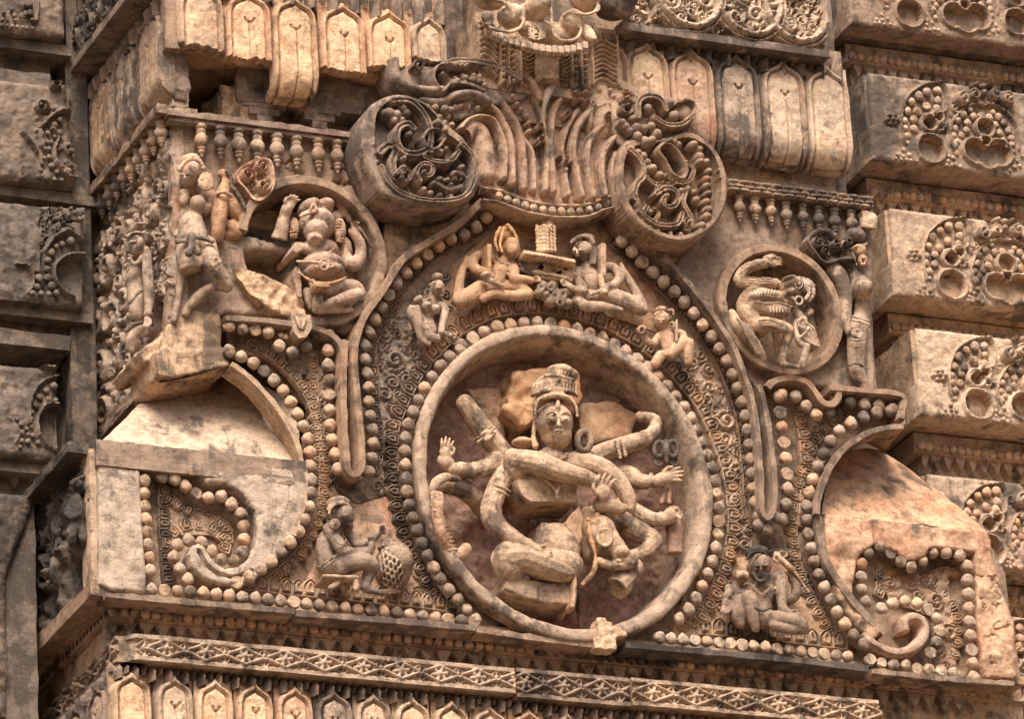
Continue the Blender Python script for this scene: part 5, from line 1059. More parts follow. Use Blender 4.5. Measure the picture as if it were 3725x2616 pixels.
def cv(rel, st, ball, lob, cur):
    h = .085
    st([(1850, 830), (1820, 870), (1860, 930), (1900, 1000), (1960, 1030), (1985, 980), (1950, 900), (1900, 845), (1850, 830)], 36, h+.01, 'round'); st([(1870, 1010), (1930, 1050), (2000, 1040), (2025, 980), (1985, 935)], 34, h, 'flat', .01); ball(1985, 975, 26, h)
    lob([(2030, 830), (2070, 870), (2060, 920), (2100, 930)], 5, 32, h+.01); lob([(2120, 980), (2110, 1040), (2120, 1100), (2110, 1160), (2120, 1220), (2080, 1290)], 8, 30, h)
    st([(1660, 860), (1720, 920), (1740, 1010), (1700, 1060), (1680, 1140)], 44, h, 'flat', .01); lob([(1640, 830), (1700, 860), (1760, 900), (1780, 960)], 6, 32, h-.01); cur(1850, 1080, 40, 1, 2, h, 24); st([(1750, 1000), (1800, 1050), (1880, 1060), (1930, 1040)], 40, h-.01, 'flat', .01)
    cur(1880, 1150, 78, 1, 3.6, h, 40); cur(1790, 1230, 52, -1, 4, h, 30); st([(1690, 1130), (1730, 1230), (1820, 1290), (1930, 1290), (1960, 1230)], 38, h, 'flat', .01); st([(1990, 1080), (1970, 1160), (2010, 1240), (1990, 1310)], 44, h-.01, 'flat', .01); lob([(1960, 1090), (2020, 1080), (2050, 1140)], 4, 30, h); cur(1990, 1270, 34, 1, 0, h, 20); lob([(1700, 1180), (1720, 1240), (1780, 1300), (1860, 1330), (1960, 1340)], 7, 20, h-.01); lob([(1800, 960), (1840, 1000)], 2, 30, h); lob([(1950, 820), (1900, 790)], 3, 30, h-.01)
volute(vr, [(1990, 745), (2090, 785), (2170, 860), (2220, 980), (2230, 1110), (2190, 1240), (2110, 1330), (1990, 1385), (1860, 1375), (1740, 1310), (1650, 1220), (1600, 1110), (1590, 1000), (1600, 880), (1650, 800), (1760, 790), (1880, 780)], [(1990, 785), (2080, 820), (2145, 890), (2180, 1000), (2185, 1110), (2150, 1220), (2080, 1300), (1980, 1345), (1870, 1340), (1760, 1280), (1680, 1200), (1640, 1100), (1630, 1000), (1640, 900), (1690, 840), (1780, 820), (1890, 810)], .20, (PURP,), 44, cv)
def tr2(rel):
    st, ball, lob, cur = carve(rel, WF, .17)
    st([(1680, 700), (1685, 610), (1740, 580), (1810, 600), (1840, 660)], 44, .07, 'flat', .01); ball(1745, 640, 34, .06); ball(1860, 615, 40, .08); ball(1960, 650, 60, .05); st([(1910, 620), (1960, 600), (2005, 640), (1990, 710)], 20, .075); ball(1890, 690, 36, .08); st([(1780, 700), (1850, 740), (1930, 740), (1990, 700)], 40, .06, 'flat', .01); lob([(1660, 700), (1700, 760), (1760, 740), (1800, 790), (1750, 830), (1690, 800)], 8, 34, .06); cur(1620, 640, 50, 1, 4.5, .06); lob([(1600, 720), (1640, 770)], 3, 28, .06)
plate('upper_leaves', PURP, vr, [tuple(p) for p in catmull(WF.xz([(1570, 560), (1700, 545), (1800, 560), (1880, 580), (1990, 590), (2025, 650), (2010, 730), (1930, 790), (1850, 840), (1700, 880), (1600, 820), (1560, 690)], .17), None, True, 6)], .17, .18, .0045, .014, .01, 46, tr2)
m = merge(tubep(C, [(950, 820, .12), (780, 740, .14), (900, 700, .15), (1050, 720, .15), (1180, 770, .15), (1230, 810, .14)], [20, 40, 46, 44, 36, 24]), knobs(C, [(1040, 720), (1100, 750), (1160, 780), (1210, 820)], 42, 22, .17)); m.build('top_scroll', BUFF, vr, voxel=.006, smooth=2, amp=.01, nsc=.04)

# ================================================================ side roundels
def small_ring(th, c, rx, rz, mat, a0, a1, depth=.20, lip=.045, d=.06):
    full = a1-a0 > 6.28; q = circ((c.x, c.z), rx, rz, 90, a0, a1); b = MB(); n = len(q)
    prof = [(lip*.5, .02), (lip*.5, -d+.008), (lip*.38, -d), (-lip*.38, -d), (-lip*.5, -d+.01), (-lip*.62, depth)]; vs = []; fs = []; k = len(prof)
    for x, z in q:
        dx, dz = (x-c.x), (z-c.z); l = math.hypot(dx, dz)
        for u, y in prof: vs.append((x+dx/l*u, y, z+dz/l*u))
    m_ = n if full else n-1
    for i in range(m_):
        j = (i+1) % n
        for p in range(k-1): fs.append((i*k+p, i*k+p+1, j*k+p+1, j*k+p))
    if not full: fs.append(tuple(range(k))); fs.append(tuple((n-1)*k+p for p in range(k))[::-1])
    b.add(vs, fs); b.build('ring', mat, th, amp=.014, nsc=.06, amp2=.006, nsc2=.02, sharp=40, sub=1)
lr_ = thing('ring_frame', N(1500, 1430, .05), 'broken left roundel ring, its lower left part snapped away', 'round frame')
small_ring(lr_, GAN, GRX, GRZ, PURP, math.radians(-96), math.radians(170), .2)
plate('back', ORNG, lr_, circ((GAN.x, GAN.z), GRX, GRZ, 60), -.19, .05, .008, 0, .04, 31)
plate('broken_hollow', GREY, lr_, N.xz([(440, 660), (660, 560), (1200, 600), (1250, 1340), (1000, 1240), (800, 1120), (640, 960)], -.17), -.17, .05, .008, 0, .05, 32)
def slv(rel): rel.wear(.03, .08, 5)
plate('broken_fragment', BUFF, lr_, N.xz([(628, 915), (700, 930), (850, 985), (1040, 1070), (1200, 1150), (1275, 1240), (1272, 1392), (1120, 1385), (900, 1290), (740, 1130), (660, 1010)], .05), .05, .2, .006, .008, .03, 33, slv)
plate('broken_overhang', PURP, lr_, N.xz([(440, 688), (560, 585), (660, 555), (820, 600), (1100, 680), (1190, 700), (1120, 760), (900, 730), (700, 745)], .06), .0, .16, .006, .02, .03, 34)
rr_ = thing('ring_frame', Q(800, 1560, .05), 'right roundel ring of purple brown stone framing the bony crouching figure', 'round frame')
small_ring(rr_, RIG, RRX, RRZ, PURP, 0, 2*math.pi, .13, .042)
plate('back', BUFF, rr_, circ((RIG.x, RIG.z), RRX, RRZ, 60), -.12, .05, .008, 0, .03, 35)
# scroll openwork beside the corner statue and at the right figure's shoulder
def scroll_leaf(fr, poly, d, mat, label, size, seed, curls):
    q = [tuple(p) for p in catmull(fr.xz(poly, d), None, True, 6)]; rel, og = front_relief(q, .0045, d, 0, .01); rel.cut(q); rel.H -= .01; rel.stroke(q, .04, .026, closed=True); scrollwork(rel, q, size*.6, seed, .035, 1.)
    for c, r_, h_, a_ in curls: curl(rel, fr.xz([c], d)[0], r_*fr.m, h_, a_, 1.35, r_*fr.m*.42, .055)
    rel.wear(.006, .03, seed); o = rel.mesh('scroll_ornament', mat, None, og, thick=.07); tag(o, label, 'carved scroll')
scroll_leaf(N, [(640, 60), (720, 0), (850, -50), (940, -20), (975, 110), (965, 220), (900, 310), (800, 340), (700, 230), (640, 160)], .05, WARM, 'openwork scroll of warm stone between the corner statue and the left roundel', .03, 3, [((725, 120), 70, 1, 0), ((865, 210), 70, -1, 1), ((850, 40), 55, 1, 2)])
scroll_leaf(G, [(465, 520), (520, 450), (620, 430), (700, 470), (760, 560), (840, 480), (830, 620), (880, 680), (760, 690), (660, 720), (590, 700), (520, 610)], .05, GREY, 'grey curling leaf scroll above the shoulder of the right standing statue', .02, 4, [((550, 560), 50, 1, 2), ((700, 570), 50, -1, 0), ((610, 630), 42, 1, 1), ((800, 550), 40, 1, 3)])
# ================================================================ carved figures
def statue(name, label, cat, loc, fr, parts, voxel=.005, amp=.007, group=None):
    t = thing(name, loc, label, cat, group)
    for pn, mat, items in parts:
        bs = []
        for it in items:
            if isinstance(it, MB): bs.append(it)
            elif it[0] == 'E': bs.append(ell(fr, *it[1:]))
            elif it[0] == 'O': bs.append(tor(fr, *it[1:]))
            elif it[0] == 'P': bs.append(pri(fr, it[1], it[2], it[3]))
            elif it[0] == 'F': bs.append(fc(fr, it[1], True))
            elif it[0] == 'K': bs.append(knobs(fr, it[1], it[2], it[3], it[4]))
            else: bs.append(fc(fr, it))
        merge(*bs).build(pn, mat, t, voxel=voxel, smooth=1, amp=amp, nsc=.05, amp2=amp*.5, nsc2=.02)
    return t
def hand(fr, c, s, ang, d, spread=.22, curl_=.0, thumb=1):
    """palm with four unequal bent fingers and a thumb from its side; ang in degrees, 0 = fingers up, clockwise"""
    out = [('E', c[0], c[1], d, s*.52, s*.56, s*.30*fr.m, -ang*0)]; a0 = math.radians(ang)
    def pt(u, v): return (c[0]+u*math.cos(a0)+v*math.sin(a0), c[1]+u*math.sin(a0)-v*math.cos(a0))
    for k, (L_, u) in enumerate(((.78, -.36), (.95, -.12), (.90, .12), (.70, .35))):
        b0 = pt(u*s, .35*s); f = u*spread*2; b1 = pt((u+f*.5)*s, (.35+L_*.55)*s); b2 = pt((u+f*.9+curl_*.2)*s, (.35+L_*(1-.3*abs(curl_)))*s)
        out.append([(b0[0], b0[1], d+.004, s*.135), (b1[0], b1[1], d+.010+.02*abs(curl_), s*.12), (b2[0], b2[1], d+.004+.03*abs(curl_), s*.095)])
    b0 = pt(-thumb*.40*s, -.2*s); b1 = pt(-thumb*.66*s, .18*s); b2 = pt(-thumb*.66*s, .52*s)
    out.append([(b0[0], b0[1], d+.005, s*.16), (b1[0], b1[1], d+.015, s*.14), (b2[0], b2[1], d+.015, s*.10)]); return out
def face3(x, y, w_, h_, d, turn=0., brow=True):
    """eyes, nose and lips of a front face; w_,h_ are half sizes, d the depth of the face surface, turn moves features sideways"""
    o = []; t = turn*w_; bd = lambda u: d-.25*abs(u-turn)*w_*.0006
    for s in (-1, 1):
        ex = x+t+s*w_*.40; o += [('E', ex, y-.02*h_, bd(s*.4), w_*.27, h_*.14, .014), ('E', ex, y-.01*h_, bd(s*.4)+.013, w_*.15, h_*.09, .012), ('O', ex, y-.01*h_, bd(s*.4)+.008, w_*.27, h_*.13, w_*.042)]
        if brow: o.append([(ex-s*w_*.26, y-.22*h_, d+.002, w_*.06), (ex, y-.34*h_, d+.008, w_*.075), (ex+s*w_*.26, y-.20*h_, d-.004, w_*.06)])
    o += [[(x+t, y-.12*h_, d+.006, w_*.08), (x+t*1.15, y+.14*h_, d+.022, w_*.11), (x+t*1.2, y+.26*h_, d+.030, w_*.14)], ('E', x+t*1.2-w_*.13, y+.30*h_, d+.018, w_*.09, h_*.06, .008), ('E', x+t*1.2+w_*.13, y+.30*h_, d+.018, w_*.09, h_*.06, .008),
          [(x+t*1.1-w_*.26, y+.50*h_, d+.006, w_*.06), (x+t*1.2, y+.47*h_, d+.026, w_*.10), (x+t*1.1+w_*.26, y+.50*h_, d+.004, w_*.05)], [(x+t*1.1-w_*.18, y+.59*h_, d+.006, w_*.05), (x+t*1.2, y+.60*h_, d+.020, w_*.08), (x+t*1.1+w_*.18, y+.59*h_, d+.006, w_*.05)]]
    return o

# ---- the many armed figure inside the great ring
body = [('E', 868, 440, .085, 108, 112, .085), ('E', 880, 510, .075, 88, 92, .075), [(868, 560, .05, 66), (862, 610, .03, 66), (850, 660, .03, 90)],
        ('E', 810, 740, .02, 175, 105, .085), ('E', 770, 800, .03, 120, 85, .08), ('E', 900, 790, .03, 100, 85, .085), ('P', [(655, 760), (960, 760), (1005, 890), (900, 885), (740, 885), (690, 850)], .09, -.12),
        [(640, 640, .06, 62), (650, 700, .06, 70), (700, 760, .04, 60)], [(1000, 650, .0, 60), (1060, 660, .04, 70), (900, 700, .03, 90)],
        ('E', 885, 1150, .02, 135, 150, .10), ('E', 880, 1250, .02, 160, 110, .11), ('P', [(800, 1000), (955, 1010), (1000, 1110), (1005, 1320), (900, 1330), (780, 1100)], .05, -.14),
        [(620, 1200, .06, 100), (700, 1195, .08, 88), (820, 1240, .09, 85), (930, 1280, .07, 70)], [(590, 1210, .05, 80), (620, 1260, .05, 84), (650, 1320, .03, 50), (640, 1385, .01, 20)]]
body += face3(884, 425, 98, 128, .165, .08)+[[(889, 318, .155, 10), (889, 352, .165, 16), (886, 376, .163, 8)]]
# arms, each rooted at its shoulder
body += [[(645, 650, .08, 66), (760, 668, .13, 76), (900, 715, .15, 68), (1040, 750, .15, 52), (1085, 765, .15, 40)], *hand(M, (1140, 830), 88, 12, .15, .25, .5, 1), [(1130, 900, .10, 55), (1180, 905, .11, 50), (1240, 925, .12, 38)],
         [(1010, 660, .04, 55), (1110, 690, .09, 68), (1215, 760, .11, 62), (1280, 860, .12, 50), (1295, 915, .12, 36)],
         [(630, 670, -.02, 60), (570, 600, -.02, 70), (490, 505, -.02, 68), (415, 405, -.01, 64), (370, 335, 0, 58)],
         [(640, 690, -.02, 62), (555, 660, -.02, 70), (500, 690, .0, 58), (420, 712, .02, 52), (350, 705, .03, 50)], ('E', 320, 712, .03, 52, 42, .04), ('E', 262, 660, .03, 50, 46, .03, 30), *hand(M, (262, 612), 68, 8, .045, .20, .1, -1),
         [(630, 700, .0, 64), (570, 770, .02, 66), (530, 870, .04, 66), (515, 955, .05, 68), (560, 1030, .07, 62), (640, 1085, .10, 50), (715, 1125, .12, 38), (780, 1160, .13, 36)], *hand(M, (790, 1165), 56, 100, .14, .1, .3, 1),
         [(1040, 660, -.02, 60), (1150, 605, .0, 60), (1290, 560, .02, 58), (1370, 535, .02, 54), (1420, 500, .02, 46), (1435, 430, .0, 38), (1350, 410, -.02, 36)],
         [(1180, 740, -.06, 66), (1280, 740, -.02, 66), (1340, 770, .02, 56), (1420, 775, .05, 40), (1470, 760, .05, 46)], *hand(M, (1500, 745), 74, 78, .06, .24, .15, 1),
         [(1250, 900, -.06, 55), (1340, 950, .0, 52), (1420, 985, .04, 48), (1490, 980, .06, 42)], ('E', 1515, 965, .07, 42, 46, .035), *hand(M, (1540, 950), 44, 100, .09, .15, .8, 1),
         [(480, 930, -.10, 66), (440, 880, -.07, 64), (370, 820, -.03, 62), (290, 795, .0, 56), (225, 800, .02, 44)]]
body += [[(1180, 960, -.05, 70), (1290, 1030, -.02, 72), (1390, 1080, .03, 62), (1425, 1110, .05, 58), (1370, 1170, .04, 52), (1300, 1190, .03, 40)], ('F', [(1310, 1240, .04, 66), (1280, 1290, .06, 72), (1215, 1370, .08, 72)])]
crown = [('E', 870, 240, .03, 122, 66, .085), [(765, 385, .10, 15), (772, 335, .12, 16), (815, 300, .15, 16), (880, 290, .165, 16), (945, 305, .15, 16), (985, 345, .12, 16), (995, 400, .09, 14)], [(745, 292, .06, 12), (800, 268, .115, 13), (870, 256, .135, 14), (945, 266, .115, 13), (995, 292, .07, 12)], ('E', 900, 160, .05, 80, 40, .06), ('E', 965, 180, .05, 36, 38, .04), [(820, 178, .09, 10), (900, 182, .115, 11), (975, 205, .09, 10)]]
crown += [('K', [(762, 395), (770, 335), (815, 298), (880, 287), (945, 302), (988, 345), (998, 405)], 17, 9, .155)]
for k in range(15): a = -1+2*k/14; crown.append([(870+a*120, 258+24*a*a, .128-.05*a*a, 7), (872+a*116, 200+26*a*a, .112-.05*a*a, 8)])
for k in range(9): a = -1+2*k/8; crown.append([(898+a*70, 168+8*a*a, .11-.03*a*a, 6), (898+a*58, 128+8*a*a, .09-.03*a*a, 6)])
crown += [('P', [(862, 240), (930, 243), (930, 275), (862, 272)], .165, .1), ('O', 896, 222, .125, 16, 20, 8)]
body = [[(q[0], q[1], q[2], q[3]*(.90 if 24 < q[3] < 80 else 1)) for q in it] if isinstance(it, list) else it for it in body]
st = statue('carved_figure', 'many armed stone figure with a tall crown, arms spread inside the great ring', 'statue', M(900, 1430, 0), M, [('body', BUFF, body), ('crown', BUFF, crown),
  ('earring', GREY, [('O', 1035, 545, .08, 38, 55, 20), ('E', 1035, 545, .05, 30, 45, .02)]), ('ear_ornament', BUFF, [[(765, 440, .05, 16), (752, 520, .05, 13), (765, 575, .06, 20)], ('E', 690, 555, .0, 60, 28, .05)]),
  ('armlet', BUFF, [[(800, 612, .14, 9), (795, 670, .192, 9), (800, 738, .15, 9)], [(822, 618, .14, 9), (818, 675, .196, 9), (822, 742, .15, 9)]]), ('armlet', BUFF, [('K', [(440, 552), (485, 520), (532, 472)], 18, 13, .05), [(428, 540, .01, 10), (470, 505, .058, 10), (520, 458, .01, 10)], [(452, 568, .01, 10), (497, 535, .058, 10), (545, 487, .01, 10)]]),
  ('armlet', BUFF, [('K', [(1212, 548), (1228, 590), (1238, 638)], 18, 12, .06), ('K', [(1242, 540), (1256, 580), (1266, 625)], 18, 12, .06)]), ('armlet', BUFF, [[(505, 785, .03, 9), (560, 798, .082, 10), (622, 828, .04, 9)], [(500, 812, .03, 9), (555, 824, .084, 10), (614, 852, .04, 9)]]),
  ('bangle', BUFF, [('O', 1410, 775, .05, 12, 46, 9)]), ('bangle', BUFF, [('O', 722, 1130, .12, 30, 34, 10)]), ('bangle', RED, [('O', 1465, 990, .05, 14, 46, 9)]),
  ('torso_cord', WARM, [('K', [(700, 700), (760, 730), (850, 790), (900, 860)], 20, 11, .115)]), ('collar', WARM, [('K', [(790, 610), (840, 645), (900, 650), (940, 620)], 18, 12, .105)]), ('bangle', BUFF, [('O', 420, 712, .02, 12, 46, 9)]), ('necklace', BUFF, [[(905, 790, .12, 9), (885, 830, .125, 10), (885, 870, .11, 10)], [(955, 640, .07, 12), (975, 680, .10, 12), (960, 620, .06, 10)]])], voxel=.0036, amp=.005)
statue('horn_carving', 'ribbed stone horn with stacked rings at the left inside edge of the great ring', 'carved horn', M(300, 1220, 0), M, [('horn', WARM, [[(215, 910, .11, 34), (222, 1000, .10, 32), (242, 1080, .08, 32), (268, 1140, .05, 34), (305, 1190, .03, 38), (350, 1175, .02, 34), (375, 1150, .02, 36)]]+[[(200+k*5+k*k*.35, 935+k*22, .13-k*.006, 6), (245+k*5+k*k*.35, 930+k*22, .12-k*.006, 6)] for k in range(11)]+[('K', [(355, 1205), (395, 1165), (388, 1135)], 18, 12, .03)]),
  ('ring_stack', WARM, [('O', 215, 845+k*20, .11, 28, 9, 12) for k in range(4)]), ('curved_neck', BUFF, [[(190, 850, .09, 20), (205, 785, .10, 30), (260, 750, .09, 26), (330, 760, .06, 18)]])])
statue('stone_club', 'reddened stone rod gripped upright by the lowest right hand, its foot sawn flat', 'club', M(1545, 1190, 0), M, [('rod', RED, [('F', [(1525, 920, .02, 44), (1538, 1060, .02, 46), (1545, 1180, .02, 44)]), ('O', 1545, 1135, .02, 38, 10, 8)]), ('finger_stub', WARM, [[(1475, 810, .02, 14), (1470, 890, .03, 15)], [(1510, 810, .02, 14), (1512, 890, .03, 15)]])])
statue('trident_carving', 'small looped trident head above the open right palm', 'carved trident', M(1495, 640, 0), M, [('prongs', GREY, [('O', 1455, 590, .03, 28, 44, 15), ('O', 1530, 590, .03, 28, 44, 15), [(1495, 540, .04, 10), (1492, 600, .06, 20), (1497, 660, .05, 12)], ('O', 1452, 660, .02, 18, 22, 10), ('O', 1540, 665, .02, 18, 22, 10)])])
bull = [('E', 1120, 1070, .05, 95, 115, .09), ('E', 1180, 1150, .08, 85, 80, .08), [(1100, 960, .0, 60), (1130, 1040, .05, 75), (1200, 1150, .1, 68), (1260, 1210, .12, 60), (1290, 1215, .12, 52)], [(1050, 950, .03, 40), (1040, 1050, .03, 50), (1060, 1180, .0, 60)], ('E', 1170, 1062, .13, 28, 22, .02), ('E', 1290, 1190, .16, 20, 12, .01), ('E', 1230, 1215, .17, 20, 12, .01), [(1120, 1215, .12, 22), (1180, 1240, .13, 26), (1270, 1245, .13, 24), (1310, 1230, .12, 20)], ('E', 1250, 1170, .15, 44, 34, .03)]
statue('carved_bull', 'crouching bull carved behind the knee of the many armed figure', 'carved bull', M(1200, 1280, 0), M, [('body', BUFF, bull), ('ear', BUFF, [('E', 1150, 1085, .15, 48, 58, .016, -20), ('O', 1150, 1085, .16, 40, 48, 9)]), ('beaded_strap', ORNG, [('K', [(1060, 985), (1090, 1000), (1130, 975), (1110, 960)], 26, 17, .10), ('K', [(1062, 1010), (1075, 1090), (1098, 1170), (1100, 1230), (1080, 1290), (1030, 1345)], 17, 15, .12)])])
stt = MB(); stt.prism(M.xz([(590, 1372), (700, 1425), (830, 1455), (990, 1462), (995, 1330), (860, 1340), (700, 1320), (600, 1300)], .05), -.06, .2); o = stt.build('seat_slab', BUFF, None, voxel=.007, smooth=2, amp=.012, nsc=.06); tag(o, 'curved broken seat slab under the crossed leg in the great ring', 'stone seat')
stt = MB(); stt.prism(M.xz([(595, 330), (640, 160), (770, 150), (820, 130), (990, 150), (1010, 330), (960, 400), (740, 420), (700, 390), (610, 380)], -.06), .04, .2); stt.prism(M.xz([(590, 345), (740, 325), (770, 420), (700, 470), (640, 400)], 0), .0, .2); o = stt.build('halo_slab', ORNG, None, voxel=.01, smooth=2, amp=.05, nsc=.08, amp2=.04, nsc2=.2); tag(o, 'broken rough back slab behind the crowned head', 'stone slab')
for nm, pts, d0, lab, mt in (('seam_slab', [(930, 1000), (1020, 895), (1035, 1000), (1020, 1130), (1000, 1330), (985, 1480), (968, 1480), (985, 1200)], .10, 'thin standing slab edge down the middle seam of the great ring', ORNG), ('shoulder_block', [(1020, 330), (1220, 320), (1340, 400), (1300, 520), (1100, 560), (1010, 480)], -.11, 'low rough block behind the right shoulder of the many armed figure', ORNG), ('shoulder_block', [(380, 250), (560, 240), (600, 340), (600, 560), (500, 470), (430, 330)], -.12, 'low rough block behind the raised left arm in the great ring', ORNG)):
    s2 = MB(); s2.prism(M.xz(pts, d0), -d0, .2); o = s2.build(nm, mt, None, voxel=.009, smooth=2, amp=.03, nsc=.07); tag(o, lab, 'stone slab')

# ---- elephant headed figure
el = [('E', 1360, 560, .02, 158, 150, .13), ('E', 1295, 400, .02, 84, 80, .10), ('E', 1420, 400, .02, 88, 82, .10), ('E', 1360, 590, .10, 110, 95, .06), ('E', 1380, 790, -.02, 190, 110, .11), ('E', 1405, 930, .02, 215, 115, .13), ('E', 1420, 1000, .03, 195, 80, .13), ('F', [(1350, 640, .10, 80), (1360, 690, .13, 62)]),
      [(1180, 730, .02, 45), (1280, 755, .08, 48), (1400, 770, .08, 44), (1450, 745, .08, 30)], ('P', [(1185, 690), (1235, 700), (1250, 760), (1180, 800), (1150, 760)], .12, -.1),
      ('F', [(1080, 470, .05, 52), (1055, 560, .04, 62), (1030, 670, .02, 76)]), *hand(N, (1130, 360), 92, 28, .08, .25, .6, 1), [(1080, 470, .05, 50), (1100, 400, .07, 55)],
      [(1610, 740, .0, 55), (1640, 850, .02, 62), (1700, 900, .05, 68), (1760, 830, .06, 58), (1765, 740, .07, 50), (1740, 670, .08, 44), (1700, 600, .08, 46)], *hand(N, (1710, 560), 60, 20, .09, .12, .9, 1), [(1530, 700, -.06, 45), (1610, 700, -.03, 60), (1640, 800, 0, 60)],
      [(1540, 320, -.04, 30), (1590, 380, -.02, 42), (1640, 450, -.02, 36), (1670, 500, -.02, 26)], ('E', 1545, 470, -.03, 60, 62, .03),
      [(1500, 1130, .04, 70), (1620, 1100, .06, 72), (1720, 1110, .06, 66), (1770, 1160, .06, 48)], [(1750, 1170, .08, 52), (1640, 1200, .10, 62), (1520, 1240, .11, 48), (1440, 1275, .11, 36)], [(1400, 1320, .09, 30), (1500, 1310, .09, 30), (1600, 1315, .08, 30), (1680, 1305, .07, 24)],
      ('P', [(1180, 900), (1225, 940), (1240, 1190), (1200, 1200), (1160, 1000)], .06, -.15), [(1290, 1150, .02, 50), (1300, 1230, .03, 40), (1320, 1290, .03, 30)], [(1330, 1060, .08, 36), (1370, 1160, .10, 50), (1375, 1260, .10, 46), (1360, 1310, .08, 34)]]
statue('carved_figure', 'pot bellied elephant headed figure seated inside the broken left roundel', 'statue', N(1400, 1330, 0), N, [('body', WARM, el), ('headband', WARM, [('K', [(1225, 462), (1290, 435), (1360, 425), (1430, 440), (1500, 478)], 28, 17, .13), ('K', [(1235, 440), (1300, 412), (1360, 402), (1430, 415), (1490, 448)], 26, 15, .12), ('E', 1340, 375, .12, 30, 34, .02), ('K', [(1310, 400), (1340, 345), (1375, 400)], 22, 12, .14)]),
   ('eye', WARM, [('E', 1237, 532, .12, 15, 15, .012)]), ('eye', WARM, [('E', 1460, 562, .12, 18, 18, .014)]),
   ('ear', WARM, [('E', 1570, 600, .02, 56, 125, .05)]+[[(1535, 510+k*26, .06, 8), (1575, 500+k*27, .075, 9), (1612, 512+k*27, .05, 8)] for k in range(8)]), ('ear', ORNG, [('E', 1160, 580, .02, 42, 110, .05)]+[[(1130, 500+k*26, .05, 8), (1165, 492+k*26, .07, 8), (1195, 505+k*26, .05, 7)] for k in range(7)]),
   ('snake_belt', WARM, [[(1195, 870, .15, 15), (1300, 875, .16, 16), (1400, 885, .17, 17)], ('O', 1440, 900, .17, 44, 46, 12), ('O', 1490, 895, .17, 38, 30, 10), [(1470, 930, .17, 14), (1540, 910, .15, 14), (1610, 895, .10, 12)], [(1400, 850, .14, 8), (1480, 790, .12, 8), (1530, 750, .08, 8)]]), ('belt', ORNG, [('K', [(1212, 975), (1290, 1030), (1370, 1065), (1480, 1070), (1570, 1045), (1635, 1010)], 22, 16, .15), ('P', [(1370, 1045), (1490, 1050), (1488, 1105), (1370, 1100)], .19, .1)]),
   ('staff', GREY, [[(1745, 570, .06, 20), (1810, 650, .05, 18), (1860, 745, .03, 14)]]), ('bangle', GREY, [('O', 1085, 462, .06, 50, 16, 9)]), ('bangle', GREY, [('O', 1748, 672, .08, 46, 16, 9)])])
# ---- bony crouching figure and the child
bn = [[(480, 960, .04, 80), (520, 880, .06, 80), (620, 865, .08, 78), (720, 880, .09, 66), (790, 880, .08, 50)], [(540, 960, .06, 70), (650, 980, .08, 75), (760, 1000, .09, 70), (810, 1000, .08, 55)], [(480, 1000, .05, 75), (550, 1080, .07, 78), (620, 1150, .07, 70)],
      ('E', 870, 800, .09, 95, 88, .085, 20), ('E', 860, 860, .10, 70, 55, .06), ('E', 850, 740, .11, 60, 36, .06), ('E', 870, 830, .15, 30, 30, .03), [(800, 890, .09, 22), (850, 920, .10, 24), (900, 930, .09, 20)],
      [(590, 1110, .09, 70), (700, 1105, .12, 66), (800, 1130, .13, 56), (855, 1160, .13, 48)], [(855, 1170, .12, 50), (820, 1270, .11, 42), (800, 1380, .10, 30), (800, 1435, .10, 30)], [(800, 1440, .10, 30), (870, 1455, .11, 26), (930, 1465, .10, 20)],
      [(740, 760, .06, 45), (620, 765, .06, 50), (500, 770, .06, 52), (430, 740, .06, 46), (470, 660, .06, 48), (560, 610, .06, 48), (650, 595, .06, 44)], *hand(Q, (720, 590), 74, 75, .07, .12, .6, 1), [(660, 560, .04, 40), (720, 530, .03, 30)],
      [(375, 1010, .05, 36), (420, 1110, .07, 56), (520, 1230, .07, 62), (600, 1330, .06, 50), (630, 1400, .05, 34)], [(740, 1180, .04, 30), (760, 1300, .04, 36), (780, 1420, .04, 36)]]
ribs = []
for k in range(10): x = 530+k*25; ribs.append([(x-16, 910-k*1.5, .125, 7), (x, 860-k*2, .148, 8), (x+6, 812+(k-5)**2*.9-4, .12, 7)])
for k in range(6): x = 690+k*26; ribs.append([(x, 945, .14, 7), (x+8, 1000, .167, 8), (x+2, 1050-k*3, .14, 7)])
fold = [[(600+k*0, 1075+k*22, .155-.012*abs(k-1.5), 8), (700, 1072+k*22, .185-.012*abs(k-1.5), 9), (840, 1125+k*16, .17, 7)] for k in range(4)]+[[(420+k*30, 1060+k*14, .12, 9), (490+k*28, 1190+k*10, .13, 10), (585+k*18, 1360, .11, 8)] for k in range(4)]+[[(450, 705+k*22, .11, 7), (560, 715+k*22, .12, 8), (700, 720+k*22, .11, 7)] for k in range(3)]+[[(440, 690-k*8, .11, 6), (520, 620-k*12, .115, 7), (650, 580-k*8, .1, 6)] for k in range(3)]
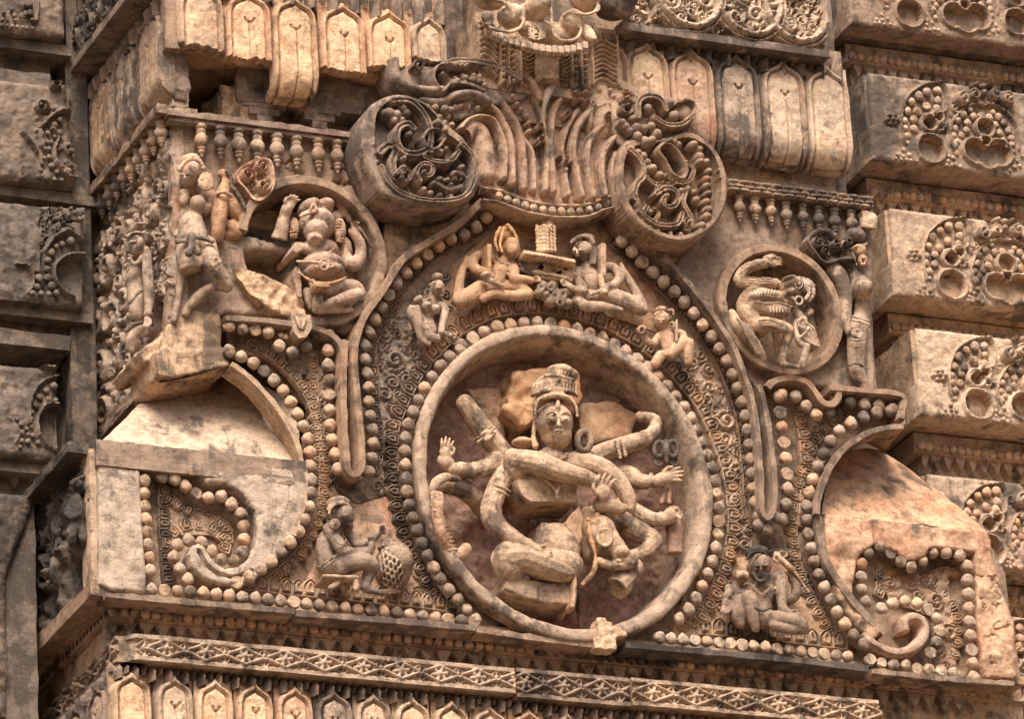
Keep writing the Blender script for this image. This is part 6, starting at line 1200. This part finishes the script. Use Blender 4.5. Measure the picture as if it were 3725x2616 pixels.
statue('carved_figure', 'bony crouching figure with bare ribs and curly hair bending forward in the right roundel', 'statue', Q(700, 1470, 0), Q, [('body', BUFF, bn), ('rib_cage', PALE, ribs[:10]+[[(520, 880, .11, 12), (650, 865, .125, 14), (770, 880, .12, 12)]]), ('rib_cage', BUFF, ribs[10:]+[[(690, 1000, .135, 14), (840, 1000, .135, 14)]]), *[('cloth_fold', PURP, f_) for f_ in (fold[:4], fold[4:8], fold[8:])],
   ('hair', PALE, [('K', [(940, 720), (990, 730), (1040, 760), (1060, 810), (1050, 870), (1020, 905)], 34, 22, .12), ('K', [(930, 745), (975, 765), (1010, 800), (1020, 850), (990, 890)], 30, 19, .14), ('E', 960, 810, .09, 80, 85, .06)]), ('eye', PALE, [('O', 935, 765, .165, 30, 38, 7), ('E', 935, 765, .165, 14, 18, .012)]), ('ear', PALE, [('O', 935, 905, .16, 30, 34, 11), [(880, 880, .15, 12), (920, 930, .15, 12), (905, 960, .14, 12)]]), ('necklace', PURP, [('K', [(560, 915), (650, 930), (780, 925), (870, 960)], 20, 13, .15)])], voxel=.0038)
statue('carved_figure', 'small pale child figure with folded arms at the knee of the bony figure', 'statue', Q(950, 1450, 0), Q, [('body', PALE, [[(900, 990, .06, 34), (950, 1050, .08, 44), (960, 1130, .09, 48), (960, 1220, .08, 46)], ('E', 1030, 1000, .08, 34, 32), [(985, 1040, .08, 24), (1020, 1010, .09, 20)], [(915, 1080, .1, 26), (915, 1180, .12, 26), (935, 1250, .12, 26), (1000, 1290, .12, 30)], [(1000, 1290, .12, 34), (985, 1360, .11, 34), (960, 1450, .10, 34)], [(930, 1080, .14, 18), (980, 1050, .15, 18), (1000, 1100, .15, 18)], ('O', 965, 1100, .14, 34, 36, 12), [(940, 1220, .13, 16), (1000, 1170, .15, 18), (1020, 1140, .15, 18)]]),
   ('wing', PALE, [('P', [(1000, 1080), (1060, 1120), (1115, 1290), (1090, 1300), (970, 1240)], .10, .03), [(1000, 1090, .12, 10), (1060, 1150, .12, 10), (1112, 1290, .11, 10)], [(960, 1220, .13, 12), (1050, 1270, .13, 12), (1110, 1295, .12, 10)], [(980, 1180, .13, 8), (1060, 1240, .13, 8), (1105, 1285, .12, 8)]])])
# ---- pair of flying figures with the stand between
fl = [('E', 850, 425, .05, 62, 82, .065), ('E', 862, 440, .085, 40, 55, .035), [(905, 425, .07, 12), (915, 440, .08, 14), (898, 452, .07, 10)], ('E', 880, 392, .10, 18, 12, .012), [(885, 470, .09, 10), (910, 468, .09, 10)], [(830, 480, .03, 36), (800, 540, .02, 56), (770, 600, .03, 68), (740, 680, .03, 62)],
      [(860, 540, .04, 36), (880, 600, .07, 40), (875, 655, .08, 40), (950, 660, .09, 34), (1010, 670, .09, 28)], *hand(O, (1035, 665), 42, 80, .09, .1, .4, 1), [(690, 510, .0, 45), (600, 480, .02, 40), (560, 540, .04, 44), (600, 590, .06, 42), (670, 610, .08, 36), (700, 640, .08, 28)],
      [(720, 700, .02, 66), (620, 740, .04, 74), (520, 800, .05, 68), (455, 830, .05, 46)], [(450, 820, .05, 46), (460, 700, .05, 38), (480, 600, .04, 32), (510, 520, .04, 20), (515, 490, .03, 14)], [(800, 720, .03, 50), (900, 715, .06, 52), (990, 770, .08, 40)], [(985, 775, .08, 46), (860, 785, .09, 42), (740, 770, .09, 38), (670, 790, .09, 32), (645, 815, .08, 26)]]
statue('carved_figure', 'warm orange flying figure with braided hair, left of the scaly stand', 'statue', O(750, 860, -.03), O, [('body', ORNG, fl), ('hair', ORNG, [('K', [(770, 270), (740, 330), (735, 390), (755, 440)], 22, 16, .08), ('K', [(800, 280), (780, 340), (770, 400), (785, 450)], 22, 15, .10), ('K', [(830, 250), (880, 310), (905, 370)], 24, 16, .09), ('E', 815, 330, .03, 75, 85, .05)]), ('sword', ORNG, [('P', [(672, 390), (708, 390), (706, 620), (680, 620)], .10, .02)]), ('sash', BUFF, [[(640, 640, .11, 30), (700, 670, .12, 26), (790, 710, .12, 16)], ('E', 660, 630, .12, 34, 26, .03)]), ('necklace', BUFF, [('K', [(740, 480), (780, 530), (830, 545)], 22, 11, .10)]), ('armlet', BUFF, [('O', 870, 590, .08, 36, 14, 9)])], amp=.005, voxel=.0045, group='pair of flying figures at the arch top')
fr2 = [('E', 1390, 450, .05, 72, 82, .065), [(1430, 520, .03, 40), (1430, 600, .04, 72), (1470, 690, .05, 66), (1490, 760, .04, 60)], *face3(1372, 440, 58, 76, .105, -.25), [(1360, 600, .04, 42), (1350, 660, .06, 40), (1400, 745, .08, 44), (1340, 740, .09, 34), (1290, 710, .09, 28)], *hand(O, (1270, 690), 42, -60, .09, .1, .4, 1),
       [(1540, 580, .02, 44), (1620, 570, .03, 42), (1680, 640, .05, 44), (1640, 700, .07, 36), (1570, 715, .08, 32)], [(1540, 770, .04, 66), (1640, 800, .05, 72), (1760, 850, .05, 72), (1850, 890, .05, 48)], [(1855, 880, .05, 44), (1820, 790, .05, 40), (1760, 690, .04, 34), (1715, 600, .04, 24), (1690, 545, .03, 16)], [(1350, 820, .06, 50), (1420, 860, .09, 44), (1560, 870, .10, 40), (1640, 885, .09, 30), (1690, 895, .09, 22)], [(1480, 790, .05, 50), (1380, 800, .06, 44), (1340, 830, .07, 40)]]
statue('carved_figure', 'dark faced flying figure with a raised sword, right of the scaly stand', 'statue', O(1550, 920, -.03), O, [('body', BUFF, fr2), ('hair', GREY, [('K', [(1440+k*20, 350+k*14), (1455+k*20, 450), (1455+k*18, 540)], 21, 13, .09) for k in range(3)]+[('K', [(1310, 380), (1350, 345), (1400, 330), (1450, 345), (1480, 380)], 24, 18, .10), ('E', 1410, 370, .04, 85, 55, .06)]), ('sword', WARM, [('P', [(1535, 385), (1550, 375), (1575, 385), (1580, 400), (1576, 640), (1540, 640)], .11, .03), ('O', 1558, 650, .10, 24, 10, 9)]), ('sash', BUFF, [('E', 1560, 770, .12, 34, 30, .03), [(1460, 770, .11, 16), (1540, 745, .12, 18), (1580, 730, .12, 18)], ('K', [(1360, 590), (1420, 610), (1480, 590)], 20, 10, .12), [(1530, 640, .11, 26), (1550, 720, .12, 26)]])], amp=.005, voxel=.0045, group='pair of flying figures at the arch top')
stn = [('F', [(1128, 225, .07, 54), (1130, 445, .07, 54)])]+[('K', [(1050+k*26, 255+(k % 2)*12), (1055+k*26, 440)], 30, 18, .128-.010*abs(k-2.5)) for k in range(6)]
statue('scaly_stand', 'tiered offering stand with a scaly column between the two flying figures', 'stand', O(1150, 860, -.03), O, [('column', BUFF, stn), ('tray', BUFF, [('P', [(950, 432), (1345, 504), (1345, 548), (950, 482)], .13, -.05), ('K', [(965, 462), (1150, 490), (1335, 528)], 30, 14, .14), ('P', [(1010, 590), (1060, 580), (1330, 640), (1320, 680), (1060, 650)], .09, -.05), ('K', [(1040, 605), (1180, 630), (1310, 655)], 22, 11, .10)]), ('leaf_fan', GREY, [[(990, 620, .05, 10), (990+75*math.cos(a), 570-75*math.sin(a), .08, 12)] for a in (-.2, .3, .8, 1.3, 1.8, 2.3, 2.8, 3.3)]), ('leaf_fan', WARM, [[(1160, 620, .05, 10), (1160+60*math.cos(a), 570-70*math.sin(a), .09, 12)] for a in (-.2, .3, .8, 1.3, 1.8, 2.3, 2.8, 3.3)]),
   ('scroll_support', BUFF, [('O', 1265, 570, .08, 30, 34, 12), ('O', 1310, 570, .07, 26, 40, 11), ('E', 1290, 640, .06, 70, 50, .04), ('E', 1080, 660, .05, 80, 40, .04)]), ('leaf_cluster', GREY, [('E', x, y, .07, r_, r_, .035) for x, y, r_ in ((1085, 720, 55), (1160, 720, 50), (1190, 780, 55), (1250, 770, 45), (1060, 770, 40), (1230, 830, 50), (1150, 830, 50), (1280, 850, 40), (1110, 790, 36))]+[('O', x, y, .10, 24, 24, 8) for x, y in ((1085, 720), (1160, 720), (1190, 785), (1250, 775), (1230, 835))])], amp=.005, voxel=.0045)
# ---- drummer
dm_ = [('E', 740, 500, .05, 88, 95, .075), [(800, 480, .09, 14), (822, 520, .10, 16), (805, 540, .08, 12)], ('E', 765, 490, .115, 24, 14, .012), [(790, 560, .09, 10), (820, 558, .09, 10)], [(795, 575, .08, 10), (818, 575, .08, 10)], ('E', 785, 585, .05, 40, 30, .04), [(690, 600, .02, 60), (630, 680, .02, 80), (610, 780, .03, 75), (640, 880, .03, 82), (730, 900, .04, 85)], ('E', 750, 880, .06, 70, 80, .06),
       [(640, 590, .06, 52), (690, 680, .09, 52), (760, 770, .11, 50), (830, 780, .12, 44), (930, 770, .12, 38)], *hand(SS, (975, 700), 58, -18, .12, .1, .2, 1), [(950, 770, .12, 36), (970, 730, .12, 36)], [(790, 620, .02, 36), (830, 680, .02, 36), (860, 720, .03, 30), (960, 690, .03, 30), (1020, 630, .04, 30)], *hand(SS, (1065, 610), 50, -20, .06, .08, .8, 1),
       [(740, 890, .08, 78), (850, 850, .12, 74), (950, 860, .13, 62), (985, 890, .12, 54)], [(975, 890, .11, 56), (940, 980, .10, 44), (920, 1050, .10, 34), (960, 1070, .10, 30), (1060, 1095, .10, 22)]]
statue('carved_figure', 'seated drummer with a beaded helmet, hands raised over the round pot', 'statue', SS(750, 1080, -.03), SS, [('body', PURP, dm_), ('helmet', BUFF, [('E', 710, 400, .05, 90, 60, .06), ('K', [(640, 470), (660, 420), (710, 390), (780, 400), (810, 440)], 22, 14, .11), ('K', [(630, 440), (660, 385), (720, 360), (790, 375)], 24, 15, .10), ('E', 712, 352, .09, 20, 20)]), ('earring', GREY, [('E', 685, 555, .10, 46, 46, .02), ('O', 685, 555, .125, 38, 38, 9), ('E', 685, 555, .13, 14, 14, .012)]+[('E', 685+24*math.cos(a), 555+24*math.sin(a), .125, 10, 10, .01) for a in (0, 1.05, 2.1, 3.14, 4.2, 5.2)]), ('ear', GREY, [('O', 650, 490, .08, 26, 30, 10)]), ('armlet', GREY, [('K', [(700, 700), (740, 715), (775, 680)], 18, 10, .14), ('O', 945, 765, .12, 12, 36, 8)]), ('waist_cord', GREY, [('K', [(560, 890), (620, 850), (700, 800)], 20, 13, .09), ('K', [(600, 900), (660, 850), (720, 815)], 20, 12, .11)])])
statue('carved_stool', 'low carved stool under the seated drummer', 'stool', SS(730, 1060, -.03), SS, [('seat', BUFF, [[(595, 960, .12, 14), (700, 965, .13, 15), (860, 970, .12, 14)], ('P', [(590, 955), (870, 960), (860, 990), (600, 985)], .12, .0)]), ('leg', BUFF, [[(670, 975, .11, 26), (705, 1010, .11, 22), (650, 1050, .11, 24)]]), ('leg', BUFF, [[(750, 1010, .06, 22), (750, 1060, .06, 22)]]), ('leg', BUFF, [[(840, 975, .11, 24), (850, 1020, .11, 24), (850, 1065, .11, 22)]])])
net = []
def pot_pt(u, v, r_): x = 138*u; z = 185*v; q = 1-u*u-v*v; return (1140+x, 890+z, .14*math.sqrt(max(q, .0))+.002, r_)
for k in range(-8, 9):
    for sl_ in (.35, -1.6):
        ch = []
        for m_ in range(-12, 13):
            v = m_/12*.98; u = (k*.23+v*sl_*.6) if sl_ > 0 else (k*.36+v*sl_*.6)
            if u*u+v*v < .96: ch.append(pot_pt(u, v, 7))
        if len(ch) > 3: net.append(ch)
statue('netted_pot', 'round drum pot covered in carved netting beside the drummer', 'drum pot', SS(1130, 1095, -.03), SS, [('pot', PURP, [('E', 1140, 890, .0, 138, 185, .14), ('F', [(1085, 690, .02, 68), (1095, 740, .02, 80)])]), ('net', BUFF, net), ('rim', BUFF, [('O', 1085, 700, .03, 70, 20, 13), ('O', 1090, 720, .03, 74, 22, 12)]), ('foot', BUFF, [('O', 1120, 1082, .02, 70, 12, 11)])])
# ---- bearded many armed figure at lower right
bd_ = [('E', 490, 490, .06, 78, 92, .075), [(500, 590, .03, 44), (505, 660, .03, 88), (510, 760, .04, 66), (515, 850, .04, 74)], *face3(500, 488, 66, 84, .13, .05), [(560, 620, .03, 44), (610, 560, .05, 44), (635, 580, .07, 42), (640, 680, .08, 42), (650, 780, .09, 32), (680, 800, .09, 28)], *hand(T, (715, 815), 50, 105, .1, .1, .2, 1),
        [(590, 640, -.01, 36), (680, 720, .01, 38), (740, 680, .03, 38), (735, 610, .04, 32), (710, 570, .04, 30)], *hand(T, (705, 550), 44, 10, .05, .1, .8, 1), [(430, 650, .0, 50), (360, 680, .02, 46), (330, 640, .02, 34), (350, 590, .03, 34)], ('E', 365, 560, .04, 56, 52, .035), [(400, 690, .0, 50), (330, 720, .0, 40), (290, 660, .02, 32), (280, 640, .02, 30)], *hand(T, (265, 745), 66, 185, .04, .15, .3, 1), [(300, 650, .02, 30), (270, 700, .03, 34)],
        [(500, 860, .05, 60), (420, 700, .08, 52), (430, 740, .09, 56), (450, 840, .09, 42), (465, 910, .08, 32)], [(360, 740, .04, 60), (350, 820, .04, 62), (360, 880, .04, 40)], [(550, 850, .06, 60), (640, 850, .08, 52), (760, 880, .09, 52), (800, 920, .08, 36)], [(790, 920, .08, 36), (680, 920, .09, 36), (580, 890, .08, 34)]]
statue('carved_figure', 'bearded dark bodied figure with several arms, seated under the right hairpin rib', 'statue', T(520, 930, -.03), T, [('body', PURP, bd_), ('crown', DARK, [('E', 475, 400, .05, 80, 48, .06), ('K', [(410, 440), (430, 405), (480, 390), (530, 400), (548, 440)], 20, 13, .12), ('K', [(420, 400), (470, 370), (520, 380)], 22, 15, .09)]), ('beard', DARK, [('E', 500, 560, .10, 48, 40, .035), ('K', [(450, 540), (480, 585), (520, 590), (550, 550)], 18, 13, .125)]), ('necklace', BUFF, [('K', [(430, 610), (480, 660), (510, 680), (550, 650), (575, 620)], 16, 9, .10)]), ('trident', BUFF, [[(600, 395, .07, 9), (640, 440, .08, 20), (690, 490, .08, 24), (730, 530, .07, 12), (830, 670, .05, 10)], ('O', 612, 430, .07, 22, 34, 9), ('O', 650, 410, .07, 30, 20, 9)]), ('lotus', BUFF, [('E', 345+k*16, 540-abs(k-2)*-6, .08, 14, 30, .015) for k in range(5)]), ('armlet', BUFF, [('O', 637, 640, .08, 40, 12, 9)]), ('bangle', BUFF, [('O', 740, 620, .04, 34, 12, 8)]), ('belt', DARK, [('K', [(460, 770), (520, 790), (570, 770)], 20, 13, .12)])])
# ---- small seated women
wl = [('E', 290, 735, .04, 52, 66, .055), [(325, 720, .07, 10), (338, 750, .08, 12), (320, 760, .07, 9)], ('E', 305, 725, .09, 18, 10, .01), [(318, 785, .07, 9), (335, 783, .075, 9)], [(265, 790, .02, 34), (240, 850, .02, 50), (220, 950, .03, 50), (240, 1050, .03, 56)], ('E', 210, 865, .07, 38, 38, .035), ('E', 275, 890, .07, 38, 38, .035), [(320, 850, .04, 32), (355, 890, .05, 32), (335, 980, .06, 28), (325, 1060, .07, 26)], *hand(O, (370, 1075), 36, 100, .07, .1, .2, 1), [(180, 830, .01, 30), (130, 830, .02, 30), (160, 800, .04, 24)], [(200, 1080, .04, 50), (110, 940, .05, 46), (120, 880, .06, 44), (150, 1000, .06, 40), (170, 1110, .05, 26), (230, 1150, .05, 20)], [(230, 1090, .06, 36), (290, 1110, .06, 32)]]
statue('carved_figure', 'small seated woman with a tall headdress at the left foot of the arch panel', 'statue', O(220, 1150, -.03), O, [('body', BUFF, wl), ('headdress', BUFF, [('E', 285, 655, .03, 45, 40, .045), ('K', [(240, 700), (270, 680), (320, 690)], 18, 10, .08), ('E', 285, 630, .03, 22, 24)]), ('earring', GREY, [('E', 225, 760, .07, 30, 30, .02), ('O', 225, 760, .09, 24, 24, 7)]), ('necklace', BUFF, [('O', 210, 1010, .09, 24, 26, 8), ('K', [(180, 925), (220, 990), (270, 1030)], 18, 8, .09)])], amp=.004, voxel=.0045)
wr = [('E', 1995, 975, .05, 55, 66, .055), *face3(1992, 970, 48, 60, .10, .0), [(2010, 1040, .03, 30), (2030, 1090, .04, 62), (2040, 1170, .05, 50), (2050, 1230, .05, 50)], [(1980, 1090, .03, 34), (1930, 1150, .05, 32), (1880, 1120, .06, 28), (1850, 1070, .06, 26)], ('E', 1845, 1045, .06, 38, 38, .03), [(2090, 1070, .03, 34), (2160, 1080, .05, 32), (2140, 1150, .07, 28), (2110, 1170, .08, 26)], [(2060, 1230, .06, 50), (2190, 1130, .08, 42), (2200, 1200, .08, 42), (2200, 1290, .07, 36)], [(1990, 1240, .06, 44), (1950, 1300, .06, 40)]]
statue('carved_figure', 'small seated pinkish figure holding a staff at the right foot of the arch panel', 'statue', O(2040, 1300, -.03), O, [('body', WARM, wr), ('headdress', WARM, [('E', 1990, 905, .03, 55, 36, .045), ('K', [(1940, 930), (1990, 900), (2045, 930)], 18, 11, .09), [(2040, 900, .05, 12), (2080, 890, .05, 12), (2085, 930, .05, 10)]]), ('earring', WARM, [('E', 2075, 1005, .06, 26, 26, .02), ('O', 2075, 1005, .08, 20, 20, 6)]), ('staff', WARM, [[(2112, 970, .09, 12), (2108, 1130, .09, 13)]]), ('flower', WARM, [('O', 1845, 1045, .09, 22, 24, 8), ('K', [(1815, 1040), (1845, 1010), (1878, 1030)], 18, 9, .09)])], amp=.004, voxel=.0045)
# ---- corner statues at the upper left
a1 = [[(295, 340, .08, 74), (295, 390, .06, 60), (280, 440, .05, 52)], [(270, 450, .02, 66), (240, 540, .05, 118), (255, 640, .06, 128), (270, 720, .06, 120)], [(180, 470, .0, 60), (190, 330, .02, 40), (170, 250, .03, 40)], ('F', [(210, 700, .05, 95), (200, 800, .08, 102), (230, 950, .09, 98)]), [(380, 720, .05, 88), (400, 820, .10, 90), (440, 920, .12, 86), (510, 1010, .12, 70), (560, 1090, .11, 52)], [(560, 1100, .10, 54), (460, 1090, .09, 46), (340, 1150, .06, 46), (250, 1240, .04, 44), (190, 1340, .02, 38)], [(160, 950, .03, 40), (130, 1120, .02, 36), (100, 1300, .02, 28), (80, 1400, .02, 36)], *hand(N, (480, 870), 66, -110, .19, .1, .3, -1), [(100, 440, -.04, 50), (80, 560, -.03, 44), (110, 640, 0, 40)]]
statue('carved_figure', 'headless looking striding figure seen from behind at the left corner, one hand on his thigh', 'statue', N(250, 1350, 0), N, [('body', BUFF, a1), ('waist_cloth', GREY, [('K', [(105, 650), (180, 640), (240, 665)], 36, 26, .14), ('K', [(110, 690), (180, 685), (240, 700)], 36, 24, .14), ('K', [(290, 650), (360, 665), (425, 690)], 34, 25, .14), [(240, 640, .17, 40), (240, 720, .18, 30), (215, 790, .17, 40)], [(250, 700, .17, 26), (300, 790, .17, 34)]]), ('leg_band', GREY, [[(410, 900, .20, 7), (470, 850, .2, 7), (520, 830, .17, 7)]]), ('leg_band', GREY, [[(140, 900, .18, 7), (220, 860, .19, 7), (300, 920, .18, 7)]])])
a2 = [('E', 225, 90, .06, 88, 110, .09), *face3(200, 90, 66, 86, .14, -.25), [(235, 190, .03, 48), (260, 240, .02, 54)], [(190, 260, .03, 45), (170, 330, .03, 45)], [(410, 290, .0, 70), (430, 380, .0, 60), (350, 430, .0, 60)]]
statue('carved_figure', 'round faced figure looking left above the corner statue, a wheel at its ear', 'statue', N(230, 300, 0), N, [('body', WARM, a2), ('headdress', BUFF, [('K', [(130, 40), (180, -30), (250, -60), (320, -30), (350, 30)], 34, 24, .08), ('E', 230, -30, .03, 90, 70, .06)]), ('ear_wheel', BUFF, [('E', 370, 150, .10, 70, 84, .025), ('O', 370, 150, .125, 62, 76, 12), ('E', 370, 150, .13, 14, 16, .012)]+[[(370+20*math.cos(a), 150+24*math.sin(a), .135, 6), (370+44*math.cos(a), 150+54*math.sin(a), .13, 9)] for a in [k*.52 for k in range(12)]])])
a3 = [[(520, 80, .03, 46), (560, 130, .04, 46), (530, 230, .05, 58), (500, 330, .06, 74), (490, 440, .07, 76), (480, 560, .06, 68), (475, 640, .05, 62)], [(570, 330, .02, 66), (640, 440, .02, 72), (690, 520, .0, 62)], [(600, 560, .02, 70), (640, 600, .02, 70), (560, 640, .0, 60)], [(600, 280, .04, 42), (650, 380, .04, 40), (680, 440, .03, 28)]]
statue('carved_limb', 'smooth trunk like limb with a cord band, just left of the left roundel', 'statue fragment', N(500, 660, 0), N, [('limb', ORNG, a3), ('cord_band', WARM, [[(470, 270, .09, 14), (530, 245, .12, 14), (600, 290, .09, 14)], [(475, 250, .09, 10), (535, 226, .12, 10), (610, 275, .09, 10)]]), ('leaf_knobs', GREY, [('K', [(560, 60), (600, 120), (590, 180), (640, 240), (700, 330), (720, 390)], 40, 24, .07)])])
# ---- right standing figure
b4 = [[(860, 780, .0, 50), (920, 860, .03, 75), (950, 930, .06, 92), (950, 1000, .05, 78), (935, 1080, .04, 66), (935, 1150, .04, 72), (915, 1240, .06, 92), (900, 1350, .07, 88), (895, 1480, .06, 78), (900, 1580, .06, 72), (915, 1640, .05, 66), (950, 1720, .04, 50), (975, 1860, .03, 36)], [(690, 750, .02, 60), (750, 820, .03, 78), (800, 950, .04, 66), (810, 1080, .05, 54), (815, 1200, .07, 46), (840, 1280, .08, 42)], *hand(G, (880, 1300), 66, 100, .14, .1, .2, 1), [(980, 1280, .0, 44), (990, 1450, .0, 44), (1000, 1620, .0, 44), (1010, 1850, .0, 36)], ('E', 945, 925, .10, 82, 85, .07), [(700, 730, .02, 55), (740, 760, .02, 50)]]
statue('carved_figure', 'tall slim standing figure at the right end of the gable beside the right roundel', 'statue', G(950, 1880, 0), G, [('body', BUFF, b4), ('head', BUFF, [('E', 905, 620, .03, 70, 75, .06), ('K', [(850, 590), (890, 560), (950, 560), (985, 540)], 22, 15, .08), ('K', [(860, 620), (880, 660), (900, 720)], 20, 12, .08)]), ('ear_flower', WARM, [('E', 950, 690, .07, 44, 66, .02)]+[('E', 950+22*math.cos(a), 690+30*math.sin(a), .095, 12, 15, .012) for a in (0, 1.05, 2.1, 3.14, 4.2, 5.2)]), ('belt', BUFF, [('K', [(855, 1150), (920, 1165), (1000, 1185)], 24, 14, .13), ('K', [(850, 1180), (920, 1195), (1000, 1220)], 24, 14, .135)]), ('thigh_band', GREY, [[(850, 1340, .14, 9), (900, 1355, .16, 9), (970, 1345, .13, 9)], [(845, 1395, .13, 8), (900, 1410, .15, 8), (965, 1400, .12, 8)], [(840, 1560, .12, 10), (900, 1545, .14, 10), (950, 1570, .12, 10)]])])
statue('conch_shell', 'dark pointed conch shell over the head of the right standing statue', 'conch', G(900, 550, 0), G, [('shell', GREY, [('E', 880, 485, .05, 85, 68, .06, 15), [(850, 500, .05, 55), (930, 470, .05, 50), (990, 455, .04, 14)], [(940, 420, .09, 5), (965, 470, .10, 5), (960, 520, .08, 5)]]), ('scroll', BUFF, [('O', 800, 560, .05, 30, 40, 12), ('E', 800, 560, .05, 14, 18, .015)])])
# ---- left return wall figures
h1 = [('E', 1125, 590, -.16, 66, 105, .09), [(1080, 560, -.17, 14), (1068, 600, -.16, 20), (1085, 610, -.15, 14)], ('E', 1110, 530, -.07, 34, 18, .015), [(1075, 640, -.13, 10), (1110, 650, -.11, 12)], [(1130, 700, -.2, 60), (1130, 800, -.18, 80), (1130, 920, -.17, 76), (1150, 1020, -.16, 84), (1150, 1140, -.16, 70)], [(1220, 600, -.1, 36), (1230, 760, -.09, 44), (1240, 900, -.08, 46), (1240, 1040, -.08, 38), (1235, 1120, -.08, 34)], *hand(E, (1230, 1180), 60, 190, -.06, .1, .2, 1), [(1160, 1250, -.14, 50), (1100, 1330, -.14, 44), (1090, 1420, -.14, 38)]]
statue('carved_figure', 'bearded figure in profile with a beaded cap on the left return wall', 'statue', E(1150, 1430, -.15), E, [('body', BUFF, h1), ('cap', BUFF, [('K', [(1065, 480), (1110, 450), (1200, 450)], 26, 16, -.08), ('K', [(1085, 440), (1130, 380), (1200, 370)], 30, 22, -.1), ('E', 1140, 430, -.17, 60, 50, .06)]), ('beard', BUFF, [('K', [(1085, 670), (1110, 710), (1150, 700), (1180, 650)], 28, 22, -.10)]), ('armlet', BUFF, [('O', 1235, 770, -.09, 42, 14, 9)]), ('bangle', BUFF, [('O', 1238, 1130, -.08, 36, 12, 8)]), ('sash', GREY, [[(1080, 1040, -.08, 14), (1150, 960, -.07, 16), (1190, 930, -.08, 12)]]), ('sash', GREY, [[(1060, 1270, -.09, 20), (1120, 1220, -.07, 22), (1190, 1200, -.08, 14)]])])
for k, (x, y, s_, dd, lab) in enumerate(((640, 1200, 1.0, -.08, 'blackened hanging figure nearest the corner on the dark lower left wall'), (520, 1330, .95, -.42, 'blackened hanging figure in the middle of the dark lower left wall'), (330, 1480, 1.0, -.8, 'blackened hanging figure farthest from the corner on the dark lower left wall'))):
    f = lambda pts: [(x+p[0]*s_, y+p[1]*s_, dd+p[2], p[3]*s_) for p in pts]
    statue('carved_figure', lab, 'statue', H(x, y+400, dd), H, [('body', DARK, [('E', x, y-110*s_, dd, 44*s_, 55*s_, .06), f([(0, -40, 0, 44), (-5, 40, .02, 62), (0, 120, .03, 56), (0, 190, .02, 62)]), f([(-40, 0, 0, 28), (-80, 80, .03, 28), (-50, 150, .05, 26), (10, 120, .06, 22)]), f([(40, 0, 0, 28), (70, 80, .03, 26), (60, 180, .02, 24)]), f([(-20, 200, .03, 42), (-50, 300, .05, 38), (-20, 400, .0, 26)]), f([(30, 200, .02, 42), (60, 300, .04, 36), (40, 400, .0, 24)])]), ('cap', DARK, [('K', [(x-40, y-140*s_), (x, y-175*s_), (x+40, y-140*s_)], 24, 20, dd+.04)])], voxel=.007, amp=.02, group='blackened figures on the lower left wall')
